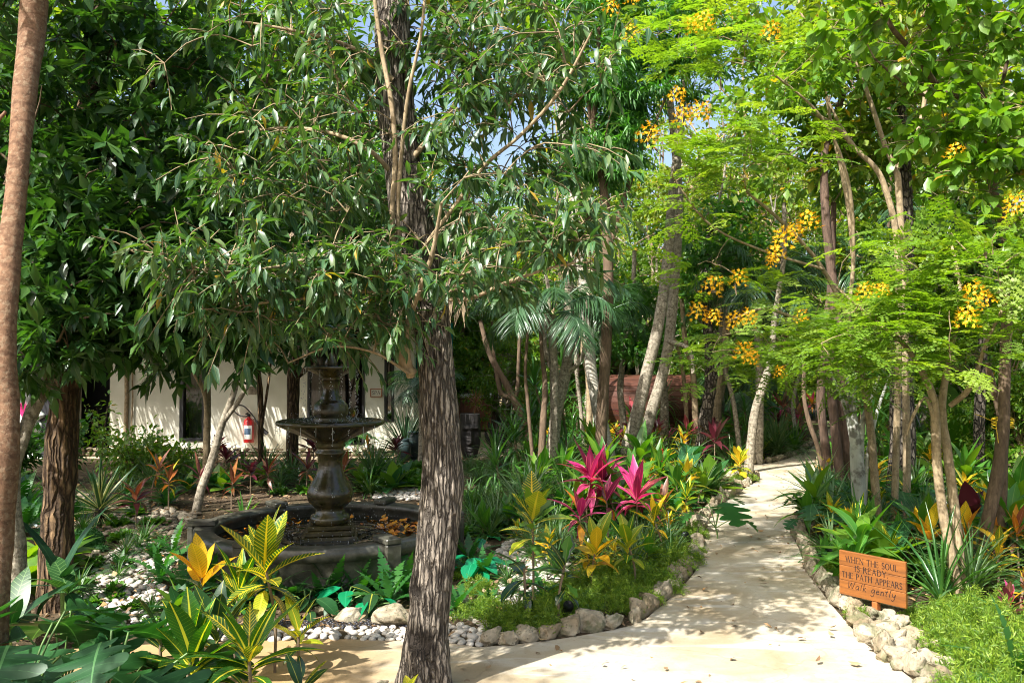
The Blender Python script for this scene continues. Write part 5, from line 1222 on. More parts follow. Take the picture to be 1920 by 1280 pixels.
stick('dark leaning double stem behind the hand sculpture', [(1003, 862, 13, 17), (988, 800, 13, 16), (963, 748, 13, 14), (948, 718, 13, 13), (933, 692, 13, 12), (915, 655, 13, 10), (900, 600, 13, 8)], 'bark_brown', 62, extra=[[(964, 750, 13, 9), (970, 730, 13, 8), (972, 690, 13, 7), (975, 600, 13, 6)], [(963, 747, 13, 10), (946, 742, 13, 9), (937, 730, 13, 9), (930, 690, 13, 8), (922, 640, 13, 6)]])
stick('thin brown stems crossing left of the crooked pale tree', [(1012, 890, 10.6, 16), (1018, 800, 10.6, 13), (1022, 720, 10.7, 10), (1016, 660, 10.7, 8), (1010, 560, 10.8, 6)], 'bark_brown', 63, extra=[[(1005, 850, 10.7, 8), (990, 760, 10.7, 7), (985, 690, 10.8, 6), (992, 600, 10.9, 5)]])
stick('red painted slim post-like trunk behind the white rimmed tub', [(1085, 830, 16, 9), (1084, 760, 16, 8), (1083, 700, 16, 7), (1082, 600, 16, 6)], 'bark_redbrown', 64)
stick('slim reddish trunk right beside the brown hot tub', [(925, 815, 17.5, 7), (925, 760, 17.5, 6), (925, 680, 17.5, 6), (922, 600, 17.5, 5)], 'bark_redbrown', 65)
stick('grey mottled trunk wrapped by vines directly before the sauna', [(1172, 850, 14.5, 13), (1168, 780, 14.5, 13), (1163, 730, 14.5, 12), (1170, 660, 14.5, 11), (1185, 560, 14.5, 9), (1190, 470, 14.6, 8)], seed=66, blobs=[(1180, 640, 14.3, .5, .4, .6, 16), (1160, 540, 14.5, .6, .5, .6, 16)], leaf='forest_dark')
stick('spotted trunk between the sauna and the white wall', [(1240, 855, 14.8, 17), (1246, 790, 14.8, 16), (1244, 720, 14.8, 14), (1236, 660, 14.8, 12), (1236, 560, 14.8, 10)], seed=67)
stick('pair of brown stems at the right end of the sauna', [(1305, 850, 14.2, 13), (1303, 760, 14.2, 12), (1298, 690, 14.2, 11), (1285, 640, 14.2, 10), (1278, 560, 14.2, 8)], 'bark_tan', 68, extra=[[(1289, 850, 14.4, 9), (1285, 740, 14.4, 8), (1275, 670, 14.4, 7), (1262, 630, 14.4, 6)]])
stick('thick mottled dark trunk right of the sauna', [(1310, 860, 13.8, 26), (1322, 790, 13.8, 24), (1332, 720, 13.8, 22), (1330, 650, 13.8, 20), (1325, 560, 13.8, 17), (1330, 430, 13.8, 13)], 'bark_rough', 69, extra=[[(1322, 760, 13.8, 12), (1342, 700, 13.7, 10), (1350, 640, 13.7, 8)]], blobs=[(1340, 480, 13.8, .9, .7, .9, 30)], leaf='forest_dark', sides=16)
stick('speckled leaning trunk at the kerb where the path bends', [(1403, 885, 12.5, 19), (1408, 830, 12.5, 17), (1416, 770, 12.5, 16), (1432, 720, 12.5, 15), (1446, 670, 12.5, 13), (1452, 600, 12.5, 11), (1470, 480, 12.5, 9), (1470, 380, 12.5, 8)], seed=70, sides=16)
stick('thin curved brown trunk leaning over the right side of the path', [(1546, 930, 10.3, 10), (1536, 850, 10.3, 9), (1520, 800, 10.3, 9), (1510, 760, 10.3, 8), (1507, 720, 10.3, 8), (1510, 640, 10.3, 6)], 'bark_brown', 71)
stick('straight reddish brown trunk on the right side of the path', [(1560, 935, 10.1, 19), (1552, 870, 10.1, 17), (1543, 800, 10.1, 16), (1539, 740, 10.1, 16), (1545, 640, 10.1, 13), (1560, 500, 10.3, 11), (1563, 380, 10.3, 10)], 'bark_redbrown', 72, sides=16, blobs=[(1560, 300, 10.5, .9, .8, .8, 20)])
stick('two fused dark reddish trunks right of the path', [(1598, 950, 9.6, 26), (1594, 880, 9.6, 24), (1588, 820, 9.6, 24), (1580, 750, 9.6, 22), (1572, 640, 9.6, 20), (1560, 520, 9.8, 17), (1548, 400, 9.9, 16), (1548, 280, 10, 14), (1580, 180, 10, 11)], 'bark_redbrown', 73, extra=[[(1580, 945, 9.5, 20), (1572, 870, 9.5, 18), (1563, 780, 9.5, 17), (1556, 700, 9.5, 15), (1560, 600, 9.6, 12)]], sides=18, blobs=[(1530, 160, 10, 1.1, .8, .7, 26), (1600, 60, 10, 1.2, 1.0, .6, 26)], leaf='forest')
stick('thick grey trunk with rough peeling bark behind the grey palm', [(1690, 945, 9.8, 58), (1690, 890, 9.8, 50), (1692, 820, 9.8, 46), (1691, 740, 9.8, 42), (1690, 660, 9.8, 38), (1698, 520, 9.9, 30), (1700, 380, 10, 22), (1690, 200, 10, 16)], 'bark_rough', 74, sides=28, blobs=[(1700, 160, 10, 1.4, 1.0, .9, 36), (1640, 300, 10.2, .9, .7, .6, 18)], leaf='forest_yellow')
stick('mossy background trunk at the right edge behind the yellow tape', [(1835, 935, 10.5, 22), (1836, 800, 10.5, 20), (1840, 700, 10.5, 18), (1850, 540, 10.6, 15)], 'bark_rough', 75)

# -- right foreground: pale shrub tree with orange flowers (two), broad leaved tree
FLW = MB; FL = []
for sd in range(4):
    rs = np.random.default_rng(400 + sd); m_ = MB(); n = 26
    tube(m_, [(0, 0, -.05), (0, 0, 0), (0, 0, .1)], [.003, .0025, .001], 4)
    for i in range(n):
        z = -.05 + .15 * i / n; a = i * 2.4; rr = .075 - .04 * i / n; c = np.array([rr * math.cos(a), rr * math.sin(a), z]); ax = unit(np.array([math.cos(a), math.sin(a), .45]) + rs.normal(0, .2, 3))
        x = unit(np.cross(ax, [0, 0, 1])); y = np.cross(ax, x); dirs_ = np.array([x * math.cos(q) + y * math.sin(q) + ax * .45 for q in np.arange(5) * 1.257])
        scatter_leaves(m_, [leafT(2, ell(.36, .6), fold=.2, bend=.5, wave=.1)], np.tile(c, (5, 1)), dirs_, np.tile(ax, (5, 1)), rs.uniform(.014, .021, 5), rnd=np.full(5, rs.random()))
        st = np.array([ax + rs.normal(0, .22, 3) for _ in range(4)])
        scatter_leaves(m_, [dia(.03, .5, 0, .2)], np.tile(c, (4, 1)), st, np.tile([0, 0, 1.0], (4, 1)), np.full(4, .04), rnd=np.full(4, .3))
    FL.append(m_.mesh('flower_cluster', M['flower']))
def flowers(root, b, lst):
    for (px, py, d, s) in lst:
        p = P(px, py, d) - b; p = p * 1.0; p[1] -= .45; p[0] -= (px - 960) / F * .45; p[2] += (py - 680) / F * .45; mkobj('flower_cluster', random.choice(FL), root, TRS(p, random.uniform(0, 6), s * .85, random.uniform(-.5, .5), random.uniform(-.5, .5)))
        # the twig that carries it
PB = dict(t='bip', shoots=3, per=2, sl=.3, size=.235, wid=1.0, droop=.0, spread=1.0, flat=True)
r1, b1 = tree('flowering_shrub', 'orange flowered feathery shrub tree with pale double stem behind the wooden sign', [
    [(1803, 1128, 5.7, 19), (1785, 1050, 5.7, 18), (1768, 960, 5.7, 17), (1757, 870, 5.7, 17), (1754, 790, 5.7, 17), (1748, 740, 5.7, 15), (1725, 690, 5.75, 11), (1690, 640, 5.8, 9), (1640, 600, 5.9, 7), (1570, 540, 6.0, 5)],
    [(1806, 1112, 5.8, 19), (1797, 1030, 5.8, 19), (1788, 940, 5.8, 18), (1777, 850, 5.8, 17), (1766, 770, 5.8, 15), (1776, 690, 5.85, 12), (1790, 620, 5.9, 9), (1800, 540, 6, 7), (1780, 440, 6.1, 5)],
    [(1782, 760, 5.7, 10), (1812, 735, 5.6, 11), (1830, 700, 5.5, 9), (1850, 640, 5.4, 7), (1890, 560, 5.3, 5)],
    [(1700, 815, 5.6, 3), (1712, 780, 5.6, 6), (1735, 745, 5.65, 6), (1752, 790, 5.7, 8)]],
    'bark_tan', [(1700, 600, 5.6, .5, .5, .2, 16), (1800, 560, 5.6, .5, .5, .28, 15), (1600, 640, 5.7, .45, .45, .14, 11), (1770, 690, 5.4, .38, .3, .07, 6), (1870, 620, 5.3, .35, .3, .18, 9), (1720, 500, 5.8, .6, .5, .2, 10), (1860, 480, 5.5, .4, .4, .25, 7), (1640, 560, 5.8, .4, .3, .15, 7)],
    'peacock', seed=81, lp=PB, tw=.008)
flowers(r1, b1, [(1830, 552, 5.4, .9), (1850, 565, 5.5, .7), (1812, 600, 5.4, .95), (1620, 548, 5.8, .7), (1655, 545, 5.8, .6), (1905, 390, 5.2, .9), (1790, 290, 6.3, .9)])
r2, b2 = tree('flowering_shrub', 'taller orange flowered feathery tree arching over the path', [
    [(1650, 985, 7.9, 16), (1640, 900, 7.9, 15), (1632, 800, 7.9, 14), (1615, 700, 7.8, 12), (1590, 600, 7.6, 10), (1540, 500, 7.4, 8), (1470, 420, 7.2, 7), (1400, 360, 7.0, 5)],
    [(1630, 780, 7.9, 10), (1600, 680, 7.6, 9), (1530, 620, 7.4, 8), (1440, 580, 7.2, 6), (1370, 600, 7, 4)],
    [(1590, 600, 7.6, 8), (1600, 480, 7.6, 8), (1590, 340, 7.5, 7), (1540, 220, 7.3, 5), (1440, 130, 7.1, 4)],
    [(1545, 505, 7.4, 6), (1430, 470, 7.2, 5), (1330, 420, 7, 4), (1260, 330, 6.9, 3)]],
    'bark_tan', [(1330, 310, 6.9, .5, .4, .2, 13), (1300, 400, 6.9, .3, .3, .12, 4), (1420, 280, 7.0, .5, .4, .25, 7), (1440, 640, 7.0, .5, .4, .16, 15), (1370, 670, 6.9, .22, .3, .08, 5), (1540, 620, 7.2, .45, .4, .16, 8), (1500, 560, 7.2, .4, .3, .12, 6), (1340, 80, 7.0, .6, .4, .25, 11), (1240, 50, 7.0, .3, .3, .2, 4), (1460, 110, 7.0, .5, .4, .3, 4), (1560, 690, 7.2, .4, .4, .1, 8), (1350, 500, 7.0, .25, .3, .08, 3), (1640, 700, 7.0, .5, .4, .1, 6)],
    'peacock', seed=82, lp=dict(PB, size=.27), tw=.009)
flowers(r2, b2, [(1320, 45, 6.9, 1.1), (1300, 50, 7, .9), (1445, 62, 6.9, 1), (1183, 65, 6.8, .9), (1145, 18, 6.9, .9), (1185, -2, 6.9, .8), (1268, 182, 6.8, .9), (1280, 220, 6.8, 1.1), (1312, 214, 6.8, 1.1), (1214, 257, 6.8, 1.2), (1470, 450, 7, 1.2), (1456, 480, 7, 1.0), (1516, 420, 7, 1.2), (1492, 435, 7.1, .9), (1448, 492, 7, .7), (1335, 540, 6.9, 1.1), (1385, 525, 6.9, 1.0), (1308, 588, 6.8, 1), (1337, 598, 6.8, .9), (1378, 604, 6.8, .9), (1402, 598, 6.8, .9), (1395, 662, 6.7, 1.0), (1408, 675, 6.7, .8), (1502, 596, 7, .8), (1463, 700, 6.8, .7), (1640, 545, 7, .7)])
# pods of the flowering tree
for (px, py) in [(1378, 530), (1560, 680), (1390, 45), (1530, 690), (1303, 78), (1350, 145), (1846, 460)]:
    m_ = MB(); p = P(px, py, 6.8 if px < 1700 else 5.4) - b2; tube(m_, [p, p + [.005, 0, -.05], p + [.012, 0, -.1]], [.003, .009, .003], 6); m_.build('seed_pod', M['bark_brown'], r2)
r3, b3 = tree('broadleaf_tree', 'brown trunked tree with broad bright leaves at the top right, tied with yellow tape', [
    [(1832, 1075, 6.4, 28), (1842, 1020, 6.4, 25), (1858, 950, 6.4, 24), (1872, 880, 6.4, 24), (1881, 800, 6.4, 22), (1884, 700, 6.4, 20), (1887, 600, 6.4, 19), (1889, 500, 6.4, 19), (1884, 430, 6.4, 18), (1868, 380, 6.4, 16), (1856, 320, 6.4, 16), (1846, 260, 6.4, 16), (1834, 212, 6.4, 15)],
    [(1872, 1010, 6.6, 18), (1880, 900, 6.6, 17), (1880, 800, 6.6, 15), (1866, 740, 6.6, 13), (1850, 680, 6.6, 11)],
    [(1836, 214, 6.4, 14), (1800, 185, 6.3, 13), (1765, 170, 6.3, 13), (1735, 130, 6.2, 11), (1700, 85, 6.1, 10), (1668, 45, 6.0, 9), (1640, -30, 6, 7)],
    [(1775, 180, 6.3, 8), (1730, 178, 6.2, 6), (1680, 145, 6.1, 5), (1640, 110, 6, 4)],
    [(1845, 195, 6.4, 11), (1835, 165, 6.4, 10), (1800, 120, 6.3, 9), (1760, 70, 6.2, 8), (1730, 30, 6.1, 6)],
    [(1842, 205, 6.4, 9), (1870, 190, 6.3, 8), (1890, 110, 6.2, 7), (1915, 40, 6.1, 6)], [(1850, 195, 6.4, 6), (1880, 195, 6.2, 5), (1940, 195, 6, 4)]],
    'bark_brown', [(1820, 120, 6.0, .5, .45, .4, 11), (1880, 260, 6.0, .35, .4, .35, 9), (1740, 60, 6.0, .5, .4, .3, 7), (1640, 60, 6.0, .4, .35, .3, 5), (1890, 60, 6, .4, .4, .35, 8), (1820, 340, 6.1, .35, .35, .3, 10), (1760, 230, 6.2, .3, .3, .2, 7), (1880, 480, 6.0, .25, .25, .2, 6), (1800, -100, 6, 1.0, .8, .4, 26)],
    'broad', seed=83, lp=dict(t='big', shoots=4, per=7, sl=.26, size=.115, droop=.45, twigs=True), tw=.008, nleafparts=160)
m_ = MB()
for k in range(5):
    z = P(1886, 785 + k * 4, 6.4)[2]; a = np.linspace(0, 6.283, 20); c = P(1880, 790, 6.45)
    tube(m_, np.stack([c[0] + .075 * np.cos(a), c[1] + .07 * np.sin(a), z + .01 * np.sin(a * 2 + k)], -1) - b3, .004, 5)
tube(m_, smooth_path([P(1862, 790, 6.35), P(1840, 780, 6.3), P(1828, 776, 6.3)], 6) - b3, .003, 4); tube(m_, smooth_path([P(1868, 800, 6.35), P(1872, 830, 6.32)], 6) - b3, .003, 4); m_.build('yellow_tape', M['ribbon'], r3)
tree('pale_branching_tree', 'slender pale bare-stemmed tree forking in a wide V at the upper right', [
    [(1700, 960, 8.3, 15), (1700, 840, 8.3, 14), (1698, 700, 8.3, 13), (1695, 560, 8.3, 13), (1690, 440, 8.3, 13), (1683, 330, 8.3, 12), (1676, 314, 8.3, 10)],
    [(1680, 318, 8.3, 9), (1660, 275, 8.3, 9), (1645, 230, 8.3, 9), (1625, 170, 8.3, 8), (1608, 125, 8.3, 7), (1582, 90, 8.3, 7), (1585, 60, 8.3, 6), (1602, 20, 8.3, 5), (1605, -60, 8.3, 4)],
    [(1682, 316, 8.3, 9), (1710, 275, 8.3, 8), (1730, 210, 8.3, 8), (1738, 130, 8.3, 7), (1742, 60, 8.3, 6), (1740, -50, 8.3, 5)],
    [(1606, 128, 8.3, 6), (1570, 100, 8.3, 6), (1540, 60, 8.3, 5), (1504, 30, 8.3, 5), (1495, -40, 8.3, 4)], [(1738, 110, 8.3, 5), (1760, 60, 8.3, 5), (1790, 10, 8.3, 4)]],
    'bark_tan', [(1560, 60, 8.3, .5, .5, .35, 12), (1720, 40, 8.3, .5, .5, .35, 12), (1640, -60, 8.3, .9, .7, .3, 18)], 'forest_yellow', seed=84, lp=dict(t='dia', shoots=6, per=9, sl=.35, size=.1, droop=.3), tw=.008, sides=12)
tree('pale_branching_tree', 'slender pale tree with bent stem just left of the forked V shaped one', [
    [(1675, 975, 8.0, 13), (1680, 850, 8.0, 13), (1684, 700, 8, 12), (1685, 560, 8, 12), (1680, 440, 8, 12), (1665, 370, 8, 11), (1645, 320, 8, 10), (1605, 280, 8, 9), (1570, 240, 8, 8), (1530, 215, 8, 7), (1490, 195, 8, 6)],
    [(1602, 275, 8, 7), (1575, 235, 8, 6), (1545, 180, 8, 5), (1500, 145, 8, 4)], [(1600, 500, 8, 6), (1592, 400, 8, 8), (1580, 330, 8, 8), (1560, 240, 8, 6), (1540, 120, 8, 5)]],
    'bark_tan', [(1500, 170, 8, .4, .4, .3, 10), (1560, 120, 8, .4, .4, .3, 10)], 'forest', seed=85, lp=dict(t='dia', shoots=6, per=9, sl=.35, size=.1, droop=.3), tw=.008, sides=12)
# grey palm with bare crownshaft stalks
gp = empty('grey_palm', G(1612, 1004)); tag(gp, 'young palm with smooth grey stem and upright leaf stalks right of the path', 'palm'); gb = np.array(G(1612, 1004)); D = gb[1]
def gst(name, rows, bump=.03, mt='bark_palm'):
    p, r = stem_world(rows); m_ = MB(); tube(m_, p - gb, r, 18, bump, 9); m_.build(name, M[mt], gp)
gst('trunk', [(1612, 1015, D, 27), (1612, 960, D, 26), (1609, 900, D, 26), (1606, 850, D, 24), (1603, 810, D, 18), (1598, 770, D, 14)])
for rows in ([(1604, 850, D, 14), (1598, 810, D, 15), (1590, 780, D, 10), (1580, 750, D, 8), (1573, 735, D, 6), (1555, 690, D, 4)], [(1605, 815, D, 12), (1602, 780, D, 9), (1600, 745, D, 8), (1607, 690, D, 5)], [(1613, 860, D, 15), (1614, 820, D, 13), (1620, 780, D, 9), (1632, 750, D, 7), (1650, 700, D, 4)], [(1618, 950, D, 8), (1626, 860, D, 8), (1638, 800, D, 7), (1648, 760, D, 6), (1670, 700, D, 4)], [(1597, 780, D, 10), (1592, 750, D, 7), (1588, 700, D, 4)]):
    gst('leaf_stalk', rows, .01)
# ---------------------------------------------------------------- bed plants
LM = {}
SH = {
 'cord': [dict(rows=6, w=lance(.105, .45), fold=.3, bend=b) for b in (.25, .7, 1.2)],
 'cordn': [dict(rows=5, w=lance(.07, .4), fold=.3, bend=b) for b in (.3, .8, 1.3)],
 'crot': [dict(rows=7, w=ell(.17, .52), fold=.2, bend=b, wave=.06) for b in (.25, .6, 1.0)],
 'crotn': [dict(rows=6, w=lance(.12, .5), fold=.2, bend=b, wave=.05) for b in (.3, .7, 1.1)],
 'oak': [dict(rows=12, w=lobed(.22, 2.5, .45, ell(1, .6)), fold=.15, bend=b) for b in (.3, .8)],
 'strap': [dict(rows=5, w=strap(.035), fold=.3, bend=b) for b in (.5, 1.1, 1.7)],
 'yuc': [dict(rows=4, w=swordw(.045), fold=.5, bend=b) for b in (.05, .2, .35)],
 'sell': [dict(rows=36, w=lobed(.5, 4.5, .8, ell(1, .45), .6), sweep=.35, fold=.3, bend=b, wave=.1) for b in (.5, 1.1)],
 'papa': [dict(rows=20, w=lobed(.5, 4, .7, ell(1, .45), .8), sweep=.4, fold=.1, bend=b) for b in (.4, .9)],
 'ear': [dict(rows=9, w=lambda t: .42 * (1 - t) ** .55 * (min(1, t * 5 + .55)), sweep=-.32, fold=.12, bend=b, wave=.04) for b in (.4, .8)],
 'dief': [dict(rows=9, w=ell(.19, .42), fold=.15, bend=b, wave=.03) for b in (.6, 1.0)],
 'fern': [dict(rows=40, w=lobed(.13, 16, .85, lance(1, .4), .6), sweep=.25, fold=.1, bend=b) for b in (.6, 1.1, 1.5)],
 'ban': [dict(rows=10, w=ell(.2, .45), fold=.25, bend=b, wave=.04) for b in (.4, .9)],
 'broad': [dict(rows=5, w=ell(.24, .45), fold=.2, bend=b) for b in (.3, .8)],
 'hosta': [dict(rows=6, w=ell(.28, .4), fold=.25, bend=b) for b in (.4, .9)],
}
TPL = {k: [leafT(**d) for d in v] for k, v in SH.items()}
def leafmesh(shape, i, mat):
    k = (shape, i, mat)
    if k not in LM:
        q = MB(); q.add(*TPL[shape][i]); LM[k] = q.mesh('leaf', M[mat])
    return LM[k]
def rosette_dirs(n, el0, el1, rs, jit=.12):
    """inner upright leaves to outer low ones: azimuth and elevation"""
    k = np.arange(n); t = k / max(1, n - 1); az = k * 2.39996 + rs.uniform(0, 6.28) + rs.normal(0, .15, n)
    el = np.radians(el0 + (el1 - el0) * t) + rs.normal(0, jit, n); return az, el, t
def plant(name, kinds, px, py, label, cat, heads, parts=True, group=None, auto=False, stem='stem_brown', zoff=0.0, world=None, seed=None):
    """heads: list of dicts (dx, dy, h, n, L, shape, mats, el0, el1, wid, ls)"""
    rs = np.random.default_rng(seed if seed is not None else int(px * 7 + py * 13) % 99991)
    b = G(px, py) if world is None else np.array(world, float)
    root = empty(name, b); tag(root, label, cat, group, auto)
    merged = {}
    for hd_ in heads:
        h = dict(dx=0, dy=0, h=.1, n=12, L=.3, shape='cord', mats=['ti'], el0=80, el1=5, wid=1, ls=0, sr=.008, lean=.08); h.update(hd_)
        top = np.array([h['dx'] + rs.normal(0, h['lean'] * h['h']), h['dy'] + rs.normal(0, h['lean'] * h['h']), h['h']])
        if h['h'] > .06:
            m_ = MB(); tube(m_, smooth_path([(h['dx'] * .5, h['dy'] * .5, -.02), (h['dx'] * .8, h['dy'] * .8, h['h'] * .5), top], 7), [h['sr']] * 6 + [h['sr'] * .7], 7, .1, 30); m_.build('stem', M[stem], root)
        az, el, t = rosette_dirs(h['n'], h['el0'], h['el1'], rs)
        for i in range(h['n']):
            d = np.array([math.cos(az[i]) * math.cos(el[i]), math.sin(az[i]) * math.cos(el[i]), math.sin(el[i])])
            N_ = np.array([-math.cos(az[i]) * math.sin(el[i]), -math.sin(az[i]) * math.sin(el[i]), math.cos(el[i])]) + rs.normal(0, .15, 3)
            L = h['L'] * rs.uniform(.75, 1.15) * (.75 + .35 * math.sin(math.pi * min(1, t[i] + .25))); o = top - np.array([0, 0, h['ls'] * t[i]]) + (d * h.get('pet', 0) * rs.uniform(.8, 1.1))
            if h.get('pet', 0):
                m_ = merged.setdefault(('petiole', stem), MB()); tube(m_, smooth_path([top - [0, 0, h['ls'] * t[i]], (top + o) / 2 + [0, 0, h['pet'] * .12], o], 5), h.get('pr', .005), 5, cap=False)
                d = unit(d * np.array([1, 1, .2]) + [0, 0, -.25]); N_ = unit(np.array([d[0] * .3, d[1] * .3, 1.0]) + rs.normal(0, .15, 3))
            mt = h['mats'][min(len(h['mats']) - 1, int(rs.random() * len(h['mats'])))] if not h.get('byage') else h['mats'][min(len(h['mats']) - 1, int(t[i] * len(h['mats']) + rs.uniform(-.2, .2)))]
            j = int(np.clip(t[i] * len(TPL[h['shape']]) + rs.uniform(-.4, .6), 0, len(TPL[h['shape']]) - 1)); Y = unit(d); X = unit(np.cross(Y, N_)); Z = np.cross(X, Y)
            if parts:
                w = L * h['wid']
                T = Matrix(((X[0] * w, Y[0] * L, Z[0] * L, o[0]), (X[1] * w, Y[1] * L, Z[1] * L, o[1]), (X[2] * w, Y[2] * L, Z[2] * L, o[2]), (0, 0, 0, 1)))
                mkobj('leaf', leafmesh(h['shape'], j, mt), root, T)
            else:
                scatter_leaves(merged.setdefault(('foliage', mt), MB()), [TPL[h['shape']][j]], o[None], Y[None], N_[None], L, L * h['wid'], np.array([rs.random()]))
    for (nm, mt), m_ in merged.items(): m_.build(nm, M[mt], root)
    return root
rp = random.Random(5)
# foreground left
def crot(px, py, label, h=.35, n=16, L=.2, mats=('croton',), shape='crot', el0=80, el1=-5, ls=.12, **k):
    return plant('croton', 0, px, py, label, 'croton', [dict(h=h, n=n, L=L, mats=list(mats), shape=shape, el0=el0, el1=el1, ls=ls, **k)])
crot(352, 1230, 'croton with a bright yellow leaf fan on top, nearest the fountain basin at left', .42, 14, .25, ['croton_yellow', 'croton_yellow', 'croton_dark', 'croton_dark', 'croton_dark'], byage=True, ls=.16)
crot(515, 1262, 'croton with yellow veined arching leaves between the fountain and the pavement', .56, 17, .30, ['croton', 'croton_lime', 'croton'], ls=.14, el1=-20)
crot(440, 1258, 'dark croton with yellow midribs right of the yellow topped one', .42, 17, .25, ['croton_rib', 'croton_rib', 'croton'], 'crotn', ls=.2, el0=85, el1=10)
crot(560, 1275, 'low croton with drooping veined leaves at the pebble strip', .25, 12, .19, ['croton', 'croton_lime', 'croton_dark'], ls=.12, el1=-25)
crot(345, 1395, 'large croton with broad green leaves and yellow midribs at the bottom left', .36, 20, .31, ['croton_rib'], 'crot', ls=.14, el0=85, el1=5)
crot(470, 1400, 'croton with long yellow green leaves leaning over the pavement', .40, 19, .31, ['croton_rib', 'croton_rib', 'croton'], 'crotn', ls=.14, el0=70, el1=0)
crot(560, 1350, 'small dark leaved croton low on the pavement side', .13, 9, .16, ['croton_dark', 'croton_dark', 'croton'], ls=.05, el0=60, el1=0)
crot(770, 1345, 'little yellow green seedling at the foot of the central trunk', .13, 7, .09, ['croton_lime'], 'hosta', ls=.05)
def sell(px, py, label, h=.1, n=9, L=.42, pet=.35, mats=('selloum',), shape='sell', el0=75, el1=20, name='split_leaf_plant', **k):
    return plant(name, 0, px, py, label, 'foliage plant', [dict(h=h, n=n, L=L, mats=list(mats), shape=shape, el0=el0, el1=el1, pet=pet, wid=1.15, **k)], stem='stem_green')
sell(30, 1420, 'split leaf philodendron filling the bottom left corner', .10, 16, .32, .46)
sell(200, 1430, 'split leaf philodendron right of the corner one, before the pebble bed', .08, 15, .29, .42)
sell(110, 1330, 'smaller split leaf philodendron behind the two at the bottom left', .06, 11, .3, .38)
sell(290, 1385, 'low split leaf philodendron touching the yellow ribbed croton', .05, 9, .32, .30)
plant('dieffenbachia', 0, 118, 1190, 'dark plant with long arching leaves before the ridged trunk on the left', 'foliage plant', [dict(h=.34, n=7, L=.42, mats=['darkstrap'], shape='strap', wid=2.6, el0=75, el1=5, sr=.016, ls=.1), dict(dx=.1, dy=-.15, h=.28, n=6, L=.30, mats=['dieff', 'dieff', 'darkstrap'], shape='dief', el0=60, el1=-5, sr=.014)], stem='stem_green')
plant('dieffenbachia', 0, 20, 1235, 'dark leafy plant low between the left trunks', 'foliage plant', [dict(h=.15, n=10, L=.32, mats=['darkstrap', 'dieff'], shape='dief', el0=75, el1=5)], stem='stem_green')
plant('yucca', 0, 185, 990, 'variegated yucca with stiff striped blades left of the fountain', 'yucca', [dict(h=.2, n=46, L=.46, mats=['yucca'], shape='yuc', el0=88, el1=-35, sr=.05, ls=.08)], stem='bark_rough')
crot(408, 1290, 'dark green croton with plain leaves between the yellow ribbed ones', .3, 18, .24, ['croton_dark', 'croton_rib'], 'crot', ls=.2, el0=75, el1=-20)
crot(300, 1290, 'dark glossy croton left of the yellow ribbed one', .25, 16, .22, ['croton_dark'], 'crot', ls=.15, el0=75, el1=-20)
# topiary turtle made of green tufts
tt = empty('topiary_turtle', G(158, 1030)); tag(tt, 'mossy green topiary turtle on the rubble by the ridged trunk', 'topiary')
for (nm, c, s, n) in (('shell', (0, 0, .07), (.16, .15, .11), 1500), ('head', (-.0, -.17, .08), (.05, .06, .06), 350), ('flipper', (-.15, -.08, .03), (.08, .05, .03), 250), ('flipper', (.15, -.08, .03), (.08, .05, .03), 250)):
    m_ = MB(); v, f = ICO[2]; m_.add(v * np.array(s) * .93 + c, [f]); d = unit(rng.normal(size=(n, 3))); pos = d * np.array(s) * .93 + np.array(c)
    scatter_leaves(m_, [dia(.2, .4, 0, .1)], pos, d + rng.normal(0, .4, d.shape), rng.normal(size=d.shape), .022); m_.build(nm, M['topiary'], tt)
# yard planting near the wall (left)
def cordy(px, py, label, mats, h=.35, n=13, L=.26, shape='cord', group=None, auto=False, heads=None, el1=-15, wid=1, cat='cordyline', parts=True, el0=80):
    hs = heads or [dict(h=h, n=n, L=L, mats=list(mats), shape=shape, el0=el0, el1=el1, ls=.08, wid=wid)]
    return plant('cordyline', 0, px, py, label, cat, hs, group=group, auto=auto, parts=parts)
cordy(285, 950, 'coppery cordyline on a bare stem right of the yucca', ['coppery', 'coppery', 'orange'], .42, 13, .26)
cordy(316, 958, 'small coppery cordyline with yellow lower leaves beside the black spotlight', ['coppery', 'orange', 'croton_lime'], .34, 11, .22)
cordy(372, 955, 'maroon cordyline beside the spotted leaning tree', ['maroon', 'maroon', 'coppery'], .36, 15, .27, 'cordn')
cordy(434, 955, 'orange and grey leaved cordyline left behind the fountain basin', ['coppery', 'orange', 'coppery'], .30, 12, .25)
cordy(505, 930, 'dull maroon cordyline between the extinguisher and the basin', ['maroon', 'coppery'], .3, 13, .26)
cordy(575, 925, 'brownish cordyline left behind the fountain column', ['coppery', 'maroon'], .32, 14, .28)
cordy(640, 925, 'coppery cordyline behind the fountain bowl', ['coppery', 'coppery', 'maroon'], .3, 12, .26)
cordy(700, 905, 'red brown cordyline at the weeping grass behind the fountain', ['maroon', 'orange'], .5, 10, .2)
cordy(884, 852, 'thin leaved reddish cordyline in front of the brown hot tub', ['coppery'], .92, 40, .26, 'yuc', wid=.5, el1=-60)
def clump(px, py, label, mats, n=40, L=.5, shape='strap', el0=85, el1=15, auto=False, group=None, wid=.5, h=.04, name='strap_leaf_clump', cat='grass clump', heads=None, parts=False, world=None):
    return plant(name, 0, px, py, label, cat, heads or [dict(h=h, n=n, L=L, mats=list(mats), shape=shape, el0=el0, el1=el1, wid=wid)], parts=parts, group=group, auto=auto, stem='stem_brown', world=world)
clump(700, 915, 'fountain of weeping thin green blades behind the fountain bowl', ['grassy'], 190, .62, el0=88, el1=30, wid=.35)
clump(500, 900, 'weeping strap leaved plant under the extinguisher', ['grassy', 'drac'], 60, .55, el0=88, el1=35, wid=.5)
clump(455, 905, 'tall green leafed clump left of the extinguisher plants', ['drac'], 26, .5, el0=86, el1=45, wid=.8)
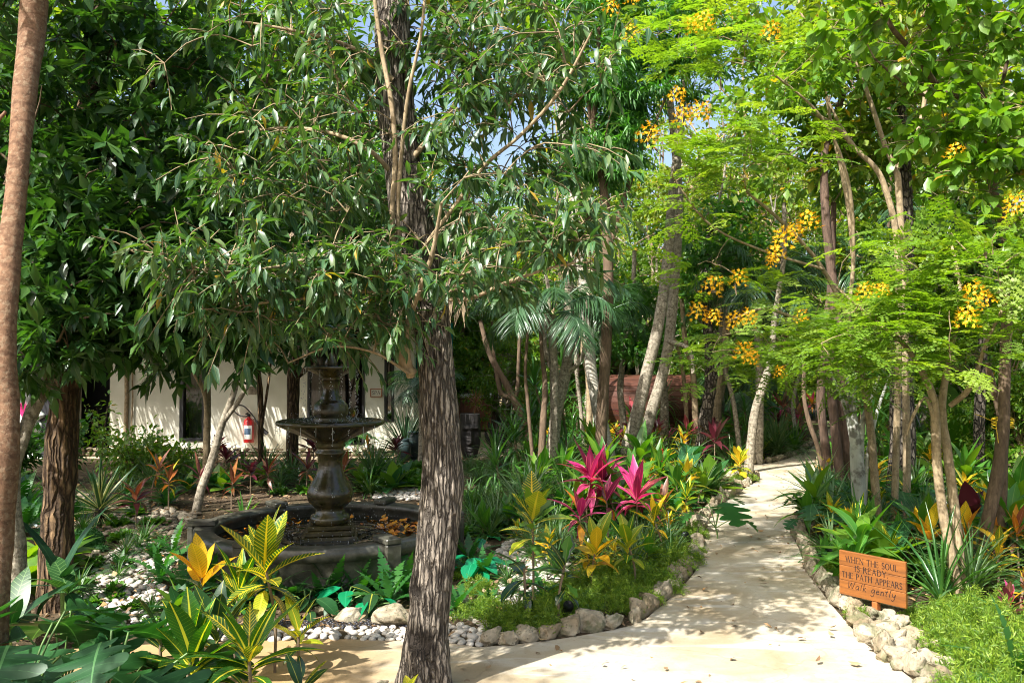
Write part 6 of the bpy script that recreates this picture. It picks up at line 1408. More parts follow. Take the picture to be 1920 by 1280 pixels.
clump(360, 890, 'strap leaved clump under the curtained window', ['drac', 'grassy'], 34, .5, el0=86, el1=30, wid=.7)
clump(545, 900, 'dracaena clump by the dark trunk left of the fountain column', ['drac', 'grassy'], 40, .45, wid=.8)
clump(610, 935, 'bright green low clump just left of the fountain column', ['drac'], 30, .3, wid=1.0)
clump(455, 990, 'glossy green low clump against the basin rim at left', ['ti'], 26, .3, wid=1.1)
clump(760, 860, 'dark narrow leaved potted palm clump by the teal curtain', ['darkstrap', 'palm'], 120, .9, el0=88, el1=10, wid=.35)
plant('elephant_ear', 0, 668, 860, 'dark round leaved plant behind the fountain bowl', 'foliage plant', [dict(h=.05, n=7, L=.3, mats=['elephant'], shape='ear', pet=.4, el0=80, el1=30)], stem='stem_green')
def bush(px, py, label, mat, w=.5, h=.7, nl=500, size=.07, t='dia', auto=False, group=None, name='leafy_shrub', cat='shrub', world=None, seed=None):
    rs = np.random.default_rng(seed or int(px * 3 + py)); b = G(px, py) if world is None else np.array(world, float); root = empty(name, b); tag(root, label, cat, group, auto)
    wood = MB(); fol = MB(); ns = max(5, nl // 60)
    for i in range(ns):
        a = rs.uniform(0, 6.28); e = np.array([math.cos(a) * w * rs.uniform(.2, .9), math.sin(a) * w * rs.uniform(.2, .9), h * rs.uniform(.6, 1.0)]); p = smooth_path([(0, 0, 0), e * [.35, .35, .55], e], 6); tube(wood, p, np.linspace(.008, .002, 6), 4, cap=False)
        n = nl // ns; t_ = rs.uniform(.25, 1.05, n); base = np.array([np.interp(np.clip(t_, 0, 1), np.linspace(0, 1, 6), p[:, k]) for k in range(3)]).T
        rad = rs.normal(size=(n, 3)); pos = base + unit(rad) * rs.uniform(.02, .13 + w * .12, n)[:, None]; pos[:, 2] = np.maximum(pos[:, 2], .02)
        scatter_leaves(fol, TPL[t] if t in TPL else LT[t], pos, unit(rad) + [0, 0, -.1], np.array([0, 0, 1.0]) + rs.normal(0, .45, (n, 3)), size * rs.uniform(.6, 1.3, n), rnd=rs.random(n))
    wood.build('branches', M['twig_dark'], root); fol.build('foliage', M[mat], root); return root
bush(250, 905, 'leafy green shrub between the yucca and the dark doorway', 'forest', .7, .7, 1100, .09, 'dia')
bush(330, 900, 'low leafy shrub with pale glossy leaves under the curtained window', 'broad', .5, .5, 500, .1)
bush(190, 880, 'tall thin leafed shrub in front of the dark doorway', 'forest', .4, 1.2, 220, .09)
bush(120, 905, 'dark shrub at the foot of the painted mural', 'forest_dark', .5, .8, 700, .1)
bush(30, 900, 'dark leafy shrub at the mural left edge', 'forest_dark', .6, .8, 700, .12)
# ferns and hostas before the basin
def fern(px, py, label, n=14, L=.4, mats=('fern',), el0=80, el1=5, auto=False, group=None, shape='fern'):
    return plant('fern', 0, px, py, label, 'fern', [dict(h=.02, n=n, L=L, mats=list(mats), shape=shape, el0=el0, el1=el1)], auto=auto, group=group, stem='stem_green')
for i, (px, py, L, lab) in enumerate([(325, 1045, .34, 'fern touching the left end of the fountain basin'), (300, 1090, .36, 'dark fern left of the yellow topped croton'), (345, 1120, .3, 'fern behind the yellow topped croton by the basin'), (430, 1130, .3, 'fern before the basin between two crotons'), (600, 1135, .3, 'fern before the basin left of the emerald leaves'), (730, 1140, .36, 'fern just left of the central trunk at the basin'), (760, 1120, .34, 'fern pressed between the basin leg and the trunk'), (700, 1120, .3, 'small fern under the right basin leg'), (880, 1060, .3, 'fern right of the central trunk behind the emerald leaves'), (905, 1090, .28, 'low fern under the emerald leaves'), (855, 1150, .25, 'small fern at the right foot of the central trunk')]):
    fern(px, py, lab, 16, L)
for i, (px, py, L, lab) in enumerate([(500, 1135, .32, 'fern before the basin just right of the veined croton'), (545, 1138, .3, 'fern before the basin between croton and emerald leaves'), (625, 1128, .34, 'tall fern against the front of the basin wall'), (670, 1125, .34, 'fern against the basin wall behind the emerald leaves'), (395, 1110, .34, 'fern pressed against the left front of the basin'), (445, 1150, .26, 'low fern at the black pebble strip on the left')]):
    fern(px, py, lab, 16, L)
def host(px, py, label, mats, n=9, L=.2, pet=.12, shape='hosta', el0=80, el1=10, name='broad_leaf_clump', h=.02):
    return plant(name, 0, px, py, label, 'foliage plant', [dict(h=h, n=n, L=L, mats=list(mats), shape=shape, el0=el0, el1=el1, pet=pet)], stem='stem_green')
host(650, 1140, 'glossy emerald leaf clump before the basin behind the boulders', ['teal', 'croton_dark', 'selloum'], 12, .19, .14)
host(575, 1150, 'dark green broad leaf clump left of the emerald one', ['croton_dark', 'selloum'], 10, .18, .12)
host(700, 1148, 'broad leaf clump right of the emerald one by the basin leg', ['selloum', 'teal', 'croton_dark'], 9, .17, .12)
host(470, 1120, 'dark broad leaves against the basin wall at left', ['croton_dark'], 10, .2, .14)
host(890, 1085, 'upright emerald leaves right of the central trunk', ['teal'], 12, .2, .16)
host(865, 1075, 'lone pair of shiny emerald leaves touching the central trunk', ['teal'], 4, .2, .12)
host(940, 1075, 'small grey green leaves beside the emerald ones', ['elephant'], 6, .13, .1)
host(905, 1035, 'pointed emerald leaf behind the upright ones', ['teal'], 4, .16, .12)
# centre bed
cordy(1100, 1010, 'pink cordyline with an upright magenta leaf, left one of the bright group', ['pink'], .55, 17, .36, wid=1.15)
cordy(1150, 1005, 'dark pink cordyline in the middle of the bright group', ['pink', 'pink', 'maroon'], .52, 18, .36, wid=1.15)
cordy(1195, 1020, 'pink cordyline spreading wide at the right of the bright group', ['pink'], .42, 18, .36, wid=1.15, el1=-5)
cordy(1088, 1050, 'low pink and orange cordyline in front of the bright group', ['pink', 'pink', 'orange'], .36, 13, .30, wid=1.1, el0=75)
cordy(1140, 1040, 'cordyline with one yellow orange leaf in front of the bright group', ['orange', 'maroon', 'maroon', 'pink'], .46, 9, .27, wid=1.2)
crot(1000, 1135, 'tall croton with lobed yellow edged leaves left of the pink group', .62, 20, .26, ['croton_lime', 'croton', 'forest', 'croton_lime'], 'oak', ls=.22, el1=-10)
crot(985, 1178, 'dark leaved croton with drooping leaves above the near kerb', .36, 8, .22, ['croton_dark'], 'crot', ls=.16, el0=30, el1=-30)
crot(1048, 1180, 'green croton with lobed leaves right of the drooping dark one', .4, 12, .2, ['croton_dark', 'ti'], 'oak', ls=.18, el0=75, el1=-30)
crot(1110, 1120, 'lime and yellow croton below the pink cordylines', .34, 17, .25, ['croton_lime', 'croton_yellow', 'croton'], ls=.12, el1=0)
crot(1190, 1110, 'yellow green croton with pale leaves right of the lime one', .34, 15, .24, ['croton_lime', 'croton_lime', 'croton_rib'], ls=.12, el1=0)
crot(1240, 1055, 'croton with golden drooping leaves before the path bend', .34, 15, .22, ['croton_yellow', 'croton_rib', 'croton'], 'crotn', ls=.1, el1=-10)
crot(1288, 1000, 'yellow tipped croton close to the path kerb', .36, 15, .22, ['croton_lime', 'croton_rib'], 'crotn', ls=.1)
crot(1250, 1000, 'small croton with red green leaves in the middle of the bed', .3, 14, .22, ['croton', 'coppery'], 'crotn', ls=.1)
crot(1210, 1075, 'low glossy green croton by the kerb bend', .16, 12, .2, ['croton_rib', 'ti'], ls=.06, el1=0)
sell(1345, 1010, 'palmate leaved plant overhanging the kerb in the middle of the path edge', .1, 6, .26, .28, ['fern'], 'papa', name='palmate_plant')
def ti(px, py, label, mats=('ti',), h=.25, n=14, L=.34, **k): return plant('ti_plant', 0, px, py, label, 'foliage plant', [dict(h=h, n=n, L=L, mats=list(mats), shape='cord', el0=85, el1=-5, ls=.1, wid=1.25, **k)])
ti(990, 910, 'upright green ti plant behind the centre bed', h=.35, L=.4)
ti(905, 1010, 'green ti plant right of the central trunk', h=.12, L=.28)
ti(955, 1000, 'spreading green ti plant next to the one at the trunk', h=.16, L=.3)
ti(1055, 930, 'light green ti plant behind the tall lobed croton', h=.3, L=.36)
ti(1215, 905, 'glossy striped ti plant at the foot of the leaning trunks', ['ti', 'broad'], h=.25, L=.42)
ti(1180, 940, 'broad green ti plant behind the pink group', h=.3, L=.36)
ti(1270, 960, 'bushy bright green ti plant right of the pink group', ['broad', 'ti'], h=.3, L=.32)
ti(1310, 955, 'bright green ti plant beside the path kerb', ['broad'], h=.25, L=.3)
ti(1240, 935, 'green ti plant with a red flower spike', ['broad', 'ti'], h=.32, L=.32)
o = bpy.data.objects['ti_plant.008']; m_ = MB()
for k in range(26):
    a = k * 2.4; scatter_leaves(m_, [dia(.35, .5, .2, .1)], np.array([[0.012 * math.cos(a), .012 * math.sin(a), .42 + k * .006]]), np.array([[math.cos(a), math.sin(a), 1.2]]), np.array([[0, 0, 1.0]]), .035)
m_.build('flower_spike', M['redflower'], o)
plant('elephant_ear', 0, 1300, 905, 'elephant ear plant with one large round leaf in the bed left of the path', 'foliage plant', [dict(h=.05, n=5, L=.40, mats=['elephant'], shape='ear', pet=.42, el0=85, el1=45, wid=1.1)], stem='stem_green')
plant('elephant_ear', 0, 1375, 815, 'big dark elephant ear in the shade behind the bed left of the path', 'foliage plant', [dict(h=.1, n=8, L=.75, mats=['elephant'], shape='ear', pet=.8, el0=80, el1=35, wid=1.1, pr=.012)], stem='stem_green')
cordy(1340, 882, 'large maroon cordyline left of the bent path', ['maroon'], .45, 18, .42, wid=1.1)
crot(1395, 905, 'golden leaved croton at the foot of the speckled leaning trunk', .3, 20, .26, ['croton_yellow', 'croton_lime'], 'oak', ls=.15)
cordy(1250, 850, 'small pink cordyline before the barrel sauna', ['pink', 'maroon'], .3, 9, .25)
cordy(1218, 862, 'pinkish cordyline at the leaning trunks', ['pink', 'orange'], .4, 9, .22)
cordy(1325, 800, 'pink and green cordyline right of the sauna', ['pink', 'ti', 'ti'], .9, 14, .35)
cordy(1350, 800, 'tall red and green cordyline behind the elephant ear', ['pink', 'maroon', 'ti'], 1.1, 14, .42)
cordy(1470, 835, 'pink cordyline glowing beside the far kerb', ['pink', 'coppery'], .75, 16, .42)
cordy(1495, 830, 'rosy cordyline right of the pink one at the far kerb', ['coppery', 'pink'], .5, 16, .42)
cordy(1530, 800, 'orange red cordyline at the far end of the path', ['orange', 'pink'], .6, 14, .4)
clump(1458, 858, 'weeping grey green grass over the far kerb', ['grassy'], 130, .8, el0=88, el1=40, wid=.4)
clump(1425, 858, 'arching yellow green spider plant left of the weeping grass', ['croton_lime', 'grassy'], 60, .6, el0=85, el1=10, wid=.8)
clump(1490, 850, 'light green clump right of the weeping grass', ['cover', 'drac'], 60, .55, el0=85, el1=20, wid=.9)
clump(1370, 880, 'green strap clump before the maroon cordyline', ['drac'], 60, .45, wid=.8)
clump(1330, 930, 'dark strap clump by the kerb under the maroon cordyline', ['drac', 'grassy'], 70, .4, wid=.6)
clump(1250, 870, 'spiky yellow striped clump before the sauna', ['croton_lime', 'drac'], 46, .5, el0=85, el1=0, wid=.6)
clump(1180, 1000, 'green grassy clump filling the bed under the pink group', ['drac', 'grassy'], 90, .45, wid=.5)
clump(1060, 985, 'thin bladed clump left under the pink group', ['grassy', 'drac'], 90, .42, wid=.5)
clump(930, 1000, 'fine drooping clump right of the central trunk', ['grassy'], 90, .4, wid=.5)
clump(895, 960, 'green weeping clump touching the central trunk', ['grassy', 'drac'], 90, .32, wid=.5)
clump(980, 950, 'striped spider plant clump in the centre bed', ['grassy'], 90, .42, wid=.5)
# tall dracaena heads right of the hand sculpture
for (px, py, hs, lab) in [(1000, 905, [(0, .9), (.2, 1.35), (-.25, .6)], 'tall dracaena with drooping ribbon leaves right of the hand sculpture'), (960, 900, [(0, .55), (-.2, .4), (.25, .8)], 'arching ribbon leaved dracaena in front of the hand sculpture'), (1045, 895, [(0, 1.6), (.15, 1.0)], 'high dracaena head rising before the crooked pale tree'), (935, 925, [(0, .35)], 'low ribbon leaved dracaena left of the arching one')]:
    plant('dracaena', 0, px, py, lab, 'dracaena', [dict(dx=x, dy=rp.uniform(-.1, .1), h=h, n=44, L=.46, mats=['drac'], shape='strap', el0=88, el1=-45, ls=.25, wid=1.05, sr=.018) for x, h in hs], parts=False)
# right side beds
sell(1530, 1010, 'palmate leaved plant leaning over the right kerb', .15, 8, .22, .25, ['fern', 'selloum'], 'papa', name='palmate_plant')
sell(1575, 1000, 'second palmate leaved plant behind the right kerb', .12, 8, .22, .22, ['selloum'], 'papa', name='palmate_plant')
sell(1680, 985, 'wide split leaf plant behind the grey palm', .1, 9, .34, .34, ['selloum', 'fern'], 'sell')
ti(1590, 1062, 'yellow green broad leaved plant left before the grey palm', ['croton_rib', 'broad'], h=.3, L=.3)
ti(1640, 1060, 'glossy green plant with a red bud before the grey palm', ['ti', 'croton_rib'], h=.28, L=.3)
ti(1545, 1060, 'low bright green plant behind the kerb left of the sign', ['ti'], h=.06, L=.24)
ti(1575, 1090, 'soft green plant peeking over the sign corner', ['ti', 'drac'], h=.08, L=.24)
crot(1668, 1100, 'yellow and green croton above the wooden sign', .28, 16, .22, ['croton_lime', 'croton_rib', 'croton'], 'crotn')
crot(1610, 1085, 'croton with striped pale leaves behind the sign', .24, 14, .2, ['croton_rib', 'croton_lime'], 'crotn')
crot(1745, 1095, 'croton with orange yellow fan right of the sign', .38, 15, .22, ['croton_yellow', 'orange', 'croton_dark'], 'crot', byage=True)
crot(1815, 1090, 'orange tipped broad croton between the pale stems', .35, 14, .24, ['orange', 'coppery', 'croton_yellow'], 'crot')
cordy(1700, 1075, 'pinkish brown cordyline behind the sign', ['coppery', 'maroon'], .28, 16, .26, 'cordn')
cordy(1760, 1060, 'coppery spiky cordyline behind the orange croton', ['coppery', 'maroon', 'croton_lime'], .25, 18, .27, 'cordn')
cordy(1860, 1080, 'coppery cordyline by the taped tree', ['coppery', 'coppery', 'orange', 'ti'], .22, 14, .2)
cordy(1910, 1090, 'orange leaved cordyline at the right edge', ['orange', 'coppery'], .35, 14, .24)
plant('cordyline', 0, 1822, 1050, 'cordyline with one dark maroon paddle leaf between the stems', 'cordyline', [dict(h=.35, n=5, L=.3, mats=['maroon'], shape='hosta', el0=88, el1=40)])
crot(1890, 1190, 'curly red and yellow croton at the right edge above the fern', .22, 40, .1, ['croton_yellow', 'maroon', 'coppery', 'pink'], 'crot', ls=.2, el1=-30)
crot(1915, 1160, 'dark purple curly croton at the right edge', .24, 34, .1, ['maroon', 'coppery', 'croton_yellow'], 'crot', ls=.2, el1=-30)
plant('iris_clump', 0, 1765, 1140, 'clump of long green sword leaves arching over the wooden sign', 'iris', [dict(h=.03, n=46, L=.62, mats=['drac'], shape='strap', el0=86, el1=18, wid=.42, lean=0)], stem='stem_green')
plant('banana_plant', 0, 1800, 900, 'banana plant with broad upright leaves behind the pale stems', 'banana plant', [dict(h=.3, n=7, L=1.1, mats=['banana'], shape='ban', el0=85, el1=35, sr=.05)], stem='stem_green')
plant('banana_plant', 0, 1900, 905, 'banana plant leaning in from the right edge', 'banana plant', [dict(h=.4, n=8, L=1.1, mats=['banana'], shape='ban', el0=80, el1=15, sr=.05)], stem='stem_green')
plant('bird_of_paradise', 0, 1745, 905, 'bright paddle leaved plant behind the pale double stem', 'foliage plant', [dict(h=.1, n=26, L=.55, mats=['broad', 'ti'], shape='crot', el0=85, el1=10, wid=.8)], parts=True)
plant('bromeliad', 0, 1640, 880, 'red and yellow leaved croton glowing behind the grey palm', 'croton', [dict(h=.4, n=22, L=.3, mats=['croton_yellow', 'maroon', 'croton_lime'], shape='crotn')])
fern(1900, 1300, 'bright fern fronds at the bottom right corner', 12, .5)
fern(1885, 960, 'feathery fern by the taped tree', 14, .5)
fern(1690, 960, 'fern at the foot of the rough grey trunk', 14, .4)
fern(1960, 1000, 'fern half outside the right edge', 14, .6)

# needle-leaved asparagus fern mounds
AS = []
for sd in range(4):
    rs = np.random.default_rng(900 + sd); fol = MB()
    for i in range(110):
        a = rs.uniform(0, 6.28); r = rs.uniform(.15, 1) ** .6; L = rs.uniform(.10, .34); b0 = np.array([math.cos(a) * r * .1, math.sin(a) * r * .1, 0]); e = np.array([math.cos(a) * r * .24, math.sin(a) * r * .24, L * (1.05 - .75 * r)])
        p = smooth_path([b0, (b0 + e) / 2 + [0, 0, .05], e - [0, 0, .02 * r]], 10); n = 46; t = rs.uniform(.2, 1, n); base = np.array([np.interp(t, np.linspace(0, 1, 10), p[:, k]) for k in range(3)]).T
        scatter_leaves(fol, [dia(.09, .5, 0, .1)], base, rs.normal(size=(n, 3)) + unit(e - b0) * .6, rs.normal(size=(n, 3)), rs.uniform(.018, .042, n), rnd=np.clip(rs.normal(rs.random(), .2, n), 0, 1))
    AS.append(fol.mesh('sprigs', M['asparagus']))
for i, (px, py, s) in enumerate([(955, 1185, .9), (1000, 1180, 1), (1045, 1165, .9), (920, 1150, .7), (1085, 1150, .9), (1100, 1110, .9), (1140, 1135, 1), (1170, 1150, .7), (1190, 1110, 1), (1225, 1100, 1), (1250, 1075, 1), (1275, 1060, .9), (1230, 1050, .9), (1290, 1040, .8), (1150, 1085, .9), (1300, 1010, .7), (1205, 1135, .7), (885, 1160, .7), (895, 1115, .7), (880, 1085, .7), (1060, 1120, .8), (1020, 1150, .6), (1256, 1112, .6), (1395, 905, .9), (1360, 925, .7), (1590, 1075, .8), (1565, 1075, .7), (1560, 1100, .5), (1610, 1160, .5),
                                 (1770, 1200, 1.0), (1810, 1190, 1.1), (1850, 1210, 1.2), (1900, 1200, 1.1), (1790, 1240, 1.0), (1840, 1255, 1.2), (1890, 1250, 1.2), (1930, 1230, 1.1), (1820, 1290, 1.0), (1880, 1300, 1.2), (1760, 1170, .8), (1930, 1290, 1.2), (1720, 1170, .6), (1800, 1150, .8), (1850, 1160, .9), (1790, 1320, .8), (1850, 1350, 1.1)]):
    e = empty('asparagus_fern', G(px, py), rp.uniform(0, 6)); tag(e, 'bright asparagus fern mound', 'fern', 'asparagus fern mounds', True); s *= .95
    mkobj('sprigs', AS[i % 4], e, Matrix.Diagonal((s, s, s * rp.uniform(.8, 1.1), 1))); stuff(e.children[0])

# -- shared prototypes for filling: each copy is its own thing, parts share meshes
def proto_rosette(key, heads, seed):
    rs = np.random.default_rng(seed); out = {}; 
    for h in heads:
        h = {**dict(dx=0, dy=0, h=.1, n=12, L=.3, shape='cord', mats=['ti'], el0=80, el1=5, wid=1, ls=0, sr=.008), **h}; top = np.array([h['dx'], h['dy'], h['h']])
        if h['h'] > .06: tube(out.setdefault(('stem', 'stem_brown'), MB()), smooth_path([(h['dx'] * .4, h['dy'] * .4, -.03), (h['dx'] * .8, h['dy'] * .8, h['h'] * .5), top], 6), h['sr'], 6)
        az, el, t = rosette_dirs(h['n'], h['el0'], h['el1'], rs)
        d = np.stack([np.cos(az) * np.cos(el), np.sin(az) * np.cos(el), np.sin(el)], -1); N_ = np.stack([-np.cos(az) * np.sin(el), -np.sin(az) * np.sin(el), np.cos(el)], -1) + rs.normal(0, .15, (h['n'], 3))
        L = h['L'] * rs.uniform(.75, 1.15, h['n']); mi = rs.integers(0, len(h['mats']), h['n']); o = top - np.array([0, 0, 1.0]) * (h['ls'] * t)[:, None]
        for j, mt in enumerate(h['mats']):
            k = mi == j; scatter_leaves(out.setdefault(('foliage', mt), MB()), TPL[h['shape']], o[k], d[k], N_[k], L[k], L[k] * h['wid'])
    return [(nm, m_.mesh(nm, M[mt])) for (nm, mt), m_ in out.items()]
def stamp(pro, name, loc, rz, s, label, cat, group, auto=True):
    e = empty(name, loc, rz); tag(e, label, cat, group, auto)
    for nm, me in pro: mkobj(nm, me, e, Matrix.Diagonal((s, s, s, 1)))
    return e
PRO = {
 'strap leaved clump': ('strap_leaf_clump', 'grass clump', [proto_rosette('a', [dict(h=.03, n=60, L=.5, mats=['drac', 'grassy'], shape='strap', el0=86, el1=15, wid=.7)], s) for s in (1, 2)]),
 'weeping grass clump': ('strap_leaf_clump', 'grass clump', [proto_rosette('a', [dict(h=.03, n=90, L=.6, mats=['grassy'], shape='strap', el0=88, el1=35, wid=.4)], s) for s in (3, 4)]),
 'green leafy ti plant': ('ti_plant', 'foliage plant', [proto_rosette('a', [dict(h=.35, n=16, L=.4, mats=['ti', 'broad'], ls=.1, wid=1.2), dict(dx=.15, dy=.1, h=.2, n=12, L=.35, mats=['ti'], wid=1.2)], s) for s in (5, 6)]),
 'maroon leaved cordyline': ('cordyline', 'cordyline', [proto_rosette('a', [dict(h=.45, n=18, L=.38, mats=['maroon', 'maroon', 'coppery'], ls=.1)], s) for s in (7, 8)]),
 'pink leaved cordyline': ('cordyline', 'cordyline', [proto_rosette('a', [dict(h=.5, n=15, L=.36, mats=['pink', 'coppery', 'ti'], ls=.1, wid=1.1)], s) for s in (9,)]),
 'yellow green croton': ('croton', 'croton', [proto_rosette('a', [dict(h=.35, n=22, L=.24, mats=['croton_lime', 'croton', 'croton_yellow'], shape='crotn', ls=.2)], s) for s in (10, 11)]),
 'spreading green fern': ('fern', 'fern', [proto_rosette('a', [dict(h=.03, n=18, L=.5, mats=['fern'], shape='fern', el0=80, el1=5)], s) for s in (12, 13)]),
 'tall ribbon leaved dracaena': ('dracaena', 'dracaena', [proto_rosette('a', [dict(h=1.0, n=40, L=.5, mats=['drac'], shape='strap', el0=88, el1=-40, ls=.2, sr=.02), dict(dx=.2, dy=.1, h=.6, n=36, L=.45, mats=['drac'], shape='strap', el0=88, el1=-40, ls=.2, sr=.018)], s) for s in (14, 15)]),
 'broad leaved green plant': ('broad_leaf_clump', 'foliage plant', [proto_rosette('a', [dict(h=.08, n=16, L=.42, mats=['broad', 'selloum'], shape='broad', el0=85, el1=10)], s) for s in (16, 17)]),
 'bright low ground plant': ('ground_plant', 'ground plant', [proto_rosette('a', [dict(dx=.1 * math.cos(k), dy=.1 * math.sin(k * 1.7), h=.03, n=16, L=.14, mats=['cover'], shape='hosta', el0=80, el1=5) for k in range(6)], s) for s in (18, 19)]),
}
placed = []
def fill(zone, n, kinds, smin=.8, smax=1.2, gap=.28):
    P_ = [tuple(G(*q)[:2]) for q in zone]; xs_ = [q[0] for q in P_]; ys_ = [q[1] for q in P_]; k = 0; t = 0
    while k < n and t < n * 40:
        t += 1; p = (rp.uniform(min(xs_), max(xs_)), rp.uniform(min(ys_), max(ys_)))
        if not inside(p, P_) or inside(p, PATHP): continue
        if min(math.hypot(p[0] - q[0], p[1] - q[1]) for q in list(kl) + list(kr) + list(kl2)) < (.22 if p[1] < 11 else .55): continue
        if (p[0] - FC[0]) ** 2 + (p[1] - FC[1]) ** 2 < 1.5 ** 2: continue
        if any((p[0] - q[0]) ** 2 + (p[1] - q[1]) ** 2 < gap ** 2 for q in placed): continue
        placed.append(p); kd = rp.choice(kinds); nm, cat, meshes = PRO[kd]
        stamp(rp.choice(meshes), nm, (p[0], p[1], 0), rp.uniform(0, 6.28), rp.uniform(smin, smax), kd, cat, kd + 's in the garden beds'); k += 1
S, W_, TI, MA, PK, CR, FE, DR, BR, CO = list(PRO)
fill([(868, 1000), (960, 1010), (975, 880), (868, 880)], 26, [S, CO, S, W_], .4, .7, .14)
fill([(960, 1010), (1240, 1010), (1330, 960), (1380, 900), (1300, 870), (1010, 870)], 56, [S, W_, TI, FE, CO, S, TI, BR, CR], .8, 1.25, .2)
fill([(1080, 1112), (1285, 1050), (1322, 975), (1100, 985), (960, 1010), (960, 1040)], 46, [S, W_, CO, CR, S, FE], .4, .72, .12)
fill([(860, 1060), (900, 1070), (930, 990), (880, 980)], 5, [S, CO], .6, .8, .15)
fill([(250, 930), (760, 930), (750, 885), (300, 880)], 42, [S, W_, CO, MA, CO, FE, S, BR], .55, .95, .3)
fill([(690, 925), (800, 925), (800, 880), (700, 880)], 16, [CO], .9, 1.3, .16)
fill([(920, 876), (1000, 880), (1010, 866), (920, 866)], 6, [CO, S], .5, .8, .2)
fill([(1150, 880), (1400, 880), (1400, 800), (1150, 815)], 60, [S, TI, MA, DR, CR, PK, W_, BR, FE], .8, 1.25, .42)
fill([(1420, 860), (1500, 840), (1540, 800), (1400, 795)], 34, [S, TI, MA, CR, W_, BR, CO, FE], .8, 1.2, .38)
fill([(990, 880), (1150, 880), (1150, 815), (1010, 820)], 30, [S, DR, BR, FE, TI, CR], .8, 1.2, .42)
fill([(1540, 1100), (1660, 1130), (1880, 1130), (1980, 1060), (1980, 940), (1500, 930), (1500, 985)], 62, [S, TI, FE, CR, CR, TI, W_, BR, S, CO], .75, 1.15, .25)
fill([(1540, 930), (1990, 940), (2100, 830), (1580, 820)], 90, [S, TI, DR, BR, W_, FE, TI, CR, S, DR, CR], .85, 1.3, .45)
fill([(1590, 820), (2100, 830), (2100, 770), (1600, 775)], 60, [S, TI, DR, BR, W_, FE, CR], 1.2, 1.8, .9)
fill([(-60, 1120), (110, 1130), (120, 1060), (-60, 1060)], 8, [FE, BR], .7, .9, .3)
fill([(-200, 1010), (40, 1010), (60, 905), (-200, 905)], 14, [FE, BR, S], .8, 1.1, .4)

fill([(130, 1175), (330, 1195), (345, 1140), (300, 1095), (335, 1050), (300, 1015), (240, 1022), (170, 1060), (140, 1100)], 22, [CO, FE, CO, S], .3, .55, .18)
fill([(900, 1180), (985, 1165), (1060, 1080), (1075, 1030), (960, 1005), (930, 1080)], 9, [CO, FE, S], .3, .5, .2)
fill([(60, 1000), (240, 1020), (372, 965), (240, 925), (50, 935)], 24, [CO, S, FE, MA], .45, .8, .25)
fill([(330, 1160), (700, 1160), (760, 1120), (340, 1120)], 14, [CO, FE, BR], .4, .6, .16)
fill([(1940, 1290), (2700, 1290), (2600, 940), (1980, 940)], 46, [S, TI, FE, CR, W_, BR, CO], .7, 1.1, .35)
# -- palms
def palm_frond(seed, npair=48, ll=.30):
    rs = np.random.default_rng(seed); m_ = MB(); t = np.linspace(0, 1, 14); ang = .2 + 1.15 * t
    y = np.cumsum(np.cos(ang)) / 14; z = np.cumsum(np.sin(.95 - 1.9 * t)) / 14 * .9; pth = np.stack([0 * t, y * 1.1, z], -1)
    tube(m_, pth, np.linspace(.012, .003, 14), 5, cap=False)
    k = np.repeat(np.linspace(.14, .99, npair), 2); s = np.tile([-1, 1], npair); base = np.array([np.interp(k, t, pth[:, c]) for c in range(3)]).T
    d = np.stack([s * .8, np.full(len(k), .55) + k * .5, -.25 - .35 * rs.random(len(k))], -1) + rs.normal(0, .08, (len(k), 3)); L = ll * (.5 + .8 * np.sin(np.pi * np.clip(k, 0, 1) ** .8)) * rs.uniform(.85, 1.1, len(k))
    scatter_leaves(m_, [leafT(3, strap(.04), fold=.3, bend=b) for b in (.5, .9)], base, d, np.stack([-s * .2, 0 * s, np.ones(len(s))], -1), L, L * .5); return m_.mesh('frond', M['palm'])
FR_ = [palm_frond(s) for s in (1, 2, 3)]
def palm(px, py, d, label, n=12, L=1.5, el=(75, 10), trunkpx=16, world=None):
    c = P(px, py, d); b = np.array([c[0], d, 0]); e = empty('feather_palm', b); tag(e, label, 'palm')
    m_ = MB(); tube(m_, smooth_path([(0, 0, -.02), (.03, 0, c[2] * .5), (0, 0, c[2])], 8), trunkpx * d / F / 2, 9, .1, 10); m_.build('trunk', M['bark_pale'], e); a0 = rp.uniform(0, 6)
    for i in range(n):
        t = i / n; az = a0 + i * 2.4; elv = math.radians(el[0] + (el[1] - el[0]) * t); s = L * rp.uniform(.85, 1.1)
        mkobj('frond', FR_[i % 3], e, Matrix.Translation((0, 0, c[2])) @ Matrix.Rotation(az, 4, 'Z') @ Matrix.Rotation(elv - .75, 4, 'X') @ Matrix.Diagonal((s, s, s, 1)))
    return e
palm(1035, 590, 10.8, 'feathery palm arching just right of the central trunk', 14, 1.2)
palm(1130, 590, 13.5, 'feathery palm drooping across the brown trunk', 11, 1.2)
palm(1420, 560, 13.5, 'feathery palm behind the flowering branches at centre right', 13, 1.5)
palm(1560, 520, 14.5, 'feathery palm between the dark reddish trunks', 13, 1.5)
palm(1740, 430, 13.0, 'feathery palm behind the pale forked tree', 13, 1.5)
palm(1640, 640, 15, 'low feathery palm behind the grey palm', 13, 1.5)
palm(1880, 520, 12, 'feathery palm at the right edge behind the taped tree', 13, 1.5)
palm(1385, 740, 17, 'small feathery palm right of the sauna', 12, 1.2)
palm(790, 730, 13.2, 'small potted fan palm before the teal curtain', 12, .8)

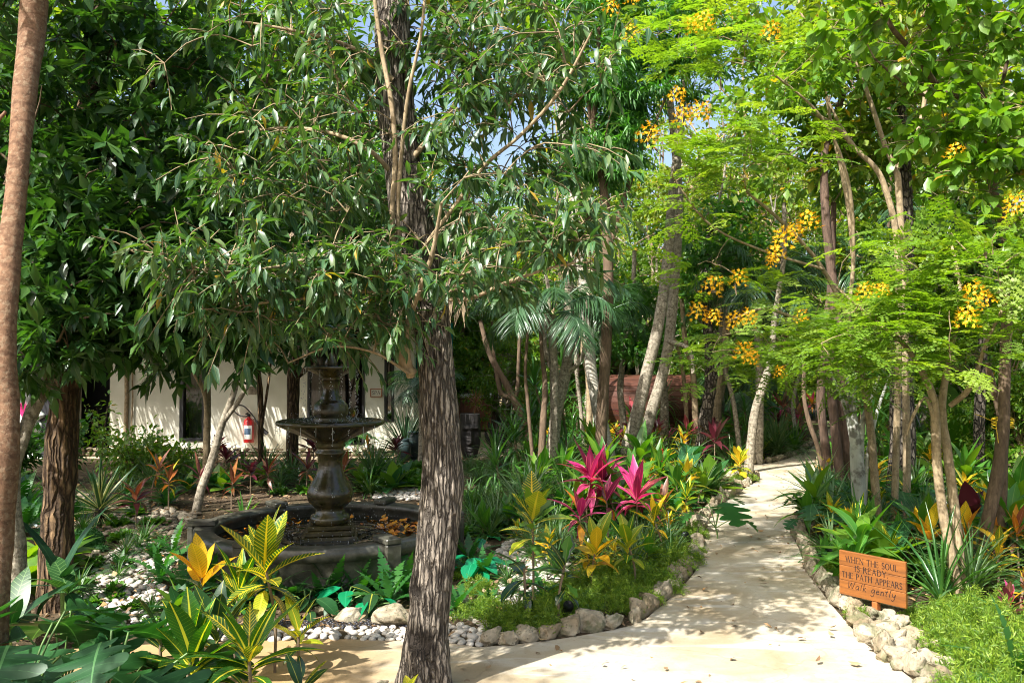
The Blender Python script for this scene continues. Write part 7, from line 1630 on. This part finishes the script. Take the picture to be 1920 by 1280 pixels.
# ---------------------------------------------------------------- background trees (copies share meshes)
def bgproto(seed, mat, nl, size, bark, h=7.5, cw=2.2, t='dia', low=False):
    rs = np.random.default_rng(seed); wood = MB(); cr = MB(); top = np.array([rs.normal(0, .5), rs.normal(0, .5), h * .8])
    tr_ = smooth_path([(0, 0, -.1), (rs.normal(0, .25), rs.normal(0, .25), h * .3), top * .75 + [rs.normal(0, .3), 0, 0], top], 16); tube(wood, tr_, np.linspace(.13, .03, 16), 9, .1, 6)
    C_, od = [], []; nodes = tr_[4:] if low else tr_[7:]
    for i in range(int(nl / 60)):
        a = nodes[rs.integers(len(nodes))]; u = rs.normal(size=3) * [1, 1, .55]; u = unit(u); c = a + u * cw * rs.uniform(.25, 1.0) * (1 - .3 * (a[2] / h)) + [0, 0, rs.uniform(0, .8)]
        c[2] = max(c[2], .35)
        if rs.random() < .8: tube(wood, smooth_path([a, (a + c) / 2 + rs.normal(0, .12, 3) + [0, 0, .15], c, c + (c - a) * .35 + rs.normal(0, .2, 3)], 7), [.03, .024, .019, .015, .011, .007, .003], 5, cap=False)
        C_.append(c); od.append(unit(c - a))
    leaf_cloud(cr, np.array(C_), np.array(od), rs, LT[t], shoots=6, per=10, sl=.6, size=size, droop=.25, spread=1.1)
    return wood.mesh('trunk', M[bark]), cr.mesh('crown', M[mat])
BG = [('tall green leafed background tree', bgproto(1, 'forest', 5600, .17, 'bark_pale', 9, 2.4)), ('yellowish green background tree', bgproto(2, 'forest_yellow', 5000, .16, 'bark_tan', 8.5, 2.3)),
      ('dark crowned background tree', bgproto(3, 'forest_dark', 6000, .18, 'bark_rough', 9, 2.3)), ('feathery background tree', bgproto(4, 'feather', 10000, .2, 'bark_brown', 9, 2.1, 'thin')),
      ('low branching background tree', bgproto(5, 'forest', 6000, .15, 'bark_pale', 5.0, 1.7, low=True)), ('bushy dark undergrowth tree', bgproto(6, 'forest_dark', 9000, .17, 'bark_brown', 3.6, 1.5, low=True)),
      ('bushy bright undergrowth tree', bgproto(7, 'forest', 9000, .15, 'bark_tan', 3.2, 1.5, low=True))]
def bgt(k, x, y, s, rz=None):
    lab, (w, c) = BG[k]; e = empty('background_tree', (x, y, 0), rp.uniform(0, 6.28) if rz is None else rz); tag(e, lab, 'tree', lab + 's behind the garden', True); s2 = s * rp.uniform(.9, 1.1)
    mkobj('trunk', w, e, Matrix.Diagonal((s, s, s2, 1))); o = mkobj('crown', c, e, Matrix.Diagonal((s, s, s2, 1))); stuff(o); return e
# undergrowth wall
for i in range(34):
    px = -100 + i * 64 + rp.uniform(-20, 20); d = rp.uniform(20, 24) if not (1480 < px < 1620) else rp.uniform(24, 27)
    p = P(px, 700, d); bgt(rp.choice([5, 6, 4, 6]), p[0], d, rp.uniform(.75, 1.05))
for i in range(22):
    px = 820 + i * 57 + rp.uniform(-15, 15); d = rp.uniform(16.5, 19.5)
    if 1000 < px < 1330 or px < 940: d += 3.5
    if 1430 < px < 1640: d += 8
    p = P(px, 700, d); bgt(rp.choice([4, 6, 6, 4]), p[0], d, rp.uniform(.5, .8))
for i in range(22):
    px = -150 + i * 102 + rp.uniform(-25, 25); d = rp.uniform(21, 30); p = P(px, 700, d); bgt(rp.choice([0, 1, 1, 3, 0, 1]), p[0], d, rp.uniform(.75, 1.15))
for i in range(14):
    px = -200 + i * 165 + rp.uniform(-25, 25); d = rp.uniform(32, 38); p = P(px, 700, d); bgt(rp.choice([0, 1, 0, 3]), p[0], d, rp.uniform(.9, 1.2))
for (k, px, d, s) in [(1, 1320, 15.5, .8), (1, 1640, 14, .8), (0, 1780, 13.5, .8), (1, 1900, 12.5, .8), (0, 1740, 17, .9), (2, 760, 19, .9), (0, 600, 19.5, .9), (3, 450, 20, 1), (1, 1400, 18.5, .9), (4, 1700, 12.5, .7), (4, 1820, 11.8, .7), (6, 1900, 11, .45)]:
    p = P(px, 700, d); bgt(k, p[0], d, s)
# thin bare stems of young trees between the garden and the wood
TH = []
for sd in range(6):
    rs = np.random.default_rng(60 + sd); wood = MB(); cr = MB(); h = 7.5; pts = [np.array([0, 0, -.05])]
    for k in range(1, 8): pts.append(np.array([pts[-1][0] + rs.normal(0, .13), pts[-1][1] + rs.normal(0, .1), h * k / 7]))
    pth = smooth_path(pts, 30); tube(wood, pth, np.linspace(.05, .012, 30), 7, .12, 9); C_, od = [], []
    for k in range(9):
        i = rs.integers(8, 29); a = pth[i]; az = rs.uniform(0, 6.28); L = rs.uniform(.6, 1.6); e = a + np.array([math.cos(az) * .6, math.sin(az) * .6, .75]) * L
        q = smooth_path([a, (a + e) / 2 + rs.normal(0, .1, 3), e, e + rs.normal(0, .25, 3) + [0, 0, .3]], 10); tube(wood, q, np.linspace(.022, .005, 10), 5, cap=False); C_ += [q[6], q[9]]; od += [unit(e - a)] * 2
    leaf_cloud(cr, np.array(C_), np.array(od), rs, LT['dia'], shoots=4, per=7, sl=.45, size=.11, droop=.3); TH.append((wood.mesh('trunk', M[['bark_tan', 'bark_pale', 'bark_brown', 'bark_white', 'bark_tan', 'bark_pale'][sd]]), cr.mesh('crown', M[['forest_yellow', 'forest'][sd % 2]])))
for i in range(40):
    px = rp.uniform(870, 1960); d = rp.uniform(12.5, 20)
    if (1470 < px < 1600 and d < 15) or 840 < px < 1010 or (1120 < px < 1310 and d < 17.8): continue
    p = P(px, 700, d)
    if inside(p, PATHP): continue
    w, c = rp.choice(TH); e = empty('young_tree', (p[0], d, 0), rp.uniform(0, 6.28)); e.rotation_euler.x = rp.gauss(0, .06); e.rotation_euler.y = rp.gauss(0, .07); tag(e, 'thin stemmed young tree', 'tree', 'thin stemmed young trees', True)
    s = rp.uniform(.75, 1.15); mkobj('trunk', w, e, Matrix.Diagonal((s, s, s, 1))); stuff(mkobj('crown', c, e, Matrix.Diagonal((s, s, s, 1))))
# trees standing outside the view to the left and behind, whose crowns shade the garden
for (k, x, y, s) in [(2, -7.4, 2.6, .85), (2, -7.5, 6.5, .9), (0, -9, 9.5, .95), (2, -8.0, .0, .9), (1, -2.6, -2.2, .7), (1, -3.1, .4, .72), (0, 5.2, 2.0, .7), (1, 6.5, 5.0, .8), (1, 8, 9, .9), (0, -11, 14, 1), (2, -12, 18, 1)]:
    bgt(k, x, y, s)
# ---------------------------------------------------------------- labels that say which one
MARKS = [('the fountain', FC), ('the wooden sign', G(1640, 1152)), ('the central trunk', G(805, 1290)), ('the spa wall', (wx(450), YW, 0)), ('the barrel sauna', (P(1210, 700, 17.4)[0], 17.4, 0)), ('the stone head', G(881, 857)),
         ('the twin leaning trunks', G(1180, 880)), ('the grey palm', G(1612, 1004)), ('the pink cordylines', G(1140, 1020)), ('the variegated yucca', G(185, 990)), ('the brown hot tub', P(862, 700, 20.5) * [1, 1, 0]),
         ('the speckled leaning trunk', G(1403, 885)), ('the taped tree', G(1850, 1040)), ('the elephant ear', G(1300, 905)), ('the rough grey trunk', G(1690, 945)), ('the far path end', G(1556, 800)), ('the banana plants', G(1850, 900)), ('the painted mural', (wx(70), YW, 0)), ('the curly croton', G(1890, 1190))]
groups = {}
bpy.context.view_layer.update()
for o in REG:
    p = np.array(o.location); best = min(MARKS, key=lambda m: abs(p[0] - m[1][0]) * 1.6 + abs(p[1] - m[1][1])); q = np.array(best[1]); dx, dy = p[0] - q[0], p[1] - q[1]
    side = ('right of' if dx > 0 else 'left of') if abs(dx) > abs(dy) * .7 else ('behind' if dy > 0 else 'in front of')
    groups.setdefault((o['label'], best[0], side), []).append(o)
ORD = ['first', 'second', 'third', 'fourth', 'fifth', 'sixth', 'seventh', 'eighth', 'ninth', 'tenth', 'eleventh', 'twelfth', 'thirteenth', 'fourteenth', 'fifteenth', 'sixteenth', 'seventeenth', 'eighteenth', 'nineteenth', 'twentieth']
for (base, lm, side), os_ in groups.items():
    if len(os_) == 1: os_[0]['label'] = f'{base} {side} {lm}'; continue
    os_.sort(key=lambda o: o.location.y); n = len(os_); rows_ = math.ceil(n / 6); per_ = math.ceil(n / rows_)
    for r_i in range(rows_):
        row = sorted(os_[r_i * per_:(r_i + 1) * per_], key=lambda o: o.location.x / o.location.y if o.location.y > .5 else o.location.x)
        rname = '' if rows_ == 1 else (['nearest row', 'second row', 'third row', 'fourth row', 'fifth row', 'sixth row', 'seventh row', 'eighth row'][r_i])
        for i, o in enumerate(row):
            w = ORD[i] + ' from left' if len(row) > 1 else ''
            o['label'] = ' '.join(f"{base} {side} {lm}, {rname} {w}".split()).rstrip(', ')
